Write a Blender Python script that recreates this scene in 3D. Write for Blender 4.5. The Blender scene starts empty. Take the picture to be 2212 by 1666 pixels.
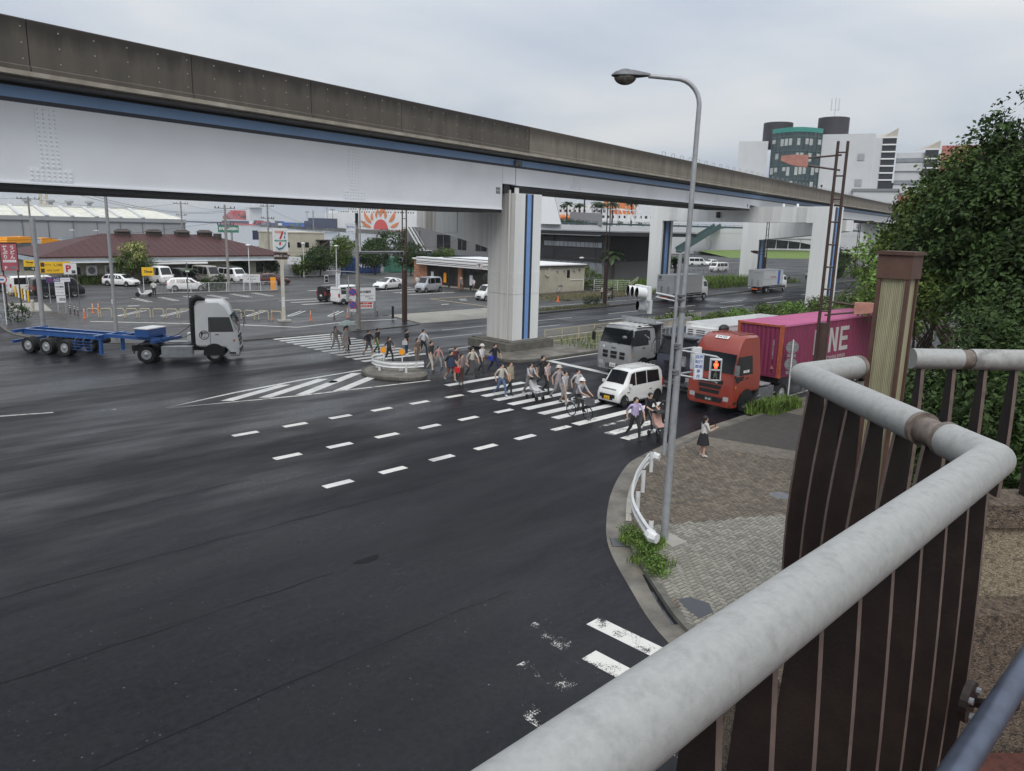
import bpy, bmesh, math, random
from mathutils import Vector, Matrix
R = math.radians
S = bpy.context.scene
COL = S.collection
random.seed(7)

# ------------------------------------------------------------ camera
EYE = Vector((0.0, 0.0, 8.3))
YAW, PITCH, ROLL = R(44.8), R(11.8), R(1.45)
h = Vector((math.sin(YAW), math.cos(YAW), 0)); r0 = Vector((math.cos(YAW), -math.sin(YAW), 0))
fwd = h*math.cos(PITCH) + Vector((0, 0, -math.sin(PITCH))); u0 = h*math.sin(PITCH) + Vector((0, 0, math.cos(PITCH)))
rt = r0*math.cos(ROLL) + u0*math.sin(ROLL); up = u0*math.cos(ROLL) - r0*math.sin(ROLL)
cd = bpy.data.cameras.new('camera'); cam = bpy.data.objects.new('camera', cd); COL.objects.link(cam)
M = Matrix.Identity(4)
for i in range(3):
    M[i][0], M[i][1], M[i][2], M[i][3] = rt[i], up[i], -fwd[i], EYE[i]
cam.matrix_world = M
cd.sensor_width = 36; cd.lens = 36*1650/2212; cd.clip_start = 0.05; cd.clip_end = 20000
S.camera = cam
S.view_settings.view_transform = 'Standard'; S.view_settings.look = 'None'
S.view_settings.exposure = 0.24; S.view_settings.gamma = 1.0; S.view_settings.use_curve_mapping = False

# ------------------------------------------------------------ world: overcast sky
SUN_EL, SUN_AZ = R(50), R(222)          # azimuth measured from +x towards +y
W = bpy.data.worlds.new('World'); S.world = W; W.use_nodes = True
nt = W.node_tree; nt.nodes.clear()
def wn(t, **k):
    n = nt.nodes.new(t)
    for a, b in k.items(): setattr(n, a, b)
    return n
out = wn('ShaderNodeOutputWorld'); bg = wn('ShaderNodeBackground'); bg.inputs['Strength'].default_value = 0.1
sky = wn('ShaderNodeTexSky', sky_type='NISHITA', sun_disc=False, sun_elevation=SUN_EL, sun_rotation=R(90)-SUN_AZ)
sky.air_density = 1.0; sky.dust_density = 3.0
tc = wn('ShaderNodeTexCoord'); sep = wn('ShaderNodeSeparateXYZ'); nt.links.new(tc.outputs['Generated'], sep.inputs[0])
mx = wn('ShaderNodeMath', operation='MAXIMUM'); mx.inputs[1].default_value = 0.0; nt.links.new(sep.outputs['Z'], mx.inputs[0])
ad = wn('ShaderNodeMath', operation='ADD'); ad.inputs[1].default_value = 0.16; nt.links.new(mx.outputs[0], ad.inputs[0])
dv = wn('ShaderNodeVectorMath', operation='DIVIDE'); cmb = wn('ShaderNodeCombineXYZ')
for k in range(3): nt.links.new(ad.outputs[0], cmb.inputs[k])
nt.links.new(tc.outputs['Generated'], dv.inputs[0]); nt.links.new(cmb.outputs[0], dv.inputs[1])
noi = wn('ShaderNodeTexNoise'); noi.inputs['Scale'].default_value = 0.75; noi.inputs['Detail'].default_value = 5; noi.inputs['Roughness'].default_value = 0.5
noi.inputs['Distortion'].default_value = 0.3
nt.links.new(dv.outputs[0], noi.inputs['Vector'])
rmp = wn('ShaderNodeValToRGB'); nt.links.new(noi.outputs['Fac'], rmp.inputs[0])
e = rmp.color_ramp.elements
e[0].position = 0.30; e[0].color = (4.0, 4.55, 5.5, 1)
e[1].position = 0.62; e[1].color = (6.6, 6.75, 6.85, 1)
m = e.new(0.46); m.color = (5.25, 5.65, 6.2, 1)
mix = wn('ShaderNodeMix', data_type='RGBA'); mix.inputs['Factor'].default_value = 0.9
gr_ = wn('ShaderNodeMath', operation='MULTIPLY_ADD'); gr_.inputs[1].default_value = 0.95; gr_.inputs[2].default_value = 0.84; nt.links.new(mx.outputs[0], gr_.inputs[0])   # overcast: brighter towards the zenith
gm = wn('ShaderNodeVectorMath', operation='SCALE'); nt.links.new(rmp.outputs[0], gm.inputs[0]); nt.links.new(gr_.outputs[0], gm.inputs['Scale'])
nt.links.new(sky.outputs[0], mix.inputs['A']); nt.links.new(gm.outputs[0], mix.inputs['B'])
nt.links.new(mix.outputs['Result'], bg.inputs['Color']); nt.links.new(bg.outputs[0], out.inputs[0])
sl = bpy.data.lights.new('sun', 'SUN'); sl.energy = 1.5; sl.angle = R(28); sl.color = (1.0, 0.97, 0.93)
so = bpy.data.objects.new('sun', sl); COL.objects.link(so)
sd = Vector((math.cos(SUN_EL)*math.cos(SUN_AZ), math.cos(SUN_EL)*math.sin(SUN_AZ), math.sin(SUN_EL)))
so.rotation_euler = sd.to_track_quat('Z', 'Y').to_euler(); so.location = (0, 0, 60)

# ------------------------------------------------------------ materials
MATS = {}
def mat(name, col, rough=0.6, metal=0.0, var=0.12, scale=3.0, bump=0.0, bscale=None, spec=0.5, tint=None, tfac=0.0,
        stretch=None, coat=0.0, island=0.0, rvar=0.0, emit=None, trans=0.0, detail=4.0):
    """colour varied by noise; optional second tint in blotches, vertical streaks (stretch), fine bump, roughness variation"""
    if name in MATS: return MATS[name]
    m = bpy.data.materials.new(name); m.use_nodes = True; t = m.node_tree; N = t.nodes; L = t.links
    b = N['Principled BSDF']
    b.inputs['Metallic'].default_value = metal; b.inputs['Roughness'].default_value = rough
    b.inputs['Specular IOR Level'].default_value = spec
    if coat: b.inputs['Coat Weight'].default_value = coat; b.inputs['Coat Roughness'].default_value = 0.08
    if trans: b.inputs['Transmission Weight'].default_value = trans
    if emit: b.inputs['Emission Color'].default_value = (*emit[:3], 1); b.inputs['Emission Strength'].default_value = emit[3]
    tcn = N.new('ShaderNodeTexCoord'); mp = N.new('ShaderNodeMapping'); L.new(tcn.outputs['Object'], mp.inputs['Vector'])
    if stretch: mp.inputs['Scale'].default_value = stretch
    no = N.new('ShaderNodeTexNoise'); no.inputs['Scale'].default_value = scale; no.inputs['Detail'].default_value = detail
    no.inputs['Roughness'].default_value = 0.6; L.new(mp.outputs[0], no.inputs['Vector'])
    mr = N.new('ShaderNodeMapRange'); mr.inputs['From Min'].default_value = 0.3; mr.inputs['From Max'].default_value = 0.7
    mr.inputs['To Min'].default_value = 1-var; mr.inputs['To Max'].default_value = 1+var; L.new(no.outputs['Fac'], mr.inputs[0])
    mul = N.new('ShaderNodeMix'); mul.data_type = 'RGBA'; mul.blend_type = 'MULTIPLY'; mul.inputs['Factor'].default_value = 1
    mul.inputs['A'].default_value = (*col, 1); L.new(mr.outputs[0], mul.inputs['B'])
    last = mul.outputs['Result']
    if tint:
        n2 = N.new('ShaderNodeTexNoise'); n2.inputs['Scale'].default_value = scale*0.45; n2.inputs['Detail'].default_value = 6
        n2.inputs['Roughness'].default_value = 0.65; L.new(mp.outputs[0], n2.inputs['Vector'])
        cr = N.new('ShaderNodeMapRange'); cr.inputs['From Min'].default_value = 0.5; cr.inputs['From Max'].default_value = 0.66
        cr.inputs['To Max'].default_value = tfac; L.new(n2.outputs['Fac'], cr.inputs[0])
        m2 = N.new('ShaderNodeMix'); m2.data_type = 'RGBA'; L.new(cr.outputs[0], m2.inputs['Factor'])
        L.new(last, m2.inputs['A']); m2.inputs['B'].default_value = (*tint, 1); last = m2.outputs['Result']
    if island:
        ge = N.new('ShaderNodeNewGeometry'); m3 = N.new('ShaderNodeMapRange')
        m3.inputs['To Min'].default_value = 1-island; m3.inputs['To Max'].default_value = 1+island; L.new(ge.outputs['Random Per Island'], m3.inputs[0])
        m4 = N.new('ShaderNodeMix'); m4.data_type = 'RGBA'; m4.blend_type = 'MULTIPLY'; m4.inputs['Factor'].default_value = 1
        L.new(last, m4.inputs['A']); L.new(m3.outputs[0], m4.inputs['B']); last = m4.outputs['Result']
    L.new(last, b.inputs['Base Color'])
    if rvar:
        r2 = N.new('ShaderNodeTexNoise'); r2.inputs['Scale'].default_value = scale*0.6; r2.inputs['Detail'].default_value = 5; L.new(mp.outputs[0], r2.inputs['Vector'])
        rr = N.new('ShaderNodeMapRange'); rr.inputs['From Min'].default_value = 0.35; rr.inputs['From Max'].default_value = 0.65
        rr.inputs['To Min'].default_value = max(rough-rvar, 0.03); rr.inputs['To Max'].default_value = rough+rvar; L.new(r2.outputs['Fac'], rr.inputs[0]); L.new(rr.outputs[0], b.inputs['Roughness'])
    if bump:
        nb = N.new('ShaderNodeTexNoise'); nb.inputs['Scale'].default_value = bscale or scale*12; nb.inputs['Detail'].default_value = 3; L.new(tcn.outputs['Object'], nb.inputs['Vector'])
        bu = N.new('ShaderNodeBump'); bu.inputs['Strength'].default_value = bump; bu.inputs['Distance'].default_value = 0.02
        L.new(nb.outputs['Fac'], bu.inputs['Height']); L.new(bu.outputs[0], b.inputs['Normal'])
    MATS[name] = m
    return m

# wet asphalt: fine stones, damp patches, tyre streaks along the lanes
def asphalt(name, base, wet, streak=(0.14, 0.7, 1), r_lo=0.22, r_hi=0.6):
    m = bpy.data.materials.new(name); m.use_nodes = True; t = m.node_tree; N = t.nodes; L = t.links; b = N['Principled BSDF']
    tcn = N.new('ShaderNodeTexCoord')
    def noise(sc, det, mapping=None, rough=0.6):
        n = N.new('ShaderNodeTexNoise'); n.inputs['Scale'].default_value = sc; n.inputs['Detail'].default_value = det; n.inputs['Roughness'].default_value = rough
        if mapping:
            mp = N.new('ShaderNodeMapping'); mp.inputs['Scale'].default_value = mapping; L.new(tcn.outputs['Object'], mp.inputs[0]); L.new(mp.outputs[0], n.inputs['Vector'])
        else: L.new(tcn.outputs['Object'], n.inputs['Vector'])
        return n
    def rng(src, a, c, lo, hi):
        q = N.new('ShaderNodeMapRange'); q.inputs['From Min'].default_value = a; q.inputs['From Max'].default_value = c
        q.inputs['To Min'].default_value = lo; q.inputs['To Max'].default_value = hi; L.new(src, q.inputs[0]); return q.outputs[0]
    mid = noise(7.0, 4, None, 0.75); big = noise(0.16, 5); st = noise(1.0, 4, streak); grain = noise(60, 2); agg = noise(26, 1)
    f1a = rng(big.outputs['Fac'], 0.38, 0.62, 0.8, 1.25); f1b = rng(mid.outputs['Fac'], 0.32, 0.68, 0.35, 1.8); f1n = N.new('ShaderNodeMath'); f1n.operation = 'MULTIPLY'; L.new(f1a, f1n.inputs[0]); L.new(f1b, f1n.inputs[1]); f1 = f1n.outputs[0]; f2 = rng(st.outputs['Fac'], 0.35, 0.65, 0.85, 1.18)
    f3 = rng(grain.outputs['Fac'], 0.3, 0.7, 0.55, 1.45)
    vo = N.new('ShaderNodeTexVoronoi'); vo.inputs['Scale'].default_value = 5.5; L.new(tcn.outputs['Object'], vo.inputs['Vector'])   # scattered pale stones in the surface
    dot = rng(vo.outputs['Distance'], 0.05, 0.13, 1.0, 0.0); sx_ = N.new('ShaderNodeSeparateColor'); L.new(vo.outputs['Color'], sx_.inputs[0]); pick = rng(sx_.outputs[0], 0.5, 0.98, 0.0, 16.0)
    f4n = N.new('ShaderNodeMath'); f4n.operation = 'MULTIPLY'; L.new(dot, f4n.inputs[0]); L.new(pick, f4n.inputs[1]); f4 = f4n.outputs[0]
    mu = N.new('ShaderNodeMath'); mu.operation = 'MULTIPLY'; L.new(f1, mu.inputs[0]); L.new(f2, mu.inputs[1])
    mu2 = N.new('ShaderNodeMath'); mu2.operation = 'MULTIPLY'; L.new(mu.outputs[0], mu2.inputs[0]); L.new(f3, mu2.inputs[1])
    mu3 = N.new('ShaderNodeMath'); mu3.operation = 'ADD'; L.new(mu2.outputs[0], mu3.inputs[0]); L.new(f4, mu3.inputs[1])
    c = N.new('ShaderNodeMix'); c.data_type = 'RGBA'; c.blend_type = 'MULTIPLY'; c.inputs['Factor'].default_value = 1; c.inputs['A'].default_value = (*base, 1)
    L.new(mu3.outputs[0], c.inputs['B']); L.new(c.outputs['Result'], b.inputs['Base Color'])
    d1 = rng(noise(0.22, 6, (0.35, 1.0, 1)).outputs['Fac'], 0.36, 0.62, 0, 1); d2 = rng(st.outputs['Fac'], 0.4, 0.65, -0.25, 0.25)
    da = N.new('ShaderNodeMath'); da.operation = 'ADD'; da.use_clamp = True; L.new(d1, da.inputs[0]); L.new(d2, da.inputs[1])
    ro = rng(da.outputs[0], 0, 1, r_lo, r_hi); L.new(ro, b.inputs['Roughness'])
    b.inputs['Specular IOR Level'].default_value = wet
    bu = N.new('ShaderNodeBump'); bu.inputs['Strength'].default_value = 0.35; bu.inputs['Distance'].default_value = 0.01
    L.new(grain.outputs['Fac'], bu.inputs['Height']); L.new(bu.outputs[0], b.inputs['Normal'])
    MATS[name] = m; return m

asphalt('road', (0.0075, 0.0075, 0.0102), 0.26, r_lo=0.26, r_hi=0.62)
asphalt('lot', (0.046, 0.047, 0.048), 0.4, (0.4, 0.4, 1), 0.45, 0.8)
mat('land', (0.10, 0.10, 0.095), 0.9, var=0.3, scale=0.08)
mat('paint', (0.62, 0.62, 0.60), 0.55, var=0.16, scale=1.3, tint=(0.10, 0.10, 0.105), tfac=0.25, detail=8)
def worn(name, thr):
    """road paint with real holes where it has worn off"""
    m = bpy.data.materials.new(name); m.use_nodes = True; t = m.node_tree; N = t.nodes; L = t.links; b = N['Principled BSDF']
    b.inputs['Base Color'].default_value = (0.66, 0.65, 0.61, 1); b.inputs['Roughness'].default_value = 0.6
    tcn = N.new('ShaderNodeTexCoord'); a = N.new('ShaderNodeTexNoise'); a.inputs['Scale'].default_value = 34; a.inputs['Detail'].default_value = 4; a.inputs['Roughness'].default_value = 0.75
    c = N.new('ShaderNodeTexNoise'); c.inputs['Scale'].default_value = 2.2; c.inputs['Detail'].default_value = 3
    for n in (a, c): L.new(tcn.outputs['Object'], n.inputs['Vector'])
    s = N.new('ShaderNodeMath'); s.operation = 'ADD'; L.new(a.outputs['Fac'], s.inputs[0]); L.new(c.outputs['Fac'], s.inputs[1])
    g = N.new('ShaderNodeMath'); g.operation = 'GREATER_THAN'; g.inputs[1].default_value = thr; L.new(s.outputs[0], g.inputs[0]); L.new(g.outputs[0], b.inputs['Alpha'])
    MATS[name] = m; return m
worn('paint_worn', 0.88); worn('paint_gone', 1.15); worn('paint_light', 0.80)
mat('tar', (0.0042, 0.0042, 0.005), 0.62, var=0.3, scale=2, spec=0.24)
mat('paint_yellow', (0.55, 0.42, 0.22), 0.6, var=0.15)
mat('concrete', (0.33, 0.32, 0.29), 0.85, var=0.2, scale=1.2, bump=0.3, tint=(0.16, 0.15, 0.12), tfac=0.5)
mat('gutter', (0.16, 0.145, 0.12), 0.55, var=0.3, scale=1.5, bump=0.25, tint=(0.06, 0.055, 0.05), tfac=0.7, rvar=0.2)
mat('kerb_dark', (0.11, 0.105, 0.09), 0.8, var=0.3, scale=2, bump=0.3)
mat('kerb_light', (0.38, 0.36, 0.31), 0.8, var=0.2, scale=2, bump=0.2)
mat('apron', (0.30, 0.285, 0.25), 0.8, var=0.15, scale=0.7, tint=(0.2, 0.19, 0.17), tfac=0.4)
mat('parapet', (0.165, 0.15, 0.125), 0.85, var=0.28, scale=1.0, bump=0.25, bscale=14, tint=(0.045, 0.042, 0.04), tfac=0.75, stretch=(1.1, 1.1, 0.14))
mat('parapet_r', (0.27, 0.245, 0.205), 0.85, var=0.2, scale=1.0, bump=0.25, bscale=14, tint=(0.07, 0.062, 0.05), tfac=0.85, stretch=(1.1, 1.1, 0.14))
mat('parapet_wet', (0.05, 0.045, 0.04), 0.75, var=0.35, scale=1.0, bump=0.25, bscale=14, tint=(0.11, 0.10, 0.085), tfac=0.7, stretch=(1.3, 1.3, 0.2))
mat('slab_edge', (0.30, 0.27, 0.22), 0.85, var=0.2, scale=1.5, tint=(0.45, 0.43, 0.38), tfac=0.5)
mat('soffit', (0.17, 0.16, 0.15), 0.9, var=0.15)
mat('steel_white', (0.78, 0.80, 0.83), 0.42, var=0.035, scale=0.35, tint=(0.62, 0.63, 0.64), tfac=0.4)
mat('steel_blue', (0.22, 0.36, 0.60), 0.42, var=0.08, scale=0.5)
mat('steel_navy', (0.022, 0.026, 0.045), 0.45, var=0.1)
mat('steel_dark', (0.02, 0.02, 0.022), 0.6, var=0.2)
mat('pier_white', (0.74, 0.75, 0.74), 0.5, var=0.06, scale=0.8, tint=(0.45, 0.43, 0.38), tfac=0.35, stretch=(1.5, 1.5, 0.1))
mat('pier_stain', (0.58, 0.575, 0.55), 0.6, var=0.1, scale=1.3, tint=(0.24, 0.20, 0.145), tfac=0.75, stretch=(2.2, 2.2, 0.06))
mat('pier_blue', (0.16, 0.30, 0.58), 0.45, var=0.06)
mat('galv', (0.36, 0.37, 0.385), 0.5, 0.35, var=0.14, scale=4, tint=(0.24, 0.24, 0.25), tfac=0.5)
mat('galv_dark', (0.16, 0.165, 0.175), 0.55, 0.3, var=0.2, scale=5)
mat('pole_grey', (0.27, 0.275, 0.28), 0.7, var=0.12, scale=2)
mat('pole_concrete', (0.25, 0.24, 0.225), 0.85, var=0.15, scale=2)
mat('pole_brown', (0.055, 0.03, 0.024), 0.55, var=0.25, scale=4)
mat('brown_bar', (0.019, 0.0125, 0.0105), 0.5, var=0.3, scale=14, bump=0.06, bscale=120, tint=(0.036, 0.022, 0.016), tfac=0.5)
mat('bar_edge_lit', (0.13, 0.095, 0.08), 0.6, var=0.25, scale=20)
mat('rust', (0.088, 0.046, 0.033), 0.7, var=0.3, scale=9, bump=0.12, bscale=160, tint=(0.07, 0.032, 0.024), tfac=0.8)
mat('rust_pink', (0.42, 0.20, 0.16), 0.7, var=0.15, scale=5, tint=(0.3, 0.12, 0.08), tfac=0.4)
mat('rail_pipe', (0.35, 0.355, 0.345), 0.55, 0.15, var=0.08, scale=70, bump=0.08, bscale=420, tint=(0.24, 0.235, 0.225), tfac=0.45)
mat('rail_dirty', (0.32, 0.32, 0.31), 0.65, 0.15, var=0.2, scale=22, tint=(0.10, 0.09, 0.08), tfac=0.8)
mat('rail_collar', (0.16, 0.13, 0.11), 0.6, 0.2, var=0.4, scale=30)
mat('steel_rail', (0.10, 0.12, 0.17), 0.38, 0.6, var=0.2, scale=20)
mat('agg_concrete', (0.15, 0.115, 0.085), 0.95, var=0.55, scale=60, bump=1.0, bscale=110, tint=(0.035, 0.028, 0.025), tfac=0.85, detail=3)
mat('agg_pale', (0.30, 0.25, 0.175), 0.95, var=0.35, scale=70, bump=0.8, bscale=140, tint=(0.09, 0.07, 0.05), tfac=0.8, detail=3)
mat('deck_red', (0.10, 0.035, 0.025), 0.85, var=0.4, scale=30, bump=0.4)
mat('lantern_glass', (0.36, 0.34, 0.22), 0.45, var=0.2, scale=6, tint=(0.24, 0.22, 0.13), tfac=0.7, stretch=(20, 20, 1))
mat('glass_dark', (0.012, 0.014, 0.016), 0.08, var=0.1, spec=0.6)
mat('glass_green', (0.03, 0.055, 0.06), 0.10, var=0.25, scale=0.2, spec=0.7)
mat('glass_store', (0.035, 0.033, 0.03), 0.12, var=0.5, scale=0.6, spec=0.5)
mat('rubber', (0.012, 0.012, 0.012), 0.8, var=0.2, scale=8)
mat('rim_silver', (0.42, 0.43, 0.44), 0.4, 0.6, var=0.15, scale=10)
mat('rim_dark', (0.05, 0.05, 0.055), 0.4, 0.4, var=0.2)
mat('black_plastic', (0.012, 0.012, 0.013), 0.5, var=0.2)
mat('chrome', (0.55, 0.56, 0.58), 0.18, 0.9, var=0.1)
mat('lens', (0.55, 0.57, 0.58), 0.12, 0.3, var=0.15, scale=12)
mat('lamp_red', (0.35, 0.02, 0.02), 0.25, var=0.1)
mat('lamp_amber', (0.55, 0.20, 0.03), 0.3, var=0.1)
mat('white', (0.76, 0.76, 0.75), 0.45, var=0.05)
mat('white_metal', (0.66, 0.67, 0.67), 0.45, var=0.1, scale=3, tint=(0.35, 0.30, 0.25), tfac=0.25)
mat('black', (0.012, 0.012, 0.013), 0.5, var=0.1)
mat('plate_white', (0.72, 0.72, 0.70), 0.5, var=0.03); mat('plate_yellow', (0.72, 0.42, 0.02), 0.5, var=0.03); mat('plate_green', (0.018, 0.035, 0.03), 0.5, var=0.03)
mat('letter_green', (0.03, 0.12, 0.06), 0.6, var=0.02)
mat('sign_blue', (0.03, 0.10, 0.38), 0.45, var=0.05); mat('sign_white', (0.68, 0.69, 0.70), 0.45, var=0.05); mat('sign_red', (0.50, 0.03, 0.03), 0.45, var=0.05)
mat('sign_yellow', (0.78, 0.47, 0.02), 0.45, var=0.05); mat('sign_pink', (0.42, 0.10, 0.13), 0.5, var=0.12, scale=1); mat('sign_purple', (0.07, 0.05, 0.16), 0.45, var=0.1)
mat('sign_grey', (0.20, 0.20, 0.21), 0.6, var=0.1); mat('orange', (0.80, 0.16, 0.04), 0.5, var=0.08); mat('orange_sign', (0.85, 0.33, 0.01), 0.5, var=0.05)
mat('cream', (0.55, 0.52, 0.44), 0.6, var=0.1); mat('hoop', (0.48, 0.42, 0.28), 0.5, var=0.12)
mat('soil', (0.06, 0.05, 0.035), 0.95, var=0.4, scale=4, bump=0.5)
mat('bark', (0.055, 0.042, 0.033), 0.9, var=0.3, scale=8, bump=0.5)
def leafmat(name, col, isl=0.55):
    m = mat(name, col, 0.62, var=0.5, scale=0.9, island=isl, spec=0.18)
    b = m.node_tree.nodes['Principled BSDF']
    b.inputs['Subsurface Weight'].default_value = 0.0
    return m
leafmat('leaf_dark', (0.034, 0.060, 0.015)); leafmat('leaf_mid', (0.078, 0.115, 0.026)); leafmat('leaf_bright', (0.11, 0.19, 0.04)); leafmat('leaf_yellow', (0.30, 0.32, 0.11)); leafmat('grass', (0.11, 0.17, 0.035)); leafmat('grass_dry', (0.20, 0.19, 0.08)); leafmat('palm', (0.045, 0.07, 0.03))

# ------------------------------------------------------------ mesh helpers
class MB:
    def __init__(s): s.v = []; s.f = []; s.mi = []; s.cur = 0
    def m(s, i): s.cur = i; return s
    def add(s, vs, fs):
        o = len(s.v); s.v += [tuple(p) for p in vs]
        for f in fs: s.f.append(tuple(o+i for i in f)); s.mi.append(s.cur)
        return s
    def box(s, x0, x1, y0, y1, z0, z1):
        return s.add([(x0,y0,z0),(x1,y0,z0),(x1,y1,z0),(x0,y1,z0),(x0,y0,z1),(x1,y0,z1),(x1,y1,z1),(x0,y1,z1)],
                     [(0,3,2,1),(4,5,6,7),(0,1,5,4),(1,2,6,5),(2,3,7,6),(3,0,4,7)])
    def cbox(s, c, sx, sy, sz, bev=0.0):
        """box with chamfered vertical and top edges"""
        x, y, z = c; a, b, d = sx/2, sy/2, sz/2
        if not bev: return s.box(x-a, x+a, y-b, y+b, z-d, z+d)
        return s.prism([(x-a+bev,y-b),(x+a-bev,y-b),(x+a,y-b+bev),(x+a,y+b-bev),(x+a-bev,y+b),(x-a+bev,y+b),(x-a,y+b-bev),(x-a,y-b+bev)], z-d, z+d)
    def quad(s, a, b, c, d): return s.add([a, b, c, d], [(0, 1, 2, 3)])
    def poly(s, pts): return s.add(pts, [tuple(range(len(pts)))])
    def prism(s, pts, z0, z1, top=True, bot=True):
        n = len(pts); vs = [(p[0], p[1], z0) for p in pts] + [(p[0], p[1], z1) for p in pts]
        fs = [(i, (i+1) % n, n+(i+1) % n, n+i) for i in range(n)]
        if top: fs.append(tuple(range(n, 2*n)))
        if bot: fs.append(tuple(range(n-1, -1, -1)))
        return s.add(vs, fs)
    def extr(s, prof, axis, a0, a1):
        """closed 2-D profile extruded along axis: 'x' profile=(y,z), 'y' profile=(x,z)"""
        n = len(prof)
        g = (lambda p, a: (a, p[0], p[1])) if axis == 'x' else (lambda p, a: (p[0], a, p[1]))
        vs = [g(p, a0) for p in prof] + [g(p, a1) for p in prof]
        return s.add(vs, [(i, (i+1) % n, n+(i+1) % n, n+i) for i in range(n)] + [tuple(range(n-1, -1, -1)), tuple(range(n, 2*n))])
    def cyl(s, p, q, ra, rb=None, n=12, cap=True):
        p, q = Vector(p), Vector(q); rb = ra if rb is None else rb; d = (q-p).normalized()
        a = d.orthogonal().normalized(); b = d.cross(a)
        vs = []
        for k, (c, r) in enumerate(((p, ra), (q, rb))):
            for i in range(n):
                t = 2*math.pi*i/n; vs.append(c+a*(r*math.cos(t))+b*(r*math.sin(t)))
        fs = [(i, (i+1) % n, n+(i+1) % n, n+i) for i in range(n)]
        if cap: fs += [tuple(range(n-1, -1, -1)), tuple(range(n, 2*n))]
        return s.add(vs, fs)
    def bar(s, p, q, w, t, upv=(0, 0, 1)):
        """rectangular bar from p to q, w across, t along up"""
        p, q = Vector(p), Vector(q); d = (q-p).normalized(); a = d.cross(Vector(upv))
        if a.length < 1e-4: a = d.orthogonal()
        a.normalize(); b = a.cross(d).normalized(); vs = []
        for c in (p, q):
            for i, j in ((-1,-1),(1,-1),(1,1),(-1,1)): vs.append(c+a*(i*w/2)+b*(j*t/2))
        return s.add(vs, [(0,1,2,3),(7,6,5,4),(0,4,5,1),(1,5,6,2),(2,6,7,3),(3,7,4,0)])
    def tube(s, pts, r, n=10, cap=True):
        pts = [Vector(p) for p in pts]; rs = r if isinstance(r, (list, tuple)) else [r]*len(pts); k = len(pts); vs = []
        ref = None
        for i, p in enumerate(pts):
            d = ((pts[i+1]-p).normalized() if i < k-1 else Vector()) + ((p-pts[i-1]).normalized() if i else Vector())
            d.normalize()
            if ref is None: ref = d.orthogonal().normalized()
            a = (ref - d*ref.dot(d)); a = a.normalized() if a.length > 1e-6 else d.orthogonal().normalized(); ref = a; b = d.cross(a)
            sc = 1.0
            if 0 < i < k-1:
                ca = (pts[i+1]-p).normalized().dot((p-pts[i-1]).normalized()); sc = 1/max(math.sqrt((1+ca)/2), 0.5)
            nrm = None
            if sc > 1.001:
                nrm = ((pts[i+1]-p).normalized()-(p-pts[i-1]).normalized()).normalized()
            for j in range(n):
                t = 2*math.pi*j/n; o = a*(rs[i]*math.cos(t))+b*(rs[i]*math.sin(t))
                if nrm is not None: o = o + nrm*(o.dot(nrm))*(sc-1)
                vs.append(p+o)
        fs = []
        for i in range(k-1):
            for j in range(n): fs.append((i*n+j, i*n+(j+1) % n, (i+1)*n+(j+1) % n, (i+1)*n+j))
        if cap: fs += [tuple(range(n-1, -1, -1)), tuple(range((k-1)*n, k*n))]
        return s.add(vs, fs)
    def lathe(s, prof, c=(0,0,0), ax='z', n=16, ring=False):
        vs = []; k = len(prof); c = Vector(c)
        for r, z in prof:
            for j in range(n):
                t = 2*math.pi*j/n; x, y = r*math.cos(t), r*math.sin(t)
                vs.append(c+Vector({'z': (x, y, z), 'y': (x, z, y), 'x': (z, x, y)}[ax]))
        fs = []
        for i in range(k-1):
            for j in range(n): fs.append((i*n+j, i*n+(j+1) % n, (i+1)*n+(j+1) % n, (i+1)*n+j))
        if ring:
            for j in range(n): fs.append(((k-1)*n+j, (k-1)*n+(j+1) % n, (j+1) % n, j))
            return s.add(vs, fs)
        if prof[0][0] > 1e-4: fs.append(tuple(range(n-1, -1, -1)))
        if prof[-1][0] > 1e-4: fs.append(tuple(range((k-1)*n, k*n)))
        return s.add(vs, fs)
    def ell(s, c, rx, ry, rz, n=12, k=8):
        vs = []; fs = []
        for i in range(k+1):
            p = math.pi*i/k
            for j in range(n):
                t = 2*math.pi*j/n; vs.append((c[0]+rx*math.sin(p)*math.cos(t), c[1]+ry*math.sin(p)*math.sin(t), c[2]+rz*math.cos(p)))
        for i in range(k):
            for j in range(n): fs.append((i*n+j, (i+1)*n+j, (i+1)*n+(j+1) % n, i*n+(j+1) % n))
        return s.add(vs, fs)
    def mesh(s, name, mats, smooth=False, fix=True):
        me = bpy.data.meshes.new(name); me.from_pydata(s.v, [], s.f)
        for q in (mats if isinstance(mats, (list, tuple)) else [mats]): me.materials.append(MATS[q] if isinstance(q, str) else q)
        if any(s.mi): me.polygons.foreach_set('material_index', s.mi)
        if fix and len(s.f) < 40000:
            b = bmesh.new(); b.from_mesh(me); bmesh.ops.recalc_face_normals(b, faces=b.faces)
            if smooth:
                for f in b.faces: f.smooth = True
                for ed in b.edges:
                    if len(ed.link_faces) == 2 and ed.calc_face_angle(0) > R(38): ed.smooth = False
            b.to_mesh(me); b.free()
        return me
def inv_basis(p):
    return p.matrix_basis.inverted()
def link(name, data, parent=None, world=False, loc=None, rot=None):
    o = bpy.data.objects.new(name, data); COL.objects.link(o)
    if loc is not None: o.location = loc
    if rot is not None: o.rotation_euler = rot
    if parent is not None:
        o.parent = parent
        if world:
            q = parent; inv = q.matrix_basis.inverted()
            while q.parent is not None:
                inv = inv @ q.matrix_parent_inverse.inverted() @ q.parent.matrix_basis.inverted(); q = q.parent
            o.matrix_parent_inverse = inv
    return o
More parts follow.
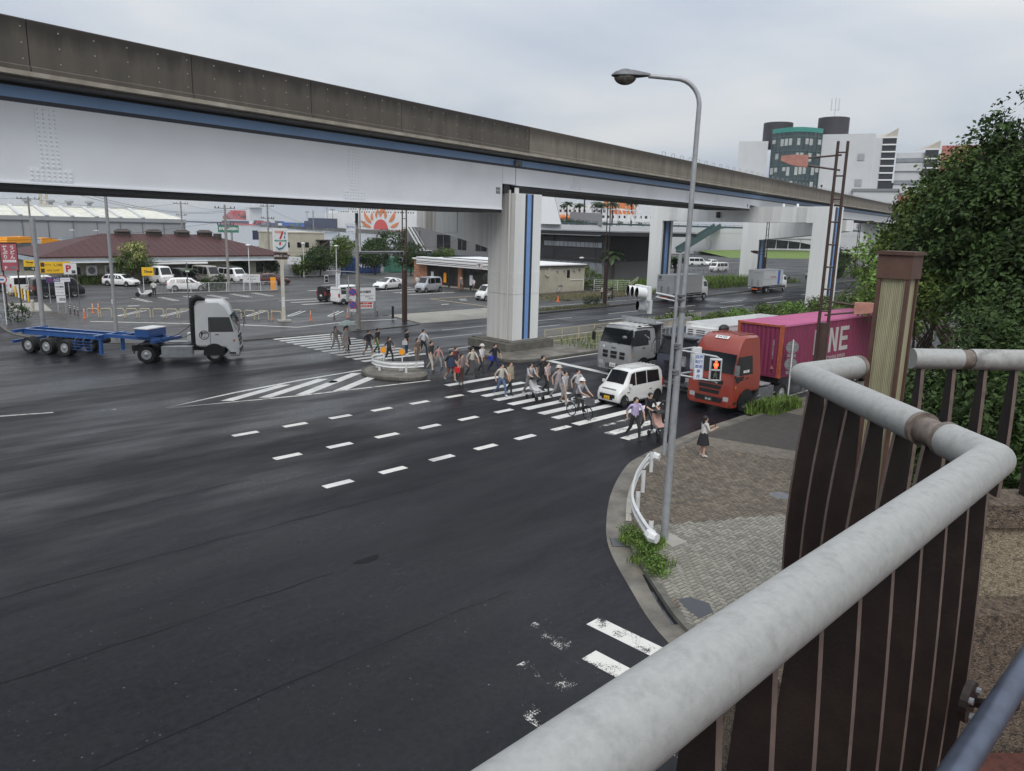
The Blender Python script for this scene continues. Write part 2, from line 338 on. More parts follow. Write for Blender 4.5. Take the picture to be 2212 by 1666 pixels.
def part(name, mb, mats, parent, world=False, smooth=False, loc=None, rot=None, kind=None):
    o = link(name, mb.mesh(name, mats, smooth) if isinstance(mb, MB) else mb, parent, world, loc, rot)
    if kind: o['kind'] = kind
    return o
def tag(o, label, cat, group=None, kind=None):
    o['label'] = label; o['category'] = cat
    if group: o['group'] = group
    if kind: o['kind'] = kind
    return o
def thing(name, label, cat, loc=(0,0,0), rz=0.0, group=None):
    o = bpy.data.objects.new(name, None); COL.objects.link(o); o.location = loc; o.rotation_euler = (0, 0, rz); o.empty_display_size = 0.2
    return tag(o, label, cat, group)
def struct(name, mb, mats, smooth=False):
    o = link(name, mb.mesh(name, mats, smooth)); o['kind'] = 'structure'; return o
def one(name, mb, mats, label, cat, group=None, loc=None, rz=None, smooth=False, kind=None):
    o = link(name, mb.mesh(name, mats, smooth), loc=loc, rot=None if rz is None else (0, 0, rz)); return tag(o, label, cat, group, kind)
def text(body, size, origin, right, upv, m, parent, world=False, ax='CENTER', ay='CENTER', bold=0.0, name='lettering', xs=1.0, space=1.0, shear=0.0):
    """flat lettering standing on a sign: right/up give its plane"""
    c = bpy.data.curves.new(name, 'FONT'); c.body = body; c.size = size; c.align_x = ax; c.align_y = ay; c.offset = bold*size; c.resolution_u = 2; c.space_character = space; c.shear = shear
    tmp = bpy.data.objects.new(name, c); me = bpy.data.meshes.new_from_object(tmp); bpy.data.objects.remove(tmp); bpy.data.curves.remove(c)
    me.name = name; me.materials.clear(); me.materials.append(MATS[m])
    o = bpy.data.objects.new(name, me); COL.objects.link(o)
    r_, u_ = Vector(right).normalized(), Vector(upv).normalized(); n_ = r_.cross(u_)
    mm = Matrix.Identity(4)
    for i in range(3): mm[i][0], mm[i][1], mm[i][2], mm[i][3] = r_[i]*xs, u_[i], n_[i], origin[i]
    if parent is not None:
        o.parent = parent
        if world:
            q = parent; inv = q.matrix_basis.inverted()
            while q.parent is not None:
                inv = inv @ q.matrix_parent_inverse.inverted() @ q.parent.matrix_basis.inverted(); q = q.parent
            o.matrix_parent_inverse = inv
    o.matrix_basis = mm
    return o
def dup(root, loc, rz, label=None):
    def rec(o, par):
        c = o.copy(); COL.objects.link(c); c.parent = par
        for k in o.children: rec(k, c)
        return c
    r_ = rec(root, None); r_.location = loc; r_.rotation_euler = (0, 0, rz)
    if label: r_['label'] = label
    return r_
def arc(c, r, a0, a1, n): return [(c[0]+r*math.cos(R(a0+(a1-a0)*i/n)), c[1]+r*math.sin(R(a0+(a1-a0)*i/n))) for i in range(n+1)]
# ============================================================ ground
water = struct('water', MB().box(-4000, 7000, -2000, 7000, -6, -1.6), 'land')
wm = bpy.data.materials.new('sea'); wm.use_nodes = True; wb = wm.node_tree.nodes['Principled BSDF']
wb.inputs['Base Color'].default_value = (0.16, 0.19, 0.22, 1); wb.inputs['Roughness'].default_value = 0.22; wb.inputs['IOR'].default_value = 1.33
_n = wm.node_tree.nodes.new('ShaderNodeTexNoise'); _n.inputs['Scale'].default_value = 0.25; _n.inputs['Detail'].default_value = 6
_t = wm.node_tree.nodes.new('ShaderNodeTexCoord'); wm.node_tree.links.new(_t.outputs['Object'], _n.inputs['Vector'])
_b = wm.node_tree.nodes.new('ShaderNodeBump'); _b.inputs['Strength'].default_value = 0.25; _b.inputs['Distance'].default_value = 0.3
wm.node_tree.links.new(_n.outputs['Fac'], _b.inputs['Height']); wm.node_tree.links.new(_b.outputs[0], wb.inputs['Normal'])
water.data.materials[0] = wm
# land: everything south of the quay
struct('ground', MB().prism([(-900,-900),(1500,-900),(1500,170),(420,170),(300,215),(150,232),(-900,232)], -5, -0.03), 'land')
# the roadway: main road along x, cross road along y
road = struct('road', MB().prism([(-300,-200),(10.0,-200),(10.6,0),(12.0,6.6),(34,16.4),(1200,16.4),(1200,96),(300,63),(60,52.9),(38,51.5),(20,54),(13,62),(13,232),(-16,232),(-16,51),(-300,51)], -0.5, 0.0), 'road')

ZM = 0.006
def marking(name, pts, m='paint', z=ZM):
    return part(name, MB().prism(pts, z-0.004, z, bot=False), m, road)
def rect(x0, x1, y0, y1): return [(x0, y0), (x1, y0), (x1, y1), (x0, y1)]
# guide dashes through the junction (3 rows)
for row, (y, x0, n) in enumerate(((28.06, 12.75, 6), (24.32, 12.6, 6), (20.6, 12.55, 6))):
    for k in range(n):
        x = (12.57, 12.36, 12.13)[row] + k*2.17; yy = y + 0.012*(k-2)
        marking('lane_dash', rect(x-0.02, x+1.02, yy-0.16, yy+0.16), 'paint_light' if (k+row) % 2 else 'paint')
# pedestrian crossing on the near carriageway
for k, (y, x1) in enumerate(((30.3, 29.1), (28.35, 29.1), (27.2, 29.1), (26.2, 29.1), (25.1, 29.1), (24.0, 29.1), (22.9, 29.0), (21.95, 28.8), (20.65, 31.0), (18.75, 28.6), (17.85, 26.5))):
    x0 = 25.25 - 0.105*k
    marking('crossing_bar', [(x0, y-0.22), (x1, y-0.18), (x1, y+0.26), (x0, y+0.24)], ('paint', 'paint_light', 'paint_worn')[0 if k < 8 else (1 if k == 8 else 2)])
marking('crossing_bar', rect(24.3, 27.2, 19.6, 19.85), 'paint_gone')
marking('stop_line', [(35.0, 32.2), (35.5, 32.2), (34.35, 17.4), (33.85, 17.4)])
for x0, x1 in ((36.3, 60), ):
    for y in (20.75, 24.4, 28.2): marking('lane_line', rect(x0, x1, y-0.08, y+0.08), 'paint_light')
for k in range(30):
    for y in (20.75, 24.4, 28.2): marking('lane_line', rect(66+k*11, 71+k*11, y-0.08, y+0.08), 'paint_light')
marking('edge_line', rect(34.8, 300, 32.15, 32.3), 'paint_light')
marking('edge_line', rect(34.6, 300, 17.35, 17.5), 'paint_worn')
# far crossing
for k in range(13):
    y = 50.0 - 0.925*k
    marking('crossing_bar', rect(25.75, 30.7, y-0.22, y+0.22), 'paint' if k < 5 else 'paint_light')
# far carriageway lane lines
for k in range(34):
    for j, y in enumerate((44.0, 47.1)):
        x = 33.5 + k*10.6 + j*5.2
        if k == 0 and j == 0: x = 35
        marking('lane_line', rect(x, x+5.2, y-0.08, y+0.08), 'paint_light')
marking('edge_line', rect(33, 300, 39.35, 39.5), 'paint_light')
# hatched area in front of the island
marking('edge_line', [(12.3, 34.2), (16.0, 35.2), (20.0, 36.0), (24.5, 36.55), (24.5, 36.72), (19.95, 36.2), (15.9, 35.4)], 'paint')
marking('edge_line', [(12.4, 34.1), (18.0, 32.75), (25.4, 31.82), (25.4, 31.95), (18.05, 32.9)], 'paint_worn')
for a, b in (((14.75, 34.05), (18.6, 35.72)), ((16.4, 33.6), (20.9, 35.85)), ((18.05, 33.1), (23.2, 36.15)), ((19.9, 32.75), (23.9, 35.05))):
    marking('hatch_bar', [a, (a[0]+.44, a[1]-.34), (b[0]+.44, b[1]-.34), b], 'paint')
# worn arrows and lane remains on the left
marking('lane_line', [(5.4, 37.2), (8.4, 36.2), (8.4, 36.35), (5.4, 37.4)], 'paint_worn'); marking('lane_line', [(9.4, 35.7), (11.0, 35.0), (11.05, 35.12), (9.4, 35.85)], 'paint_gone')
# crossing under the footbridge
for k, (x, y0, y1) in enumerate(((12.0, 6.0, 9.4), (10.9, 5.6, 8.6), (9.85, 4.0, 7.4), (8.8, 4.0, 7.0), (7.75, 4.0, 7.4), (12.9, 4, 6.6))):
    marking('crossing_bar', rect(x-0.24, x+0.2, y0, y1), 'paint_worn' if k < 2 else 'paint_gone')
for k in range(5): marking('crossing_bar', rect(10.6-k*1.05, 11.0-k*1.05, 9.0-k*.9, 10.2-k*.9), 'paint_gone')
# asphalt repair seams
asphalt('road_patch', (0.007, 0.007, 0.009), 0.36, (0.14, 0.7, 1), 0.2, 0.5)
asphalt('road_grey', (0.018, 0.0182, 0.021), 0.35, (0.14, 0.7, 1), 0.25, 0.5)
part('repair_patch', MB().prism([(19.4,33.2),(24.1,33.0),(24.1,36.2),(19.5,35.8)], 0, 0.003, bot=False), 'road_patch', road)
part('repair_patch', MB().prism(rect(52, 64, 44.9, 46.8), 0, 0.003, bot=False), 'road_grey', road)
part('repair_patch', MB().prism(rect(-40, 200, 40.2, 43.2), 0, 0.002, bot=False), 'road_grey', road)
for c_, rr in (((21.08, 34.75), .32), ((15.9, 60.6), .5)):
    part('manhole_cover', MB().lathe([(rr, 0.0), (rr, 0.007), (rr*.92, 0.010), (rr*.90, .006), (0.0, .006)], (c_[0], c_[1], 0), n=20), 'galv_dark', road)
# dark sealed seams running along the lanes
rs9 = random.Random(5)
for y0, x0, x1 in ((15.2,-14,9.5),(18.7,-16,16),(22.7,-18,11),(26.4,-20,12),(29.8,-22,13),(31.6,-10,24),(11.6,-8,12)):
    q = MB(); x = x0; pa = None
    while x < x1:
        yy = y0+rs9.uniform(-.05,.05)+.1*math.sin(x*.35+y0); w = rs9.uniform(.004,.02); pb = (x, yy, w)
        if pa: q.quad((pa[0],pa[1]-pa[2],.0032),(pb[0],pb[1]-pb[2],.0032),(pb[0],pb[1]+pb[2],.0032),(pa[0],pa[1]+pa[2],.0032))
        pa = pb; x += .7
    part('sealed_seam', q, 'tar', road)
# the pothole
part('pothole', MB().poly([(10.1+.34*math.cos(a)*(1+.2*math.sin(3*a)), 15.16+.17*math.sin(a)*(1+.25*math.cos(2*a)), 0.004) for a in [k*math.pi/9 for k in range(18)]]), 'tar', road)

# ------------------------------------------------------------ near corner pavement
OUT = [(10.6,-40),(10.75,0),(11.3,4.6),(12.45,7.8),(13.9,9.9),(15.3,11.6),(16.7,12.8),(18.7,14.2),(21.1,15.5),(22.8,16.03),(27.3,16.64),(31.6,16.8),(60,16.85),(300,16.85)]
def resample(pts, n):
    """Catmull-Rom through pts, n steps per span"""
    o = []; k = len(pts)
    for i in range(k-1):
        p0, p1, p2, p3 = pts[max(i-1,0)], pts[i], pts[i+1], pts[min(i+2,k-1)]
        for j in range(n):
            t = j/n
            o.append(tuple(0.5*((2*p1[a])+(-p0[a]+p2[a])*t+(2*p0[a]-5*p1[a]+4*p2[a]-p3[a])*t*t+(-p0[a]+3*p1[a]-3*p2[a]+p3[a])*t**3) for a in range(2)))
    o.append(tuple(pts[-1])); return o
def offset(pts, d):
    o = []
    for i, p in enumerate(pts):
        a, b = pts[max(i-1,0)], pts[min(i+1,len(pts)-1)]; t = Vector((b[0]-a[0], b[1]-a[1])).normalized(); o.append((p[0]+t.y*d, p[1]-t.x*d))
    return o
core = resample(OUT[1:12], 6); OUTL = [OUT[0]] + core + OUT[12:]
KO, KI = offset(OUTL, 0.55), offset(OUTL, 0.72)
def strip(a, b, z0, z1):
    mb = MB()
    for i in range(len(a)-1): mb.prism([a[i], b[i], b[i+1], a[i+1]], z0, z1, bot=False)
    return mb
pave = struct('pavement', MB().prism([(p[0], p[1]) for p in KI] + [(300,-200),(10.6+0.72,-200)], -0.3, 0.105), 'paver_far' if 'paver_far' in MATS else 'concrete')
mat('old_tarmac', (0.052, 0.045, 0.040), 0.85, var=0.25, scale=4, bump=0.3, bscale=40)
pm = mat('paver_far', (0.145, 0.125, 0.10), 0.8, var=0.28, scale=6, bump=0.4, bscale=22, tint=(0.075, 0.065, 0.055), tfac=0.7)
pave.data.materials[0] = pm
part('gutter', strip(OUTL, KO, -0.1, 0.010), 'gutter', pave)
# kerb stones, one object each in view
n = 0
acc = 0
def kerbstones(a, b, length, parent, z1, ma, mb_, xr, name='kerb_stone'):
    i = 0
    while i < len(a)-1:
        j = i; L_ = 0
        while j < len(a)-1 and L_ < length: L_ += (Vector(a[j+1])-Vector(a[j])).length; j += 1
        poly = [a[k] for k in range(i, j+1)] + [b[k] for k in range(j, i-1, -1)]
        c0 = Vector((sum(p[0] for p in poly)/len(poly), sum(p[1] for p in poly)/len(poly)))
        poly = [tuple(c0+(Vector(p)-c0)*0.985) for p in poly]
        light = xr[0] < c0.x < xr[1]
        part(name, MB().prism(poly, -0.1, z1+random.uniform(-.008, .006)), ma if light else mb_, parent); i = j
fine = resample(OUT[1:12], 14)
kerbstones(offset(fine, 0.55), offset(fine, 0.715), 0.55, pave, 0.125, 'kerb_light', 'kerb_dark', (17.2, 20.2))
part('kerb_stone', strip([KO[-2], KO[-1]], [KI[-2], KI[-1]], -0.1, 0.125), 'kerb_dark', pave); part('kerb_stone', strip(KO[-3:-1], KI[-3:-1], -0.1, 0.125), 'kerb_dark', pave)
# herringbone pavers: the nearest 300 as pieces, the rest as one mass
def inside(px, py, pts):
    c_ = False; j = len(pts)-1
    for i in range(len(pts)):
        xi, yi = pts[i][0], pts[i][1]; xj, yj = pts[j][0], pts[j][1]
        if (yi > py) != (yj > py) and px < (xj-xi)*(py-yi)/(yj-yi)+xi: c_ = not c_
        j = i
    return c_
zone = [p for p in KI if 4 < p[1] and p[0] < 23.5] + [(25.5, 15.5), (27, 10), (27, 5.2), (12, 5.2)]
zone_b = [p for p in KI if 4 < p[1] and p[0] < 16.2] + [(16.9, 11.6), (20.5, 9.6), (23.0, 8.0), (23, 5.2), (12, 5.2)]
bl, bw = 0.225, 0.1125
mat('paver', (0.225, 0.215, 0.185), 0.75, var=0.22, scale=7, bump=0.3, bscale=60, island=0.22, tint=(0.15, 0.145, 0.12), tfac=0.5)
mat('paver_brown', (0.135, 0.112, 0.085), 0.75, var=0.3, scale=5, bump=0.3, bscale=60, island=0.3, tint=(0.08, 0.07, 0.06), tfac=0.6)
mat('paver_obj', (0.235, 0.225, 0.195), 0.75, var=0.3, scale=9, bump=0.3, bscale=60, tint=(0.14, 0.135, 0.115), tfac=0.5)
def brickbox(mb, x, y, sx, sy, z):
    g = 0.007; b_ = 0.009; x0, x1, y0, y1 = x+g, x+sx-g, y+g, y+sy-g
    vs = [(x0,y0,0.09),(x1,y0,0.09),(x1,y1,0.09),(x0,y1,0.09),(x0+b_,y0+b_,z),(x1-b_,y0+b_,z),(x1-b_,y1-b_,z),(x0+b_,y1-b_,z)]
    mb.add(vs, [(4,5,6,7),(0,1,5,4),(1,2,6,5),(2,3,7,6),(3,0,4,7)])
bricks = []
ca, sa = math.cos(R(0)), math.sin(R(0))
for i in range(-60, 140):
    for j in range(-60, 140):
        # herringbone lattice of unit bw
        k4 = (i - j) % 4
        if k4 == 0: bx_, by_, sx, sy = i*bw, j*bw, bl, bw
        elif k4 == 3: bx_, by_, sx, sy = i*bw, j*bw, bw, bl
        else: continue
        x, y = 12+bx_, 5+by_
        if x > 27 or y > 16 or not inside(x+sx/2, y+sy/2, zone): continue
        bricks.append((x, y, sx, sy))
near = lambda b: (b[0]-14.6)**2+(b[1]-8.9)**2
pale = [b for b in bricks if inside(b[0], b[1], zone_b)]
brown = [b for b in bricks if not inside(b[0], b[1], zone_b)]
pale.sort(key=near)
one_h = MB(); brickbox(one_h, 0, 0, bl, bw, 0.0); one_v = MB(); brickbox(one_v, 0, 0, bw, bl, 0.0)
def shift(mb): mb.v = [(v[0], v[1], v[2]-0.09 if v[2] > 0.05 else v[2]) for v in mb.v]; return mb
def mkbrick(sx, sy):
    mb = MB(); g = 0.007; b_ = 0.009
    mb.add([(g,g,-.03),(sx-g,g,-.03),(sx-g,sy-g,-.03),(g,sy-g,-.03),(g+b_,g+b_,0),(sx-g-b_,g+b_,0),(sx-g-b_,sy-g-b_,0),(g+b_,sy-g-b_,0)], [(4,5,6,7),(0,1,5,4),(1,2,6,5),(2,3,7,6),(3,0,4,7)])
    return mb.mesh('paver', 'paver_obj')
mh, mv = mkbrick(bl, bw), mkbrick(bw, bl)
tones = [mat('paver_t%d' % k, tuple(c*f for c in (0.235, 0.225, 0.19)), 0.75, var=0.25, scale=9, bump=0.3, bscale=60, tint=(0.15, 0.145, 0.12), tfac=0.5) for k, f in enumerate((0.85, 1.0, 1.12))]
for b in pale[:300]:
    o = link('paver', mh if b[2] > b[3] else mv, pave, loc=(b[0], b[1], 0.122+random.uniform(-.003, .003)))
    o.material_slots[0].link = 'OBJECT'; o.material_slots[0].material = random.choice(tones)
q = MB()
for b in pale[300:]: brickbox(q, *b, 0.122+random.uniform(-.003, .003))
part('paver_field', q, 'paver', pave, kind='stuff')
q = MB()
for b in brown: brickbox(q, *b, 0.121+random.uniform(-.003, .003))
part('paver_field', q, 'paver_brown', pave, kind='stuff')
part('asphalt_patch', MB().prism([(26.8,15.9),(33.5,16.1),(33.5,13.0),(27.8,12.0)], 0.09, 0.112, bot=False), 'old_tarmac', pave)
part('manhole_cover', MB().lathe([(.33, 0.1), (.33, .128), (.30, .131), (.29, .126), (0, .126)], (22.4, 10.33, 0), n=20), 'galv_dark', pave)
wetm = mat('puddle', (0.012, 0.013, 0.016), 0.04, var=0.2, spec=0.8)
part('puddle', MB().poly([(13.1,8.15,.0125),(13.35,7.95,.0125),(14.05,8.85,.0125),(14.75,9.9,.0125),(14.62,10.02,.0125),(13.9,9.2,.0125)]), 'puddle', pave)
part('puddle', MB().poly([(13.6,7.8,.127),(14.05,7.72,.127),(14.35,8.0,.127),(14.3,8.45,.127),(14.0,8.6,.127),(13.8,8.3,.127)]), 'puddle', pave)
gr = part('drain_grate', MB().box(-.3,.3,-.22,.22,0.004,0.016), 'steel_dark', pave, loc=(15.75,11.62,0), rot=(0,0,R(46)))
for k in range(9): part('grate_bar', MB().box(-.28+k*.066,-.245+k*.066,-.2,.2,.016,.024), 'galv_dark', gr)

# ------------------------------------------------------------ median, far corner, lots
med = [(32.6,33.6),(33.2,32.75),(35,32.45),(300,32.5),(300,38.2),(37.5,38.0),(34.2,37.4),(32.9,36.2)]
median = struct('median_strip', MB().prism(med, -0.2, 0.12), 'gutter')
medk = offset(med + [med[0]], -0.0)
for i in range(len(med)):
    a, b = Vector(med[i]), Vector(med[(i+1) % len(med)])
    if a.x > 250 and b.x > 250: continue
    L_ = (b-a).length; k = max(1, int(min(L_, 80)/2.0)); d = (b-a).normalized(); nrm = Vector((-d.y, d.x))
    for j in range(k):
        p = a+d*(j*min(L_, 80)/k) if a.x < 200 else b-d*((j+1)*min(L_, 80)/k); q_ = p+d*(min(L_, 80)/k-.012)
        part('kerb_stone', MB().prism([tuple(p-nrm*.01), tuple(q_-nrm*.01), tuple(q_+nrm*.16), tuple(p+nrm*.16)], -.1, .155), 'kerb_dark', median)
part('soil_bed', MB().prism([(48,33.0),(300,33.0),(300,37.6),(48,37.6)], 0.1, 0.14, bot=False), 'soil', median)
FK = [(12.9,120),(12.9,68.6),(12.6,62),(14.2,57.2),(17.5,53.6),(21,51.6),(24,50.75),(33,50.35),(38.4,50.7),(39.6,51.6),(39.9,53.2)]
fk = [FK[0]] + resample(FK[1:], 5)
walk = struct('sidewalk', MB().prism([tuple(p) for p in fk] + [(40.2,57.6),(33.2,57.9),(19.0,66.7),(18.2,75.5),(15.6,76.6),(15.6,120)], -0.3, 0.03), 'road_grey')
kerbstones(offset(fk[1:], -0.02), offset(fk[1:], 0.15), 1.0, walk, 0.06, 'kerb_dark', 'kerb_dark', (0, 0))
part('edge_line', strip([(18.6,66.5),(27.4,58.0),(30.1,54.5),(35,55.4),(39.8,54.6)], [(18.7,66.65),(27.55,58.15),(30.2,54.7),(35,55.58),(39.8,54.78)], 0.028, 0.036), 'paint_light', walk)
part('concrete_apron', MB().prism([(15.6,76.6),(18.2,75.4),(19.4,83.5),(16.6,84)], 0, 0.034, bot=False), 'apron', walk)
lot = struct('parking_lot', MB().prism([(19.0,66.7),(33.2,57.9),(40.2,57.6),(53.2,57.2),(66,57.2),(66,105.4),(16.6,105.4),(16.6,84),(18.2,75.5)], -0.3, 0.022), 'lot')
part('concrete_apron', MB().prism([(39.9,51.2),(53,50.7),(54.0,57.3),(41,57.6)], 0, 0.030, bot=False), 'apron', lot)
def lline(p, q_, w=0.12, m='paint_light', par=lot, z=0.031):
    p, q_ = Vector(p), Vector(q_); d = (q_-p).normalized(); nn = Vector((-d.y, d.x))*w/2
    return part('bay_line', MB().prism([tuple(p-nn), tuple(q_-nn), tuple(q_+nn), tuple(p+nn)], 0.02, z, bot=False), m, par)
# bay lines of the shop car park
for k in range(6):
    x = 21.5+k*2.9; lline((x, 69.3-k*1.9), (x+3.0, 72.2-k*1.9)); lline((x+.35, 69.1-k*1.9), (x+3.35, 72.0-k*1.9)); lline((x, 69.3-k*1.9), (x+.35, 69.1-k*1.9), .3)
for k in range(6):
    x = 27.5+k*2.6; lline((x, 79.0), (x, 83.6), .1); lline((x+.4, 79.0), (x+.4, 83.6), .1)
for y in (69.4, 71.6, 73.9): lline((39.0, y), (44.8, y)); lline((39.0, y+.35), (44.8, y+.35))
for k in range(4):
    y = 73.0+k*2.9; lline((55.0, y), (62, y)); lline((55.0, y+.35), (62, y+.35))
for k in range(4): lline((47.5, 83+k*3), (53, 83+k*3)); lline((47.5, 83.35+k*3), (53, 83.35+k*3))
lline((54.03, 67.9), (54.15, 58.3), .14, 'paint_yellow'); lline((54.03, 67.9), (62, 67.9), .14, 'paint_yellow')
for k in range(9):
    x, y = random.uniform(24, 60), random.uniform(62, 84)
    part('bay_number', MB().prism([(x, y), (x+1.0, y), (x+1.2, y+.2), (x+.9, y+.32), (x+.2, y+.3)], .02, .031, bot=False), 'paint_worn', lot)
part('manhole_cover', MB().lathe([(.9, .02), (.9, .03), (0, .031)], (26.2, 87.6, 0), n=20), 'steel_dark', lot)
lotb = struct('coin_parking_lot', MB().prism([(16.6,84.2),(66,84.2),(66,105.4),(16.6,105.4)], -0.2, 0.034), 'lot')
part('divider_kerb', MB().prism([(30.6,86.3),(44.2,84.3),(44.3,84.6),(30.7,86.6)], 0, 0.14), 'kerb_dark', lotb)
FKB = [(53.2,50.75),(70,51.55),(88,52.75),(100,53.9),(132,55.6),(300,62)]
farwalk = struct('sidewalk_far', MB().prism(FKB + [(300,66),(132,59.5),(100,58.2),(66.5,57.2),(54.2,57.0)], -0.3, 0.11), 'lot')
def far_y(x):
    for p, q_ in zip(FKB, FKB[1:]):
        if p[0] <= x <= q_[0]: return p[1]+(q_[1]-p[1])*(x-p[0])/(q_[0]-p[0])
for k in range(40): part('kerb_stone', MB().prism([(53.2+k*2, far_y(53.2+k*2)-.03), (55.18+k*2, far_y(55.18+k*2)-.03), (55.18+k*2, far_y(55.18+k*2)+.17), (53.2+k*2, far_y(53.2+k*2)+.17)], -.1, .14), 'kerb_dark', farwalk)
part('kerb_stone', MB().prism([(133.2,55.62),(300,61.97),(300,62.2),(133.2,55.85)], -.1, .14), 'kerb_dark', farwalk)
part('edge_line', MB().prism([(56,54.5),(82,54.2),(82,54.35),(56,54.65)], .1, .117, bot=False), 'paint_worn', farwalk)
struct('verge', MB().prism([(66.5,57.3),(83,58.4),(120,57.6),(128,57.6),(128,72),(88,74),(84.5,66),(69,65.6),(66.6,61.5)], -.2, 0.10), 'soil')
yard = struct('vehicle_yard', MB().prism([(82,75),(150,70),(330,70),(330,118),(262,148),(150,198),(112,198),(95,112),(92,92)], -0.2, 0.02), 'lot')
mat('lawn', (0.12, 0.19, 0.035), 0.9, var=0.4, scale=1.2, bump=0.5, tint=(0.2, 0.2, 0.07), tfac=0.5)
struct('lawn_bank', MB().add([(224,128,0),(262,108,0),(300,102,0),(300,126,1.9),(268,142,1.9),(240,150,1.4)], [(0,1,4,5),(1,2,3,4)]), 'lawn')
# ============================================================ elevated railway
def stain(name, base, dark, zed, amp, fine=(0.9, 0.9, 0.12), extra=None):
    """concrete whose upper edge is soaked and streaked dark; the stain edge is ragged"""
    m = mat(name, base, 0.85, var=0.2, scale=1.2, bump=0.25, bscale=12, tint=extra or tuple(c*.6 for c in base), tfac=0.5, stretch=fine)
    t = m.node_tree; N = t.nodes; L = t.links; b = N['Principled BSDF']; src = b.inputs['Base Color'].links[0].from_socket
    tcn = N.new('ShaderNodeTexCoord'); sp = N.new('ShaderNodeSeparateXYZ'); L.new(tcn.outputs['Object'], sp.inputs[0])
    mp = N.new('ShaderNodeMapping'); mp.inputs['Scale'].default_value = (1, 1, 0.12); L.new(tcn.outputs['Object'], mp.inputs[0])
    no = N.new('ShaderNodeTexNoise'); no.inputs['Scale'].default_value = 1.3; no.inputs['Detail'].default_value = 7; no.inputs['Roughness'].default_value = 0.7; L.new(mp.outputs[0], no.inputs['Vector'])
    a = N.new('ShaderNodeMath'); a.operation = 'MULTIPLY_ADD'; a.inputs[1].default_value = amp; L.new(no.outputs['Fac'], a.inputs[0]); L.new(sp.outputs['Z'], a.inputs[2])
    r_ = N.new('ShaderNodeMapRange'); r_.inputs['From Min'].default_value = zed+amp*.5-.34; r_.inputs['From Max'].default_value = zed+amp*.5+.26; r_.inputs['To Max'].default_value = 0.92; L.new(a.outputs[0], r_.inputs[0])
    x = N.new('ShaderNodeMix'); x.data_type = 'RGBA'; L.new(r_.outputs[0], x.inputs['Factor']); L.new(src, x.inputs['A']); x.inputs['B'].default_value = (*dark, 1)
    L.new(x.outputs['Result'], b.inputs['Base Color']); return m
stain('parapet_left', (0.098, 0.086, 0.070), (0.030, 0.024, 0.021), 14.15, 1.3)
stain('parapet_right', (0.19, 0.17, 0.138), (0.058, 0.048, 0.038), 14.05, 0.9)
VA = math.atan(0.184); VO = Vector((37.0, 36.2, 0))
via = thing('viaduct', 'long elevated railway viaduct with pale steel girders and stained concrete parapet crossing the road', 'viaduct', VO, VA)
cs = math.cos(VA)
def vs_(x): return (x-37.0)/cs       # world x on the near face -> distance along the viaduct
def panel(s0, s1, m):
    q = MB(); g = 0.018
    q.extr([(0.0, 12.95), (0.0, 13.10), (0.05, 13.14), (0.05, 14.58), (0.09, 14.62), (0.28, 14.62), (0.28, 12.95)], 'x', s0+g, s1-g)
    return part('parapet_panel', q, m, via)
s = -96.0
while s < -0.05:
    panel(s, min(s+6.0, -0.02), 'parapet_left'); s += 6.0
s = 0.06
while s < 340: panel(s, s+6.0, 'parapet_right'); s += 6.0
part('slab_edge', MB().box(-96, 340, -0.035, 0.3, 12.80, 12.95), 'slab_edge', via)
part('deck_slab', MB().box(-96, 340, 0.3, 7.3, 12.72, 12.93), 'soffit', via)
part('far_parapet', MB().box(-96, 340, 7.3, 7.55, 12.80, 14.62), 'parapet_right', via)
part('joint_gap', MB().box(-0.05, 0.06, 0.08, 7.2, 12.93, 14.5), 'steel_dark', via)
# form-tie plugs on the left parapet
q = MB()
for k in range(80):
    for z in (13.35, 13.85, 14.35):
        x = -95+k*1.2; q.cyl((x, 0.05, z), (x, 0.042, z), 0.028, n=6)
part('tie_holes', q, 'slab_edge', via, kind='stuff')
def girder(s0, s1, zb, flange=True, y0=1.18, y1=6.35, zt=12.72):
    part('girder_web', MB().box(s0, s1, y0, y1, zb+.02, 12.06), 'steel_white', via)
    part('navy_band', MB().box(s0, s1, y0-.002, y1, 12.06, 12.21), 'steel_navy', via)
    part('blue_band', MB().box(s0, s1, y0, y1, 12.21, 12.60), 'steel_blue', via)
    part('girder_top', MB().box(s0, s1, y0+.1, y1-.1, 12.60, 12.72), 'steel_dark', via)
    if flange:
        part('bottom_flange', MB().box(s0, s1, y0-.10, y0+.35, zb-.03, zb+.02), 'steel_white', via)
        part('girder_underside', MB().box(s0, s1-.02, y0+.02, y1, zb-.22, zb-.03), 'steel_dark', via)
girder(-96, vs_(35.72), 9.35)
girder(vs_(35.75), vs_(37.15), 10.97, False)
girder(vs_(37.24), vs_(84.5), 10.97)
girder(vs_(84.55), vs_(86.6), 11.35, False)
girder(vs_(86.7), vs_(128), 10.8)
girder(vs_(128.1), vs_(340), 10.9)
def splice(x, zb, zt, wide):
    s0 = vs_(x); y = 1.18
    part('splice_plate', MB().box(s0-.38, s0+.38, y-.016, y, zb+.55, zt), 'steel_white', via)
    part('splice_plate', MB().box(s0-.75, s0+.75, y-.02, y, zb+.10, zb+.53), 'steel_white', via)
    b = MB()
    zz = zb+.62
    while zz < zt-.05:
        for k in (-.28, -.1, .1, .28): b.cyl((s0+k, y-.016, zz), (s0+k, y-.052, zz), .034, .026, n=6)
        zz += .15
    for zz in (zb+.17, zb+.31, zb+.45):
        for k in range(8): b.cyl((s0-.66+k*.19, y-.02, zz), (s0-.66+k*.19, y-.056, zz), .034, .026, n=6)
    part('bolt_rows', b, 'steel_white', via, kind='stuff')
for x in (8.35, 22.9): splice(x, 9.35, 12.0, 1)
for x in (45.0, 54.3, 66.4, 74): splice(x, 10.97, 12.0, 0)
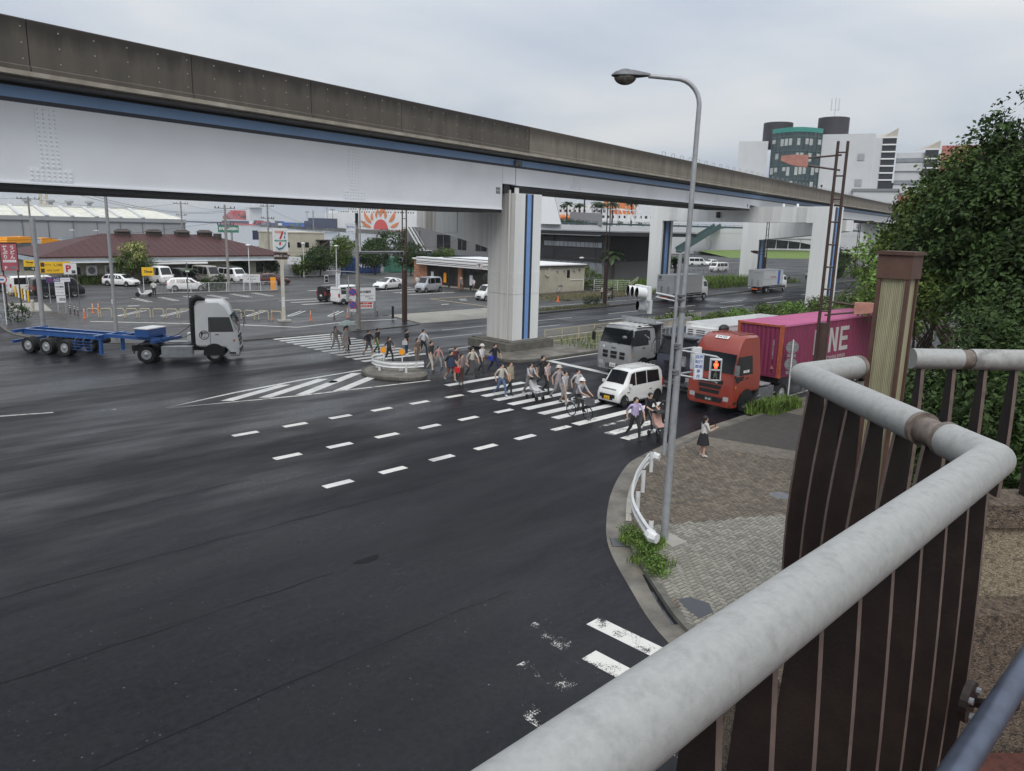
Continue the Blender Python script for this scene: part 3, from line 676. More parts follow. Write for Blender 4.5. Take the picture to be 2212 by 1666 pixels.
# data plates and hinge plates at the girder ends
part('data_plate', MB().box(vs_(35.05), vs_(35.5), 1.165, 1.18, 10.32, 10.72), 'sign_grey', via)
text('新交通', .13, (vs_(35.27), 1.16, 10.52), (1,0,0), (0,0,1), 'white', via)
part('data_plate', MB().box(vs_(83.6), vs_(83.9), 1.165, 1.18, 11.1, 11.5), 'sign_grey', via)
part('link_hinge', MB().cyl((vs_(37.1), 1.18, 12.35), (vs_(37.1), 1.0, 12.35), .19, n=14).cyl((vs_(37.55), 1.18, 12.33), (vs_(37.55), 1.0, 12.33), .15, n=14).box(vs_(37.0), vs_(37.7), 1.02, 1.06, 12.27, 12.52), 'galv_dark', via)
part('bearing', MB().box(vs_(36.2), vs_(36.9), 1.4, 2.2, 10.38, 10.98).box(vs_(37.4), vs_(38.2), 1.4, 2.2, 10.38, 10.98), 'steel_dark', via)
part('bearing', MB().box(vs_(85.6), vs_(86.4), 1.3, 2.3, 11.25, 11.4), 'steel_dark', via)
# access loops along the parapet top
x = 57.5
while x < 170:
    s0 = vs_(x); part('step_loop', MB().tube([(s0, .16, 14.6), (s0, .16, 14.86), (s0+.08, .16, 14.92), (s0+.62, .16, 14.92), (s0+.7, .16, 14.86), (s0+.7, .16, 14.6)], .022, n=5), 'galv', via); x += 1.95
part('signal_lamp', MB().cyl((vs_(112), .16, 14.6), (vs_(112), .16, 15.0), .03, n=6).ell((vs_(112), .16, 15.1), .16, .16, .16), 'steel_dark', via)
# piers --------------------------------------------------------
pier = part('pier', MB().m(1).quad((36.1,36.46,.5),(36.1,39.0,.5),(36.1,39.0,10.4),(36.1,36.46,10.4)).m(0).quad((36.1,36.46,.5),(38.6,36.46,.5),(38.6,36.46,10.4),(36.1,36.46,10.4))
    .quad((38.6,36.46,.5),(38.6,39.0,.5),(38.6,39.0,10.4),(38.6,36.46,10.4)).quad((38.6,39.0,.5),(36.1,39.0,.5),(36.1,39.0,10.4),(38.6,39.0,10.4)).quad((36.1,36.46,10.4),(38.6,36.46,10.4),(38.6,39,10.4),(36.1,39,10.4)),
    ['pier_white', 'pier_stain'], via, world=True)
part('pier_arm', MB().extr([(38.99,6.75),(40.5,7.05),(43,7.5),(47,8.1),(47,9.9),(38.99,10.39)], 'x', 36.12, 38.58), 'pier_stain', via, world=True)
part('arm_splice', MB().box(36.08, 36.12, 42.3, 43.6, 7.75, 9.4), 'pier_stain', via, world=True)
part('plinth', MB().prism([(35.2,35.5),(39.2,35.5),(39.6,35.9),(39.6,39.9),(35.2,39.9),(34.9,39.6),(34.9,35.8)], .1, .62).prism([(35.4,35.7),(39.2,35.7),(39.2,39.8),(35.4,39.8)], .62, .68), 'kerb_dark', via, world=True)
def stripes(x0, x1, y, z0, z1, fr):
    w = x1-x0
    for a, b, m in fr: part('stripe', MB().box(x0+w*a, x0+w*b, y-.004, y, z0, z1), m, via, world=True)
stripes(36.1, 38.6, 36.46, .7, 10.38, ((.37,.45,'steel_navy'),(.45,.60,'pier_blue'),(.60,.68,'steel_navy')))
b = MB()
for zi in range(9):
    for k in range(14):
        if .34 < (k+.5)/14 < .70: continue
        b.cyl((36.2+k*.172, 36.46, 3.9+zi*.16), (36.2+k*.172, 36.42, 3.9+zi*.16), .03, .022, n=6)
part('bolt_rows', b, 'pier_white', via, world=True, kind='stuff')
b = MB()
for zi in range(9):
    for k in range(14): b.cyl((36.1, 36.56+k*.176, 3.9+zi*.16), (36.06, 36.56+k*.176, 3.9+zi*.16), .03, .022, n=6)
part('bolt_rows', b, 'pier_stain', via, world=True, kind='stuff')
part('splice_plate', MB().box(36.083, 36.1, 36.5, 38.96, 3.8, 5.28), 'pier_stain', via, world=True)
for a_, b_ in ((36.14, 37.0), (37.84, 38.56)): part('splice_plate', MB().box(a_, b_, 36.443, 36.46, 3.8, 5.28), 'pier_white', via, world=True)
part('drain_pipe', MB().cyl((36.0,36.9,6.6),(36.0,36.9,10.6),.08,n=10).cyl((36.0,36.9,.7),(36.0,36.9,6.6),.055,n=8), 'pier_stain', via, world=True)
for y in (36.62, 38.3): part('lifting_lug', MB().box(36.2, 36.55, y, y+.06, 10.4, 10.75), 'pier_white', via, world=True)
# portal frame over the far carriageway
fr2 = ((.10,.34,'steel_navy'),(.34,.62,'pier_blue'),(.62,.80,'steel_navy'))
for y0, y1 in ((36.6, 38.85), (59.0, 60.9)):
    part('portal_leg', MB().box(85.5, 88.0, y0, y1, 0.0, 11.27), 'pier_white', via, world=True)
    stripes(85.6, 88.0, y0, .5, 11.2, fr2)
part('portal_beam', MB().box(85.52, 87.98, 38.86, 58.99, 9.45, 11.25), 'pier_white', via, world=True)
for y0 in (39.6, 56.8):
    q = MB()
    for k in range(11): q.box(85.47, 85.52, y0, y0+1.25, 9.55+k*.155, 9.64+k*.155)
    part('splice_plate', q, 'pier_white', via, world=True)
for y in (37.2, 41.2, 42.9): part('lifting_lug', MB().box(86.2, 86.6, y, y+.08, 11.25, 11.6), 'pier_white', via, world=True)
part('camera_box', MB().box(85.2, 85.5, 50.6, 51.0, 9.9, 10.6), 'steel_dark', via, world=True)
# further piers
part('pier', MB().box(128.0, 131.0, 67.7, 71.0, 0, 10.4), 'pier_white', via, world=True)
part('pier_arm', MB().extr([(67.69,6.95),(67.69,10.6),(52.6,10.6),(52.6,8.8),(58,8.05)], 'x', 128.05, 130.95), 'pier_white', via, world=True)
stripes(128.0, 131.0, 67.7, .3, 6.9, fr2)
for x, yc in ((172, 64.5), (222, 73.7), (272, 83)):
    part('pier', MB().box(x, x+2.4, yc-1.3, yc+1.3, 0, 8.0), 'pier_white', via, world=True)
    part('pier_arm', MB().extr([(yc-1.3,8.0),(yc+1.3,8.0),(yc+3.9,9.6),(yc+3.9,10.6),(yc-3.9,10.6),(yc-3.9,9.6)], 'x', x+.02, x+2.38), 'pier_white', via, world=True)

# ============================================================ footbridge
fb = thing('footbridge', 'corner of a pedestrian footbridge with thick grey pipe handrail and brown flat balusters', 'footbridge', (2, 0.4, 6.7))
RZ = 7.75
A_, B_, C_, D_, E_, F_ = (-2.5,.41), (2.17,.46), (2.93,1.30), (3.3,1.235), (3.74,1.17), (6.2,-1.0)
def P3(p, z=RZ): return (p[0], p[1], z)
def lerp2(a, b, t): return (a[0]+(b[0]-a[0])*t, a[1]+(b[1]-a[1])*t)
pr = 0.0485
part('handrail', MB().tube([P3(A_), P3(lerp2(A_, B_, .5)), P3(B_), P3(lerp2(B_, C_, .17))], [pr*1.1, pr*1.07, pr*1.02, pr], n=32), 'rail_pipe', fb, world=True, smooth=True)
part('handrail', MB().tube([P3(lerp2(B_, C_, .27)), P3(C_), P3(D_)], pr, n=32), 'rail_pipe', fb, world=True, smooth=True)
part('handrail', MB().tube([P3(E_), P3(lerp2(E_, F_, .07))], pr*.96, n=24), 'rail_pipe', fb, world=True, smooth=True)
part('handrail', MB().tube([P3(lerp2(E_, F_, .085)), P3(F_)], pr, n=24), 'rail_dirty', fb, world=True, smooth=True)
part('rail_sleeve', MB().tube([P3(lerp2(B_, C_, .10)), P3(lerp2(B_, C_, .34))], pr*.80, n=24), 'rail_collar', fb, world=True, smooth=True)
part('rail_sleeve', MB().tube([P3(lerp2(E_, F_, .06)), P3(lerp2(E_, F_, .10))], pr*.9, n=20), 'rail_collar', fb, world=True, smooth=True)
for p, q_ in ((lerp2(B_, C_, .16), lerp2(B_, C_, .175)), (lerp2(B_, C_, .265), lerp2(B_, C_, .28)), (lerp2(C_, D_, .93), D_)):
    part('rail_collar', MB().tube([P3(p), P3(q_)], pr*1.03, n=28), 'rail_collar', fb, world=True, smooth=True)
# loose end of the overlapping cover sheet under the joint
part('cover_lip', MB().tube([P3(lerp2(B_, C_, .29)), (2.40, .665, 7.71), (2.395, .655, 7.69)], [.02, .012, .004], n=8), 'rail_pipe', fb, world=True, smooth=True)
# curved flat balusters
def baluster(p, nrm, ztop, zbot, bow, wid=.085, th=.017, side=1):
    """flat bar standing edge-on to the rail, bowed outwards"""
    d = Vector((nrm[0], nrm[1], 0)).normalized(); t = Vector((-d.y, d.x, 0)); pts = []; k = 9; mb = MB(); vs = []
    for i in range(k):
        f = i/(k-1); z = ztop+(zbot-ztop)*f; o = bow*math.sin(math.pi*f)
        w = wid*(0.36+.64*math.sin(math.pi*min(.06+f*.74, 1)))
        c = Vector((p[0], p[1], z))+d*o
        for a, b_ in ((-.5,-.5),(.5,-.5),(.5,.5),(-.5,.5)): vs.append(c+d*(w*a)+t*(th*b_))
    fs = []
    for i in range(k-1):
        for j in range(4): fs.append((i*4+j, i*4+(j+1) % 4, i*4+4+(j+1) % 4, i*4+4+j))
    mb.add(vs, fs+[(3,2,1,0),(4*k-4,4*k-3,4*k-2,4*k-1)])
    for i in range(k-1): mb.mi[i*4+1] = mb.mi[i*4+3] = 1      # narrow edges coloured paler, for the light they catch
    return part('baluster', mb, ['brown_bar', 'bar_edge_lit'], fb, world=True)
def row(a, b, nrm, step, zb, bow, off=.05, wid=.085):
    L_ = (Vector(b)-Vector(a)).length; k = int((L_-off)/step)
    for i in range(k+1): baluster(lerp2(a, b, (off+i*step)/L_), nrm, RZ-.035, zb, bow, wid)
row((-.62,.46), (2.16,.46), (0,1), .155, 6.70, .0, .06, wid=.088)
row(B_, C_, (-.74,.67), .155, 6.70, .012, .10, wid=.095)
row(C_, D_, (.17,.98), .15, 6.70, .0, .1, wid=.13)
row(E_, F_, (.66,.75), .15, 7.06, .0, .05, wid=.07)
# concrete kerb beneath the railing (outer edge follows the rail)
def kerbwall(pts, inn, outn, z0, z1, m, name='concrete_kerb'):
    a = offset(pts, inn); b = offset(pts, -outn)
    return part(name, strip(a, b, z0, z1), m, fb, world=True)
kerbwall([A_, B_, (2.97,1.36)], .06, .20, 6.0, 6.70, 'agg_concrete')
kerbwall([(2.86,1.34), D_, E_], .09, .16, 5.6, 6.66, 'agg_concrete'); kerbwall([(3.78,1.13), F_], .10, .14, 5.6, 7.07, 'agg_pale'); kerbwall([(3.78,1.13), F_], .13, .10, 6.98, 7.09, 'agg_concrete', 'coping'); kerbwall([(3.72,1.06), (6.1,-1.04)], .20, .0, 5.6, 6.62, 'agg_concrete', 'wall_step')
part('base_beam', MB().prism([(-2.5,.70),(2.0,.70),(2.0,1.0),(-2.5,1.0)], 4.6, 6.45), 'agg_pale', fb, world=True)
part('deck', MB().prism([(-2.5,.40),(2.1,.40),(2.75,.95),(3.6,.85),(6,-1.4),(6,-4),(-2.5,-4)], 5.4, 5.95), 'deck_red', fb, world=True)
# inner steel handrail with its bracket
part('inner_handrail', MB().tube([(.3,.285,7.345),(1.5,.285,7.345),(3.0,.285,7.345)], .027, n=18), 'steel_rail', fb, world=True, smooth=True)
part('bracket', MB().cyl((1.95,.375,7.21),(1.95,.392,7.21),.05,n=20).cyl((1.95,.38,7.21),(1.93,.29,7.25),.012,n=10).cyl((1.93,.29,7.25),(1.93,.285,7.33),.012,n=10), 'brown_bar', fb, world=True)
for k, (dx_, dz_) in enumerate(((.03,.02),(-.03,.02),(0,-.035))): part('bracket_bolt', MB().cyl((1.95+dx_,.376,7.21+dz_),(1.95+dx_,.366,7.21+dz_),.009,n=8), 'galv', fb, world=True)
# lantern post at the joint of the railings
lp = thing('lantern_post', 'square rusty lantern post with ribbed yellowish panels beside the grey pipe railing', 'lantern', (3.53, 1.20, 5.6), R(2))
hw = .066
part('cap', MB().box(-hw-.004, hw+.004, -hw-.004, hw+.004, 2.52, 2.635).box(-hw-.012, hw+.012, -hw-.012, hw+.012, 2.62, 2.632), 'rust', lp)
for sx in (-1, 1):
    for sy in (-1, 1): part('corner_post', MB().box(min(sx*hw, sx*(hw-.016)), max(sx*hw, sx*(hw-.016)), min(sy*hw, sy*(hw-.016)), max(sy*hw, sy*(hw-.016)), 0, 2.52), 'rust', lp)
for k, (nx, ny) in enumerate(((-1,0),(0,-1),(1,0),(0,1))):
    q = MB(); nr = 14; w_ = 2*(hw-.017)
    for i in range(nr):
        a0 = -w_/2+w_*i/nr; a1 = a0+w_/nr*.72
        f = lambda a, d, z: (nx*d - ny*a, ny*d + nx*a, z)
        for lo, hi, d0, d1 in ((a0, a1, hw-.024, hw-.010), (a1, a0+w_/nr, hw-.024, hw-.015)):
            q.add([f(lo,d0,1.35),f(hi,d0,1.35),f(hi,d1,1.35),f(lo,d1,1.35),f(lo,d0,2.52),f(hi,d0,2.52),f(hi,d1,2.52),f(lo,d1,2.52)], [(0,3,2,1),(4,5,6,7),(0,1,5,4),(1,2,6,5),(2,3,7,6),(3,0,4,7)])
    part('ribbed_panel', q, 'lantern_glass', lp)
part('lower_box', MB().box(-hw+.004, hw-.004, -hw+.004, hw-.004, 0, 1.35), 'rust', lp)
part('sticker', MB().box(-hw-.003, -hw-.001, -.03, .03, .95, 1.1), 'sign_white', lp)
# ============================================================ vehicles
def paintmat(name, col, rough=0.28): return mat('paint_'+name, col, rough, var=0.04, scale=1.5, coat=0.6, tint=tuple(c*.82 for c in col), tfac=0.35)
paintmat('white', (0.74, 0.74, 0.73)); paintmat('pearl', (0.70, 0.70, 0.68)); paintmat('silver', (0.36, 0.37, 0.39)); paintmat('black', (0.012, 0.012, 0.014)); paintmat('red_orange', (0.25, 0.030, 0.015), 0.4)
paintmat('grey', (0.27, 0.275, 0.28)); paintmat('maroon', (0.09, 0.018, 0.016)); paintmat('navy', (0.02, 0.022, 0.04)); paintmat('blue_frame', (0.018, 0.085, 0.28), 0.45); paintmat('khaki', (0.26, 0.25, 0.22))
def interp(st, x):
    if x <= st[0][0]: return st[0]
    for a, b in zip(st, st[1:]):
        if a[0] <= x <= b[0]:
            t = (x-a[0])/max(b[0]-a[0], 1e-6); return tuple(a[k]+(b[k]-a[k])*t for k in range(6))
    return st[-1]
def half(s):
    x, zb, zs, zt, wb, wt = s; e = min(.10, max((zt-zs)*.3, .012))
    return [(wb*.93, zb), (wb*.995, zb+min(.09, (zs-zb)*.25)), (wb, zb+(zs-zb)*.6), (wb*.985, zs), (wt, zt-e), (wt-min(.12, wt*.2), zt-e*.12), (0, zt+.012)]
def body_mesh(st, dx=0):
    vs = []; fs = []; n = 0
    for s in st:
        h_ = half(s); loop = h_ + [(-y, z) for y, z in reversed(h_[:-1])]; n = len(loop); vs += [(s[0]+dx, y, z) for y, z in loop]
    for i in range(len(st)-1):
        for j in range(n): fs.append((i*n+j, i*n+(j+1) % n, (i+1)*n+(j+1) % n, (i+1)*n+j))
    fs.append(tuple(range(n-1, -1, -1))); k = (len(st)-1)*n; fs.append(tuple(range(k, k+n)))
    return MB().add(vs, fs)
def side_glass(st, side, xb0, xb1, xt0, xt1, f0=.06, f1=.93, off=.006, dx=0, zr=None):
    mb = MB(); k = 5; rows = []
    for f, xa, xc in ((f0, xb0, xb1), (f1, xt0, xt1)):
        r_ = []
        for i in range(k+1):
            x = xa+(xc-xa)*i/k; h_ = half(interp(st, x)); a, b = h_[3], h_[4]
            if zr: f = (zr[0 if len(rows) == 0 else 1]-a[1])/max(b[1]-a[1], .05)
            if f < 0: a = (a[0]+off, a[1]); b = (a[0], b[1])
            r_.append((x+dx, side*(a[0]+(b[0]-a[0])*f+off), a[1]+(b[1]-a[1])*f))
        rows.append(r_)
    for i in range(k): mb.quad(rows[0][i], rows[0][i+1], rows[1][i+1], rows[1][i])
    return mb
def cross_glass(st, xa, xb, sgn, inset=.05, off=.008, dx=0):
    """windscreen or rear window lying on the top line between two stations"""
    mb = MB(); k = 4; n = 6; rows = []
    for i in range(k+1):
        x = xa+(xb-xa)*i/k; s = interp(st, x); h_ = half(s); w = h_[5][0]+.06-inset; r_ = []
        for j in range(n+1):
            y = -w+2*w*j/n; f = abs(y)/max(h_[5][0], .01); z = h_[6][1]+(h_[5][1]-h_[6][1])*min(f, 1)
            r_.append((x+sgn*off*1.6+dx, y, z+off))
        rows.append(r_)
    for i in range(k):
        for j in range(n): mb.quad(rows[i][j], rows[i][j+1], rows[i+1][j+1], rows[i+1][j])
    return mb
WCACHE = {}
def wheel_meshes(r, w, style):
    key = (r, w, style)
    if key not in WCACHE:
        rr = r*.66 if style != 'truck' else r*.60
        ty = MB().lathe([(rr, -w/2+.01), (r*.93, -w/2), (r*.985, -w/2+.02), (r, -w/4), (r, w/4), (r*.985, w/2-.02), (r*.93, w/2), (rr, w/2-.01)], ax='y', n=22, ring=True).mesh('wheel', 'rubber', True)
        q = MB()
        if style == 'truck':
            q.lathe([(rr, w/2-.03), (rr*.92, w/2-.015), (rr*.86, w/2-.06), (rr*.55, w/2-.07), (rr*.42, w/2-.02), (rr*.18, w/2+.0), (0.0, w/2+.0)], ax='y', n=20)
            for k in range(8): a = k*math.pi/4; q.cyl((rr*.68*math.cos(a), w/2-.075, rr*.68*math.sin(a)), (rr*.68*math.cos(a), w/2-.05, rr*.68*math.sin(a)), rr*.09, n=8)
        elif style == 'steel':
            q.lathe([(rr, w/2-.012), (rr*.9, w/2-.008), (rr*.8, w/2-.04), (rr*.35, w/2-.02), (0.0, w/2-.01)], ax='y', n=18)
        else:
            q.lathe([(rr, w/2-.012), (rr*.9, w/2-.01), (rr*.86, w/2-.05), (0, w/2-.06)], ax='y', n=18)
            for k in range(5):
                a = k*2*math.pi/5; c, s_ = math.cos(a), math.sin(a); tx, tz = -s_*rr*.13, c*rr*.13
                q.quad((tx*1.3, w/2-.012, tz*1.3), (c*rr*.9+tx*.8, w/2-.008, s_*rr*.9+tz*.8), (c*rr*.9-tx*.8, w/2-.008, s_*rr*.9-tz*.8), (-tx*1.3, w/2-.012, -tz*1.3))
        rm = q.mesh('rim', 'rim_dark' if style == 'dark' else 'rim_silver', True, fix=(style != 'alloy' and style != 'dark'))
        WCACHE[key] = (ty, rm)
    return WCACHE[key]
def wheel(parent, x, y, r, w, style='alloy'):
    ty, rm = wheel_meshes(r, w, style); rz = 0 if y > 0 else math.pi
    o = link('wheel', ty, parent, loc=(x, y, r), rot=(0, 0, rz)); link('rim', rm, o); return o
def arch(parent, x, y, r, st=None):
    s_ = 1 if y > 0 else -1; q = MB(); pts = [(x+r*1.16*math.cos(a), s_*(abs(y)), r+r*1.16*math.sin(a)) for a in [math.pi*k/12 for k in range(13)]]
    pts += [(x-r*1.12, s_*abs(y), r*.8), (x+r*1.12, s_*abs(y), r*.8)]
    q.poly(pts); return part('wheel_arch', q, 'black_plastic', parent)
def plate(parent, x, z, body, m='plate_white', lm='letter_green', sgn=1, w=.33, h_=.165, y=0):
    o = part('number_plate', MB().box(x-.01, x+.01, y-w/2, y+w/2, z-h_/2, z+h_/2), m, parent)
    if body: text(body, h_*.62, (x+sgn*.0125, y, z-h_*.12), (0, sgn, 0), (0, 0, 1), lm, o, bold=.015)
    return o
def car(name, label, cat, loc, rz, paint, st, wheels, sides, ws, rw, wstyle='alloy', group=None, plt=None, roof=None, lights=True, grille=None, extra=None, scale=1.0, glassm='glass_dark', top_mat=None):
    t = thing(name, label, cat, loc, rz, group); W_ = max(s[4] for s in st); xf, xr = st[-1][0], st[0][0]
    if scale != 1: t.scale = (scale,)*3
    part('body', body_mesh(st), paint, t, smooth=True)
    for sd in (1, -1):
        for g in sides: part('side_window', side_glass(st, sd, *g), glassm, t)
    part('windscreen', cross_glass(st, ws[0], ws[1], 1), glassm, t)
    if rw: part('rear_window', cross_glass(st, rw[0], rw[1], -1), glassm, t)
    for x, r in wheels:
        for sd in (1, -1):
            w0 = interp(st, x)[4]; arch(t, x, sd*(w0+.004), r); wheel(t, x, sd*(w0-.085), r, .2, wstyle)
    f = interp(st, xf-.12); zl = f[2]-.10; hw_ = f[4]
    if lights:
        for sd in (1, -1):
            part('headlight', MB().prism([(xf-.30, sd*(hw_+.01)), (xf-.04, sd*(hw_*.72)), (xf-.01, sd*hw_*.48), (xf-.14, sd*hw_*.5), (xf-.3, sd*hw_*.9)], zl-.07, zl+.06), 'lens', t)
            g = interp(st, xr+.06); part('tail_light', MB().box(xr-.012, xr+.10, min(sd*g[4]*.80, sd*(g[4]+.012)), max(sd*g[4]*.80, sd*(g[4]+.012)), g[2]-.25, g[2]+.12), 'lamp_red', t)
            wp = ws[0]-.12; m0 = interp(st, wp); part('mirror', MB().cbox((wp-.05, sd*(m0[4]+.10), m0[2]+.10), .10, .18, .13, .03), paint, t)
            for dxh in (sides[0][1]-.25, sides[-1][0]+.55): part('door_handle', MB().box(dxh-.08, dxh+.08, min(sd*interp(st, dxh)[4]*.99, sd*(interp(st, dxh)[4]+.02)), max(sd*interp(st, dxh)[4]*.99, sd*(interp(st, dxh)[4]+.02)), f[2]-.02, f[2]+.02), 'chrome' if paint != 'paint_black' else 'galv_dark', t)
    part('grille', MB().box(xf-.06, xf+.012, -hw_*.5, hw_*.5, f[1]+.10, f[1]+.28), grille or 'black_plastic', t)
    part('sill', MB().box(xr+.25, xf-.25, -W_+.03, W_-.03, st[2][1]-.06, st[2][1]+.03), 'black_plastic', t)
    if plt: plate(t, xf+.025, f[1]+.20, *plt)
    plate(t, xr-.02, interp(st, xr+.1)[1]+.42, '', sgn=-1)
    if top_mat: part('roof_panel', cross_glass(st, sides[-1][2]-.1, ws[1]-.04, 0, -.06, .012), top_mat, t, smooth=True)
    return t
KEI = [(-1.70,.36,.80,.95,.62,.56),(-1.66,.25,.97,1.56,.715,.60),(-1.5,.21,.97,1.70,.735,.615),(-.3,.2,.96,1.75,.738,.625),(.5,.2,.95,1.735,.738,.615),(.78,.2,.95,1.66,.738,.60),(1.18,.2,.94,1.05,.73,.64),(1.50,.21,.80,.90,.70,.60),(1.66,.25,.60,.72,.64,.54),(1.70,.32,.5,.56,.6,.5)]
KEI_S = [(-1.40,-.42,-1.34,-.42),(-.36,.42,-.36,.42),(.48,1.0,.48,.72)]
KVAN = [(-1.69,.4,.9,1.1,.66,.62),(-1.66,.28,1.0,1.80,.72,.64),(-1.5,.24,1.0,1.90,.735,.65),(.6,.22,1.0,1.91,.738,.65),(.98,.22,1.0,1.80,.738,.63),(1.38,.22,.98,1.08,.73,.66),(1.62,.25,.75,.88,.68,.6),(1.69,.32,.52,.6,.62,.54)]
KVAN_S = [(-1.42,-.75,-1.42,-.75),(-.68,.18,-.68,.18),(.28,1.15,.28,.9)]
HIA = [(-2.35,.45,.95,1.15,.78,.72),(-2.31,.33,1.12,1.86,.83,.70),(-2.1,.30,1.12,1.96,.845,.72),(1.25,.28,1.10,1.98,.85,.72),(1.52,.28,1.10,1.86,.85,.70),(2.05,.28,1.08,1.20,.84,.74),(2.28,.30,.9,1.05,.80,.70),(2.35,.38,.6,.7,.72,.62)]
HIA_S = [(-2.0,-.75,-1.95,-.75),(-.68,.55,-.68,.55),(.65,1.72,.65,1.38)]
HIH = [(a[0],a[1],a[2],a[3]+(.28 if a[3] > 1.5 else 0),a[4],a[5]) for a in HIA]
WAG = [(-2.25,.35,.8,.95,.72,.66),(-2.2,.26,.88,1.08,.80,.70),(-1.85,.22,.90,1.40,.85,.62),(-1.3,.2,.90,1.47,.87,.62),(-.1,.18,.88,1.49,.875,.62),(.45,.18,.88,1.42,.875,.61),(1.15,.19,.88,.98,.87,.72),(1.9,.2,.74,.84,.84,.70),(2.2,.24,.58,.66,.74,.62),(2.26,.3,.45,.52,.66,.55)]
WAG_S = [(-1.95,-1.25,-1.75,-1.25),(-1.18,-.25,-1.18,-.25),(-.17,.98,-.17,.42)]
PRI = [(-2.25,.36,.95,1.05,.72,.64),(-2.2,.25,.98,1.12,.80,.68),(-1.4,.2,.93,1.36,.86,.60),(-.35,.18,.90,1.47,.875,.60),(.2,.18,.88,1.43,.875,.6),(1.25,.18,.86,.93,.87,.72),(1.95,.2,.70,.78,.82,.68),(2.22,.25,.52,.6,.7,.58),(2.27,.3,.42,.48,.64,.52)]
PRI_S = [(-1.5,-.75,-1.3,-.7),(-.66,.05,-.64,.05),(.12,1.05,.12,.40)]
HAT = [(-1.95,.35,.85,1.0,.70,.64),(-1.9,.25,.92,1.15,.78,.66),(-1.6,.2,.92,1.48,.83,.62),(-.5,.18,.90,1.53,.845,.62),(.1,.18,.9,1.49,.845,.62),(.95,.18,.9,1.0,.84,.7),(1.6,.2,.76,.86,.8,.68),(1.9,.25,.55,.64,.7,.58),(1.95,.3,.45,.5,.62,.52)]
HAT_S = [(-1.55,-1.05,-1.45,-1.05),(-.98,-.12,-.98,-.12),(-.04,.82,-.04,.3)]
T0 = .025
def kei(label, loc, rz, paint, **k): return car('kei_car', label, 'car', loc, rz, paint, KEI, ((-1.25,.29),(1.24,.29)), KEI_S, (1.17,.80), (-1.655,-1.52), **k)
def kvan(label, loc, rz, paint, **k): return car('kei_van', label, 'van', loc, rz, paint, KVAN, ((-1.15,.29),(1.2,.29)), KVAN_S, (1.36,1.0), (-1.66,-1.5), **k)
def hiace(label, loc, rz, paint, high=False, **k): return car('passenger_van', label, 'van', loc, rz, paint, HIH if high else HIA, ((-1.3,.33),(1.3,.33)), HIA_S, (2.02,1.55), (-2.3,-2.15), wstyle=k.pop('wstyle', 'steel'), **k)
def wagon(label, loc, rz, paint, **k): return car('station_wagon', label, 'car', loc, rz, paint, WAG, ((-1.35,.32),(1.4,.32)), WAG_S, (1.12,.5), (-2.15,-1.88), **k)
def sedan(label, loc, rz, paint, **k): return car('hatchback', label, 'car', loc, rz, paint, PRI, ((-1.3,.32),(1.4,.32)), PRI_S, (1.2,.26), (-2.1,-1.2), **k)
def hatch(label, loc, rz, paint, **k): return car('small_car', label, 'car', loc, rz, paint, HAT, ((-1.2,.3),(1.25,.3)), HAT_S, (.92,.14), (-1.86,-1.63), **k)
# the white kei car waiting at the crossing
kc = kei('white boxy minicar with yellow number plate stopped at the crossing', (29.95, 21.95, 0), R(178), 'paint_pearl', plt=('23-51', 'plate_yellow', 'black'), wstyle='dark', grille='black_plastic')
for k in range(5): part('roof_rib', MB().box(-1.3, .55, -.42+k*.2, -.36+k*.2, 1.755, 1.775), 'paint_pearl', kc)
part('chrome_bar', MB().box(1.55, 1.60, -.42, .42, .80, .86), 'chrome', kc); part('lower_grille', MB().box(1.66, 1.712, -.46, .46, .42, .60), 'black_plastic', kc)
for sd in (1, -1): part('fog_light', MB().box(1.64, 1.69, min(sd*.42, sd*.6), max(sd*.42, sd*.6), .34, .40), 'chrome', kc)
part('dashboard', MB().box(.75, 1.1, -.6, .6, .9, 1.0), 'black_plastic', kc)

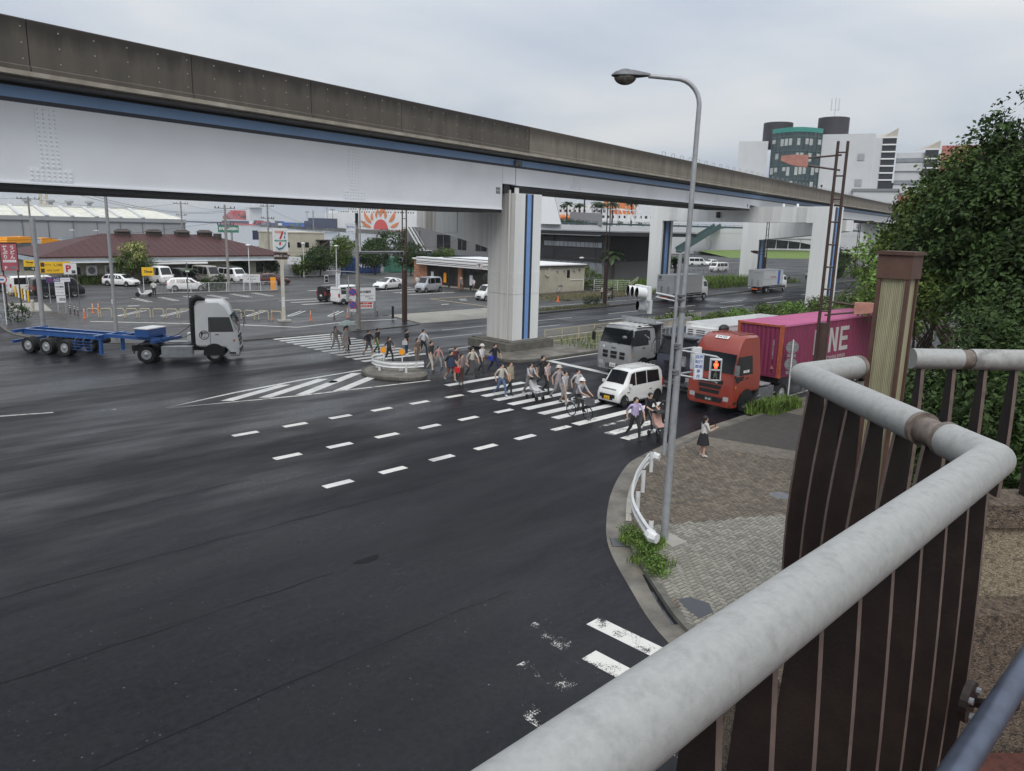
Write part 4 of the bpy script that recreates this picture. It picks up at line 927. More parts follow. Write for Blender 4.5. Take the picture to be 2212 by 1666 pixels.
# ------------------------------------------------------------ truck pieces
def cabst(hi, W_=1.245):
    if hi: return [(-1.15,1.0,1.85,3.42,W_*.97,1.02),(-.95,.92,1.85,3.56,W_,1.06),(.15,.90,1.82,3.58,W_,1.06),(.50,.86,1.8,3.34,W_,1.10),(.80,.48,1.78,2.78,W_,1.14),(1.10,.40,1.70,1.84,W_*.99,1.18),(1.17,.36,1.2,1.32,W_*.975,1.15),(1.21,.40,.8,.9,W_*.95,1.1)]
    return [(-1.15,1.0,1.85,2.72,W_*.97,1.04),(-1.0,.92,1.85,2.82,W_,1.08),(.45,.88,1.82,2.85,W_,1.10),(.78,.50,1.78,2.72,W_,1.12),(1.10,.42,1.70,1.82,W_*.99,1.17),(1.17,.38,1.2,1.32,W_*.975,1.15),(1.2,.42,.8,.9,W_*.95,1.1)]
def truck_cab(t, x0, paint, hi=True, W_=1.245, plt=None, sleeper_win=True, mirror='black_plastic', lower=None, grille=3, wx=0.02, low_win=True):
    st = [(s[0]+x0,)+s[1:] for s in cabst(hi, W_)]
    cab = part('cab', body_mesh(st), paint, t, smooth=True)
    part('windscreen', cross_glass(st, x0+1.085, x0+.80, 1, -.01), 'glass_dark', cab)
    for sd in (1, -1):
        part('door_window', side_glass(st, sd, x0-.42, x0+.98, x0-.42, x0+.76, zr=(1.80, 2.66)), 'glass_dark', cab)
        part('door_window', side_glass(st, sd, x0+.45, x0+.98, x0+.3, x0+.98, zr=(1.35, 1.76)), 'glass_dark', cab) if hi and low_win else None
        if sleeper_win: part('rear_side_window', side_glass(st, sd, x0-.62, x0-.28, x0-.62, x0-.28, .25, .86), 'glass_dark', cab)
        part('headlight', MB().cbox((x0+1.17, sd*.92, .72), .10, .34, .20, .04), 'lens', cab)
        part('fog_light', MB().cbox((x0+1.19, sd*.9, .50), .06, .24, .08, .02), 'chrome', cab)
        arch(cab, wx, sd*(W_+.006), .52)
        part('step', MB().box(x0+.70, x0+1.05, min(sd*(W_-.12), sd*(W_+.008)), max(sd*(W_-.12), sd*(W_+.008)), .50, .60), 'black_plastic', cab)
        part('mirror_arm', MB().tube([(x0+.95, sd*W_*.96, 2.62), (x0+1.25, sd*(W_+.12), 2.66), (x0+1.32, sd*(W_+.2), 2.45), (x0+1.25, sd*(W_+.12), 1.75)], .022, n=6), 'black_plastic', cab)
        part('mirror', MB().cbox((x0+1.30, sd*(W_+.21), 2.15), .12, .24, .48, .04), mirror, cab)
        part('door_handle', MB().box(x0-.06, x0+.14, min(sd*W_, sd*(W_+.02)), max(sd*W_, sd*(W_+.02)), 1.62, 1.67), 'black_plastic', cab)
        part('indicator', MB().cbox((x0+.98, sd*(W_+.006), 1.30), .10, .03, .12, .01), 'lamp_amber', cab)
    for k in range(grille): part('grille', MB().prism([(x0+1.10,-.72+k*.06),(x0+1.19+.012*k,-.66+k*.06),(x0+1.19+.012*k,.66-k*.06),(x0+1.10,.72-k*.06)], 1.36-k*.24, 1.54-k*.24), 'black_plastic', cab)
    if grille: part('lower_intake', MB().box(x0+1.2, x0+1.242, -.72, .72, .50, .74), 'black_plastic', cab)
    part('bumper', MB().prism([(x0+.75,-W_+.01),(x0+1.12,-W_*.97),(x0+1.235,-W_*.8),(x0+1.235,W_*.8),(x0+1.12,W_*.97),(x0+.75,W_-.01)], .34, .62), lower or paint, cab)
    for y in (-.4, .25): part('wiper', MB().bar((x0+1.13, y, 1.86), (x0+1.06, y+.55, 1.98), .02, .02), 'black_plastic', cab)
    if plt: plate(cab, x0+1.245, .62, *plt, w=.44, h_=.22)
    return cab, st
def dual(t, x, tr, r=.49, w=.26, style='truck', single=False):
    for sd in (1, -1):
        wheel(t, x, sd*tr, r, w, style)
        if not single: wheel(t, x, sd*(tr-.30), r, w, style)
# ---- red tractor with the magenta container
rx = 32.45
rtk = thing('semi_truck', 'orange red semi truck with number plate 35-20 hauling the magenta container', 'truck', (rx, 18.3, 0), R(177))
cab, st = truck_cab(rtk, 0, 'paint_red_orange', True, plt=('35-20', 'plate_green', 'plate_white'), sleeper_win=False, mirror='chrome')
for k in range(6): part('roof_rib', MB().box(-1.0, .12, -.8+k*.29, -.68+k*.29, 3.575, 3.605), 'paint_red_orange', cab)
part('roof_sign', MB().add([(.34,-.35,3.50),(.34,.35,3.50),(.50,.35,3.39),(.50,-.35,3.39),(.35,-.35,3.515),(.35,.35,3.515),(.51,.35,3.405),(.51,-.35,3.405)], [(0,1,2,3),(4,5,6,7),(0,1,5,4),(2,3,7,6),(0,3,7,4),(1,2,6,5)]), 'white', cab)
text('KATIX', .17, (.435,0,3.464), (0,1,0), (-.82,0,.57), 'black', cab, bold=.02, xs=1.15)
part('door_sign', MB().box(-.05,.42,-1.262,-1.25,1.92,2.03), 'white', cab); part('door_sign', MB().box(-.05,.42,1.25,1.262,1.92,2.03), 'white', cab)
text('KUYK', .1, (.18,1.264,1.975), (-1,0,0), (0,0,1), 'black', cab, bold=.02)
em = MB()
for k in range(3):
    a = R(90+k*120); c, s_ = math.cos(a), math.sin(a); px, pz = -s_, c; q4 = [(0,0),(.045*c+.026*px,.045*s_+.026*pz),(.09*c,.09*s_),(.045*c-.026*px,.045*s_-.026*pz)]
    em.poly([(1.222, y_, 1.48+z_) for y_, z_ in q4])
part('emblem', em, 'chrome', cab, kind='stuff')
dual(rtk, .02, 1.06, single=True); dual(rtk, -3.3, 1.1)
part('chassis', MB().box(-4.6, -.5, -.42, .42, .62, .95).box(-4.2, -.4, -.5, .5, .95, 1.05), 'black_plastic', rtk)
part('fuel_tank', MB().cbox((-1.85, 1.0, .72), 1.3, .5, .55, .08), 'galv_dark', rtk); part('fuel_tank', MB().cbox((-1.85, -1.0, .72), 1.3, .5, .55, .08), 'galv_dark', rtk)
for z in (.42, .62): part('side_guard', MB().box(-2.6, -1.0, 1.21, 1.24, z, z+.05), 'galv', rtk); part('side_guard', MB().box(-2.6, -1.0, -1.24, -1.21, z, z+.05), 'galv', rtk)
part('air_intake', MB().cbox((-1.22, -.95, 2.6), .25, .32, 2.0, .08).ell((-1.1, -.95, 3.62), .34, .22, .22), 'black_plastic', rtk, smooth=True)
part('catwalk', MB().cbox((-1.7, .9, 1.13), .9, .6, .06), 'galv', rtk)
trl = thing('container_trailer', 'low black skeletal trailer under the magenta container behind the red truck', 'trailer', (rx, 18.3, 0), R(177))
part('frame', MB().box(-15.4, -2.9, -.6, -.42, 1.0, 1.28).box(-15.4, -2.9, .42, .6, 1.0, 1.28).box(-15.4, -15.2, -1.2, 1.2, 1.0, 1.28).box(-3.1, -2.9, -1.2, 1.2, 1.05, 1.28).box(-9, -8.8, -1.2, 1.2, 1.05, 1.28), 'black_plastic', trl)
for x in (-11.4, -12.75, -14.1): dual(trl, x, 1.1)
part('landing_leg', MB().box(-6.1, -5.95, .75, .9, .2, 1.0), 'galv_dark', trl); part('landing_leg', MB().box(-6.1, -5.95, -.9, -.75, .2, 1.0), 'galv_dark', trl)
# the container: corrugated walls
mat('magenta', (0.20, 0.028, 0.075), 0.5, var=0.12, scale=0.8, tint=(0.13, 0.02, 0.04), tfac=0.5, stretch=(1, 1, .3)); mat('magenta_lit', (0.50, 0.13, 0.27), 0.55, var=0.08, scale=0.8, tint=(0.42, 0.10, 0.21), tfac=0.5)  # light put into the colour: shaded walls darker, roof and top rails paler
mat('rust_orange', (0.40, 0.09, 0.04), 0.7, var=0.3, scale=6, tint=(0.2, 0.05, 0.04), tfac=0.7)
def corr(x0, x1, y, z0, z1, pitch, depth, axis='x', sgn=1):
    mb = MB(); n_ = int((x1-x0)/pitch); prof = []
    for i in range(n_):
        a = x0+(x1-x0)*i/n_; p_ = (x1-x0)/n_
        prof += [(a, y), (a+p_*.28, y), (a+p_*.5, y-sgn*depth), (a+p_*.78, y-sgn*depth)]
    prof.append((x1, y))
    for a, b in zip(prof, prof[1:]):
        if axis == 'x': mb.quad((a[0], a[1], z0), (b[0], b[1], z0), (b[0], b[1], z1), (a[0], a[1], z1))
        else: mb.quad((a[1], a[0], z0), (b[1], b[0], z0), (b[1], b[0], z1), (a[1], a[0], z1))
    return mb
cont = thing('shipping_container', 'magenta corrugated shipping container with large white ONE lettering on its side', 'container', (rx, 18.3, 0), R(177))
c0, c1, cz0, cz1, cw = -15.0, -2.8, 1.30, 3.90, 1.22
for sd in (1, -1): part('side_wall', corr(c0+.1, c1-.1, sd*cw, cz0+.1, cz1-.08, .28, .045, 'x', sd), 'magenta', cont)
part('front_wall', corr(-cw+.12, cw-.12, c1-.03, cz0+.1, cz1-.08, .24, .045, 'y', 1), 'magenta', cont); part('rear_wall', MB().box(c0, c0+.04, -cw, cw, cz0, cz1), 'magenta', cont)
part('roof', MB().box(c0+.06, c1-.06, -cw+.05, cw-.05, cz1-.05, cz1-.012), 'magenta_lit', cont)
q = MB()
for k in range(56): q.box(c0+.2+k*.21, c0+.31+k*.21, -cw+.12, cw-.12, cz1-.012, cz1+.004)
part('roof_ribs', q, 'magenta_lit', cont, kind='stuff')
for sd in (1, -1):
    part('top_rail', MB().box(c0, c1, sd*cw-.04, sd*cw+.02, cz1-.09, cz1), 'magenta_lit', cont); part('bottom_rail', MB().box(c0, c1, sd*cw-.05, sd*cw+.015, cz0, cz0+.13), 'magenta', cont)
    for x in (c0, c1-.16): part('corner_post', MB().box(x, x+.16, min(sd*cw-sd*.14, sd*cw+sd*.018), max(sd*cw-sd*.14, sd*cw+sd*.018), cz0+.12, cz1-.1), 'rust_orange' if x > -5 else 'magenta', cont)
    for x in (c0, c1-.17):
        for z in (cz0, cz1-.11): part('corner_casting', MB().box(x-.008, x+.178, min(sd*(cw-.16), sd*(cw+.026)), max(sd*(cw-.16), sd*(cw+.026)), z-.004, z+.118), 'rust_orange', cont)
part('front_rail', MB().box(c1-.06, c1+.01, -cw+.16, cw-.16, cz1-.1, cz1-.004), 'rust_orange', cont); part('front_rail', MB().box(c1-.06, c1+.01, -cw+.16, cw-.16, cz0, cz0+.14), 'magenta', cont)
mat('one_white', (0.46, 0.44, 0.43), 0.6, var=0.08, scale=2)
def blockletter(polys, ox, oz, m='one_white', y=1.226):
    for pl in polys:
        q = MB()
        pts = [(ox-p[0], y, oz+p[1]) for p in pl]; k = len(pts); q.add(pts+[(p[0], y-.05, p[2]) for p in pts], [tuple(range(k))]+[(i, (i+1) % k, k+(i+1) % k, k+i) for i in range(k)])
        part('logo_letter', q, m, cont)
lx, lz = -6.15, 2.15
blockletter([[(0,0),(1.25,0),(1.25,.22),(.26,.22),(.26,1.08),(1.25,1.08),(1.25,1.3),(0,1.3)], [(.99,.22),(1.25,.22),(1.25,1.08),(.99,1.08)]], lx, lz)
blockletter([[(1.55,0),(1.8,0),(1.8,1.3),(1.55,1.3)], [(1.8,1.3),(1.8,.9),(2.25,0),(2.25,.4)], [(2.25,0),(2.5,0),(2.5,1.3),(2.25,1.3)]], lx, lz)
blockletter([[(2.75,0),(3.0,0),(3.0,1.3),(2.75,1.3)], [(3.0,0),(3.75,0),(3.75,.22),(3.0,.22)], [(3.0,.54),(3.65,.54),(3.65,.76),(3.0,.76)], [(3.0,1.08),(3.75,1.08),(3.75,1.3),(3.0,1.3)]], lx, lz)
text('OCEAN NETWORK EXPRESS', .26, (lx-1.9, 1.235, 1.85), (-1,0,0), (0,0,1), 'one_white', cont, bold=.01)
text('ONEU 0143697 4', .13, (c1+.02, .82, 2.7), (0,0,-1), (0,1,0), 'one_white', cont, bold=.01)
part('warning_sticker', MB().add([(c1+.02,.74,1.72),(c1+.02,.94,1.72),(c1+.02,.84,1.92)], [(0,1,2)]), 'rust_pink', cont)
# ---- grey dump truck
dt = thing('dump_truck', 'grey dump truck with number plate 36-44 waiting behind the stop line', 'truck', (35.85, 26.65, 0), R(178))
cab, st = truck_cab(dt, 0, 'paint_grey', False, plt=('36-44', 'plate_white', 'letter_green'), grille=0)
part('roof_cover', cross_glass(st, -.95, .5, 0, -.1, .012), 'paint_white', cab, smooth=True)
for k in range(5): part('roof_rib', MB().box(-.9, .45, -.8+k*.36, -.66+k*.36, 2.87, 2.90), 'paint_white', cab)
for y in (-.62, 0, .62):
    for z in (1.33, 1.10): part('grille', MB().cbox((1.175+(.012 if z < 1.2 else 0), y, z), .05, .44 if y == 0 else .36, .17, .0), 'black_plastic', cab)
for k in range(4): part('grille_slot', MB().box(1.22, 1.25, -.55, .55, .42+k*.075, .45+k*.075), 'steel_dark', cab)
text('ISUZU', .12, (1.16, -.05, 1.60), (0,1,0), (-.08,0,1), 'black', cab, bold=.03)
part('badge', MB().cyl((1.15,-.78,1.62),(1.17,-.78,1.62),.07,n=16), 'white', cab); part('work_light', MB().box(.2,.4,1.0,1.12,2.87,2.93), 'black_plastic', cab)
part('paper', MB().add([(.98,-.72,1.92),(1.06,-.40,1.87),(1.0,-.36,2.05),(.93,-.66,2.08)], [(0,1,2,3)]), 'white', cab)
part('mirror_arm', MB().tube([(.9,1.1,2.75),(1.2,.95,2.6),(1.25,.85,2.35)], .02, n=6), 'black_plastic', cab); part('front_mirror', MB().ell((1.26,.8,2.3),.10,.17,.10), 'galv_dark', cab)
bx0, bx1 = -8.0, -1.75
part('bed_side', MB().box(bx0, bx1, 1.10, 1.20, 1.15, 2.62), 'galv_dark', dt); part('bed_side', MB().box(bx0, bx1, -1.20, -1.10, 1.15, 2.62), 'galv_dark', dt)
mat('bed_inside', (0.33, 0.30, 0.24), 0.8, var=0.3, scale=1.5, tint=(0.1, 0.09, 0.07), tfac=0.7)
part('bed_floor', MB().box(bx0, bx1, -1.1, 1.1, 1.15, 1.25), 'bed_inside', dt); part('bed_lining', MB().box(bx0+.1, bx1, 1.07, 1.099, 1.25, 2.6), 'bed_inside', dt); part('bed_lining', MB().box(bx0+.1, bx1, -1.099, -1.07, 1.25, 2.6), 'bed_inside', dt)
part('front_board', MB().box(bx1, bx1+.1, -1.2, 1.2, 1.15, 2.9), 'galv_dark', dt); part('cab_guard', MB().box(bx1-.05, bx1+.85, -1.24, 1.24, 2.92, 3.0).box(bx1+.79, bx1+.87, -1.24, 1.24, 2.98, 3.22), 'galv', dt)
part('tail_gate', MB().box(bx0-.06, bx0, -1.2, 1.2, 1.15, 2.5), 'galv_dark', dt); part('top_rail', MB().box(bx0, bx1, 1.09, 1.24, 2.62, 2.72), 'galv', dt); part('top_rail', MB().box(bx0, bx1, -1.24, -1.09, 2.62, 2.72), 'galv', dt)
for k in range(6):
    x = bx1-.6-k*1.05
    for sd in (1, -1): part('bed_rib', MB().box(x-.07, x+.07, min(sd*1.2, sd*1.25), max(sd*1.2, sd*1.25), 1.15, 2.62), 'galv', dt)
mat('bed_panel', (0.36, 0.33, 0.25), 0.8, var=0.25, scale=2, tint=(0.10, 0.10, 0.09), tfac=0.6)
part('side_board', MB().box(-4.4, -2.5, 1.201, 1.22, 1.3, 2.1), 'bed_panel', dt); mat('blue_sheet', (0.06, 0.10, 0.17), 0.5, var=0.3, scale=2); part('folded_sheet', MB().cbox((-3.4, 1.24, 2.35), 1.8, .08, .5, .03), 'blue_sheet', dt)
ld = part('ladder', MB().bar((-1.5,1.27,1.1),(-1.5,1.27,2.85),.04,.04).bar((-1.9,1.27,1.1),(-1.9,1.27,2.85),.04,.04), 'galv', dt)
for k in range(6): part('rung', MB().bar((-1.5,1.27,1.25+k*.28),(-1.9,1.27,1.25+k*.28),.03,.03), 'galv', ld)
dual(dt, .0, 1.06, single=True); dual(dt, -4.9, 1.08); dual(dt, -6.2, 1.08); part('chassis', MB().box(-7.6, -.3, -.45, .45, .6, 1.1), 'black_plastic', dt)
part('side_tank', MB().cbox((-2.6, 1.0, .75), 1.5, .45, .5, .06), 'black_plastic', dt)
# ---- white refrigerated truck between them
rf = thing('refrigerated_truck', 'white roofed refrigerated truck half hidden between the dump truck and red truck', 'truck', (35.0, 22.0, 0), R(178))
cab, st = truck_cab(rf, 0, 'paint_navy', False, W_=1.12, plt=('26-47', 'plate_green', 'plate_white'), mirror='chrome', lower='chrome')
part('visor', MB().box(.55, .95, -1.0, 1.0, 2.72, 2.82), 'black_plastic', cab)
part('cargo_box', MB().box(-9.2, -1.4, -1.18, 1.18, 1.0, 3.3), 'paint_white', rf); part('roof_trim', MB().box(-9.22, -1.38, -1.2, 1.2, 3.3, 3.36), 'paint_white', rf)
cu = part('cooling_unit', MB().prism([(-1.39,-.85),(-.9,-.75),(-.9,.75),(-1.39,.85)], 2.55, 3.2), 'paint_white', rf)
for k in range(4):
    for y in (-.55, 0, .2): part('vent_slot', MB().box(-.91, -.89, y-.17, y+.17, 2.68+k*.11, 2.73+k*.11), 'steel_dark', cu)
dual(rf, 0, .98, single=True); dual(rf, -6.4, 1.0); part('chassis', MB().box(-8.8, -.3, -.4, .4, .55, 1.0), 'black_plastic', rf)
# ---- two parcel trucks on the far carriageway
def parcel(label, x, y, rz, L_, deco):
    t = thing('box_truck', label, 'truck', (x, y, 0), rz); W_ = 1.12; b0, b1 = -L_/2, L_/2-1.75
    mat('box_grey', (0.50, 0.51, 0.51), 0.45, 0.1, var=0.06, scale=1.5, tint=(0.40, 0.40, 0.39), tfac=0.5); mat('box_side', (0.36, 0.36, 0.35), 0.5, 0.15, var=0.06)
    part('cargo_box', MB().box(b0, b1, -W_, W_, .95, 3.12), 'box_side' if deco == 0 else 'box_grey', t)
    part('top_rail', MB().box(b0-.01, b1+.01, -W_-.012, W_+.012, 3.05, 3.14), 'galv', t); part('bottom_rail', MB().box(b0-.012, b1+.01, -W_-.014, W_+.014, .95, 1.05), 'galv', t); part('mid_rail', MB().box(b0, b1, -W_-.01, W_+.01, 1.85, 1.90), 'galv', t)
    part('rear_frame', MB().box(b0-.03, b0, -W_, W_, .95, 3.12), 'box_grey', t); part('rear_shutter', MB().box(b0-.05, b0-.03, -W_+.12, W_-.12, 2.1, 3.0), 'box_grey', t)
    part('lift_gate', MB().box(b0-.10, b0-.03, -W_+.08, W_-.08, .85, 1.95), 'box_grey', t)
    for sd in (1, -1): part('lift_column', MB().cyl((b0-.16, sd*.45, .8), (b0-.16, sd*.45, 1.85), .09, n=10), 'galv', t); part('tail_light', MB().box(b0-.1, b0-.04, min(sd*.75, sd*1.05), max(sd*.75, sd*1.05), .55, .68), 'lamp_red', t)
    part('bumper', MB().box(b0-.12, b0-.02, -1.05, 1.05, .45, .55), 'black_plastic', t); part('hazard_board', MB().box(b0-.14, b0-.12, -.45, .45, .42, .6), 'orange', t); plate(t, b0-.13, .62, '', y=.8, sgn=-1)
    f = L_/2-.86
    cst = [(s[0]*.68+f,)+(s[1]*.9, s[2]*.86, s[3]*.82 if deco else s[3]*.86, s[4]*.86, s[5]*.86) for s in cabst(False)]
    cab = part('cab', body_mesh(cst), 'paint_white', t, smooth=True); part('windscreen', cross_glass(cst, f+.74, f+.54, 1, -.01), 'glass_dark', cab)
    for sd in (1, -1): part('door_window', side_glass(cst, sd, f-.3, f+.62, f-.3, f+.42, .05, .85), 'glass_dark', cab); part('mirror', MB().cbox((f+.85, sd*1.3, 1.9), .1, .18, .38, .03), 'black_plastic', cab)
    if deco == 0: part('wind_deflector', MB().extr([(f-.55,2.3),(f+.35,2.4),(f-.3,2.95),(f-.6,3.0)], 'y', -.85, .85), 'paint_white', cab)
    for x_ in (f+.05, b0+1.5): dual(t, x_, .92, r=.38, w=.2, single=(x_ > 0))
    part('chassis', MB().box(b0+.1, f, -.4, .4, .5, .95), 'black_plastic', t)
    for z in (.5, .75): part('side_guard', MB().box(b0+2.2, f-.6, -W_+.02, -W_+.05, z, z+.06), 'galv', t)
    if deco == 0:
        lg = part('logo_disc', MB().cyl((b0-.052,.72,2.83),(b0-.045,.72,2.83),.2,n=20), 'black', t); text('L', .28, (b0-.056,.72,2.83), (0,-1,0), (0,0,1), 'white', lg, bold=.02)
        text('SANKYU', .17, (b0-.054,.66,2.5), (0,-1,0), (0,0,1), 'black', t, bold=.02)
    else:
        part('blue_stripe', MB().box(.55, 1.3, -W_-.016, -W_-.001, 1.05, 3.05), 'sign_blue', t); text('ASYAJE ASIRO', .30, (-.95,-W_-.014,2.15), (1,0,0), (0,0,1), 'sign_red', t, bold=.01)
        text('TRANSPORT', .16, (b0-.054,-.1,2.75), (0,-1,0), (0,0,1), 'galv_dark', t)
    return t
parcel('grey box truck with round black logo on its rear shutter', 80.0, 51.55, R(3), 8.4, 0)
parcel('pale box truck with blue stripe and red lettering driving away', 103.6, 52.75, R(3), 8.2, 1)
# ---- white tractor with blue skeletal trailer
TA = R(-31.5)
wt = thing('semi_tractor', 'white semi tractor with black emblem on the door turning through the junction', 'truck', (19.3, 44.85, 0), TA)
cab, st = truck_cab(wt, .25, 'paint_white', True, plt=('11-08', 'plate_green', 'plate_white'), sleeper_win=False, mirror='chrome', lower='chrome', wx=.1, low_win=False)
q = MB().lathe([(.27,0),(.27,.006),(.23,.006),(.23,0)], ax='y', n=24, ring=True)
part('door_emblem', q, 'black', cab, loc=(-.42,-1.25,1.62)); text('陳', .36, (-.42,-1.262,1.60), (1,0,0), (0,0,1), 'black', cab, bold=.03)
part('door_seam', MB().box(-.10,-.07,-1.252,-1.24,1.0,2.5), 'galv_dark', cab)
part('air_intake', MB().tube([(-1.05,-1.02,1.05),(-1.05,-1.02,3.3),(-1.0,-.98,3.62),(-.75,-.95,3.78),(-.3,-.95,3.66)], [.13,.14,.2,.2,.08], n=10), 'black_plastic', wt, smooth=True)
dual(wt, .1, 1.06, single=True); dual(wt, -3.62, 1.08)
part('chassis', MB().box(-4.55,-.6,-.42,.42,.6,.95), 'black_plastic', wt); part('rear_fender', MB().tube([(-4.3,-1.08,.55),(-4.22,-1.08,.95),(-3.95,-1.08,1.12),(-3.3,-1.08,1.12),(-3.0,-1.08,.95)], .04, n=6).extr([(-4.28,.95),(-3.98,1.13),(-3.28,1.13),(-3.0,.95),(-3.02,.93),(-3.3,1.10),(-3.95,1.10),(-4.25,.93)], 'y', -1.25, -.6), 'black_plastic', wt)
for sd in (1, -1):
    part('battery_box', MB().cbox((-1.95, sd*1.0, .70), 1.7, .5, .5, .05), 'galv', wt); part('side_guard', MB().box(-2.85,-1.15, min(sd*1.22,sd*1.25), max(sd*1.22,sd*1.25), .36,.46), 'galv', wt)
part('fifth_wheel', MB().box(-3.9,-2.9,-.5,.5,1.0,1.15), 'black_plastic', wt); part('hose_box', MB().cbox((-1.35,.0,1.35),.35,.5,.5,.03), 'paint_white', wt)
part('air_hose', MB().tube([(-1.1,-.3,2.3),(-1.5,-.3,1.9),(-2.0,-.25,1.55),(-2.3,-.2,1.4)], .02, n=6), 'black_plastic', wt); part('air_hose', MB().tube([(-1.1,-.5,1.7),(-1.6,-.45,1.4),(-2.1,-.3,1.25),(-2.4,-.2,1.35)], .02, n=6), 'black_plastic', wt)
KA = R(-60.8)
bt = thing('skeletal_trailer', 'empty blue skeletal container trailer with three axles behind the white tractor', 'trailer', (16.35, 46.75, 0), KA)
for sd in (1, -1):
    part('main_rail', MB().extr([(-9.2,1.02),(-3.2,1.02),(-2.6,1.22),(1.0,1.22),(1.0,1.42),(-2.9,1.42),(-3.1,1.34),(-9.2,1.34)], 'y', sd*.50-.05, sd*.50+.05), 'paint_blue_frame', bt)
    part('rail_flange', MB().box(-9.2,-3.2,sd*.5-.11,sd*.5+.11,1.34,1.365), 'paint_blue_frame', bt)
for x in (-9.2,-7.9,-6.6,-5.3,-4.2,-3.2,-1.8,-.5,.92): part('cross_member', MB().box(x-.06,x+.06,-.46,.46,1.1 if x < -3 else 1.24,1.28 if x < -3 else 1.40), 'paint_blue_frame', bt)
for x in (-9.15,-3.1,1.0): part('bolster', MB().box(x-.1,x+.1,-1.2,1.2,1.18,1.36), 'paint_blue_frame', bt)
for x in (-5.35,-6.72,-8.1): dual(bt, x, 1.1); part('axle', MB().cyl((x,-1.1,.49),(x,1.1,.49),.07,n=10), 'black_plastic', bt)
part('rear_bumper', MB().box(-9.32,-9.2,-1.2,1.2,.55,.72), 'paint_blue_frame', bt)
for sd in (1, -1): part('landing_leg', MB().box(-3.05,-2.88,sd*.85-.08,sd*.85+.08,.28,1.15).box(-3.15,-2.78,sd*.85-.14,sd*.85+.14,.24,.28), 'paint_blue_frame', bt)
for z in (.45,.62,.79,.96): part('side_guard_bar', MB().bar((-4.75,-1.16,z),(-3.3,-1.16,z),.03,.03), 'paint_blue_frame', bt)
for x in (-4.6,-4.0,-3.4): part('side_guard_post', MB().tube([(x,-1.14,.42),(x,-1.14,.98),(x,-.9,1.2)], .018, n=6), 'paint_blue_frame', bt)
tb = part('tool_box', MB().cbox((-.1,0,1.66),.95,1.5,.46,.02), 'paint_blue_frame', bt); part('box_lid', MB().cbox((-.1,0,1.90),1.0,1.56,.05,.02), 'white_metal', tb)
part('name_plate', MB().box(-.585,-.578,-.72,-.05,1.5,1.78), 'white', tb); text('中山運輸', .15, (-.587,-.38,1.64), (0,-1,0), (0,0,1), 'sign_blue', tb, bold=.02)
part('hub_spare', MB().lathe([(.2,-.1),(.46,-.13),(.5,-.05),(.5,.05),(.46,.13),(.2,.1)], (-4.0,.3,.85), 'z', 18, ring=True), 'rubber', bt)
# ---- parked vehicles in the shop and coin car parks
kvan('white minivan parked tail to the road beside the black one', (43.55, 68.35, T0), R(8), 'paint_white', wstyle='steel')
kei('black minicar parked beside the white minivan in the shop car park', (43.7, 71.2, T0), R(8), 'paint_black')
sedan('white five door hatchback parked facing the shop car park aisle', (57.6, 80.9, T0), R(196), 'paint_white')
car('tall_minicar', 'silver white minicar with black roof parked at the shop front', 'car', (59.6, 75.2, T0), R(192), 'paint_silver', KEI, ((-1.25,.29),(1.24,.29)), KEI_S, (1.17,.80), (-1.655,-1.52), top_mat='paint_black', wstyle='alloy', scale=1.08)
kei('pearl white minicar nosing out beside the viaduct pier', (59.2, 63.6, T0), R(182), 'paint_pearl')
sedan('dark maroon car parked by the white perforated fence', (48.2, 93.6, T0), R(-14), 'paint_maroon')
wagon('white station wagon parked along the low white fence', (35.7, 89.6, T0+.02), R(-24), 'paint_white')
for lab, x, y, p, kind in (('small white van alone on the left of the coin parking row', 31.6, 99.3, 'paint_white', 0), ('white high roof van behind the yellow coin parking sign', 36.4, 100.2, 'paint_white', 2), ('black van with silver sunshade behind the windscreen', 38.9, 99.8, 'paint_black', 1), ('brown and cream high roof van in the coin parking row', 42.1, 99.4, 'paint_khaki', 2), ('white van with black roof rack at the end of the row', 45.2, 98.6, 'paint_white', 1)):
    rz = R(-84)
    if kind == 0: v_ = car('estate_van', lab, 'van', (x, y, T0+.02), R(-58), p, WAG, ((-1.35,.32),(1.4,.32)), [(-2.0,-1.25,-1.95,-1.25),(-1.18,-.25,-1.18,-.25),(-.17,.98,-.17,.42)], (1.12,.5), (-2.15,-1.88), wstyle='steel', scale=.95)
    else: v_ = hiace(lab, (x, y, T0+.02), rz, p, high=(kind == 2))
    if 'sunshade' in lab: part('sunshade', cross_glass(HIA, 1.98, 1.6, 1, .12, .014), 'chrome', v_)
    if 'roof rack' in lab: part('roof_rack', MB().box(-1.9,.9,-.68,.68,2.0,2.12), 'black', v_)
    if 'brown' in lab: part('two_tone_band', side_glass(HIH, 1, -2.2, 1.9, -2.2, 1.5, -1.2, .0, .004), 'pole_brown', v_); part('two_tone_band', side_glass(HIH, -1, -2.2, 1.9, -2.2, 1.5, -1.2, .0, .004), 'pole_brown', v_)
hiace('glossy black van parked sideways behind the entrance sign', (21.9, 88.1, T0+.02), R(2), 'paint_black')
hiace('white van parked just behind the glossy black van', (20.7, 92.0, T0+.02), R(4), 'paint_white')
kei('dark purple minicar parked farthest left behind the bollards', (19.9, 97.2, T0+.02), R(6), 'paint_navy')
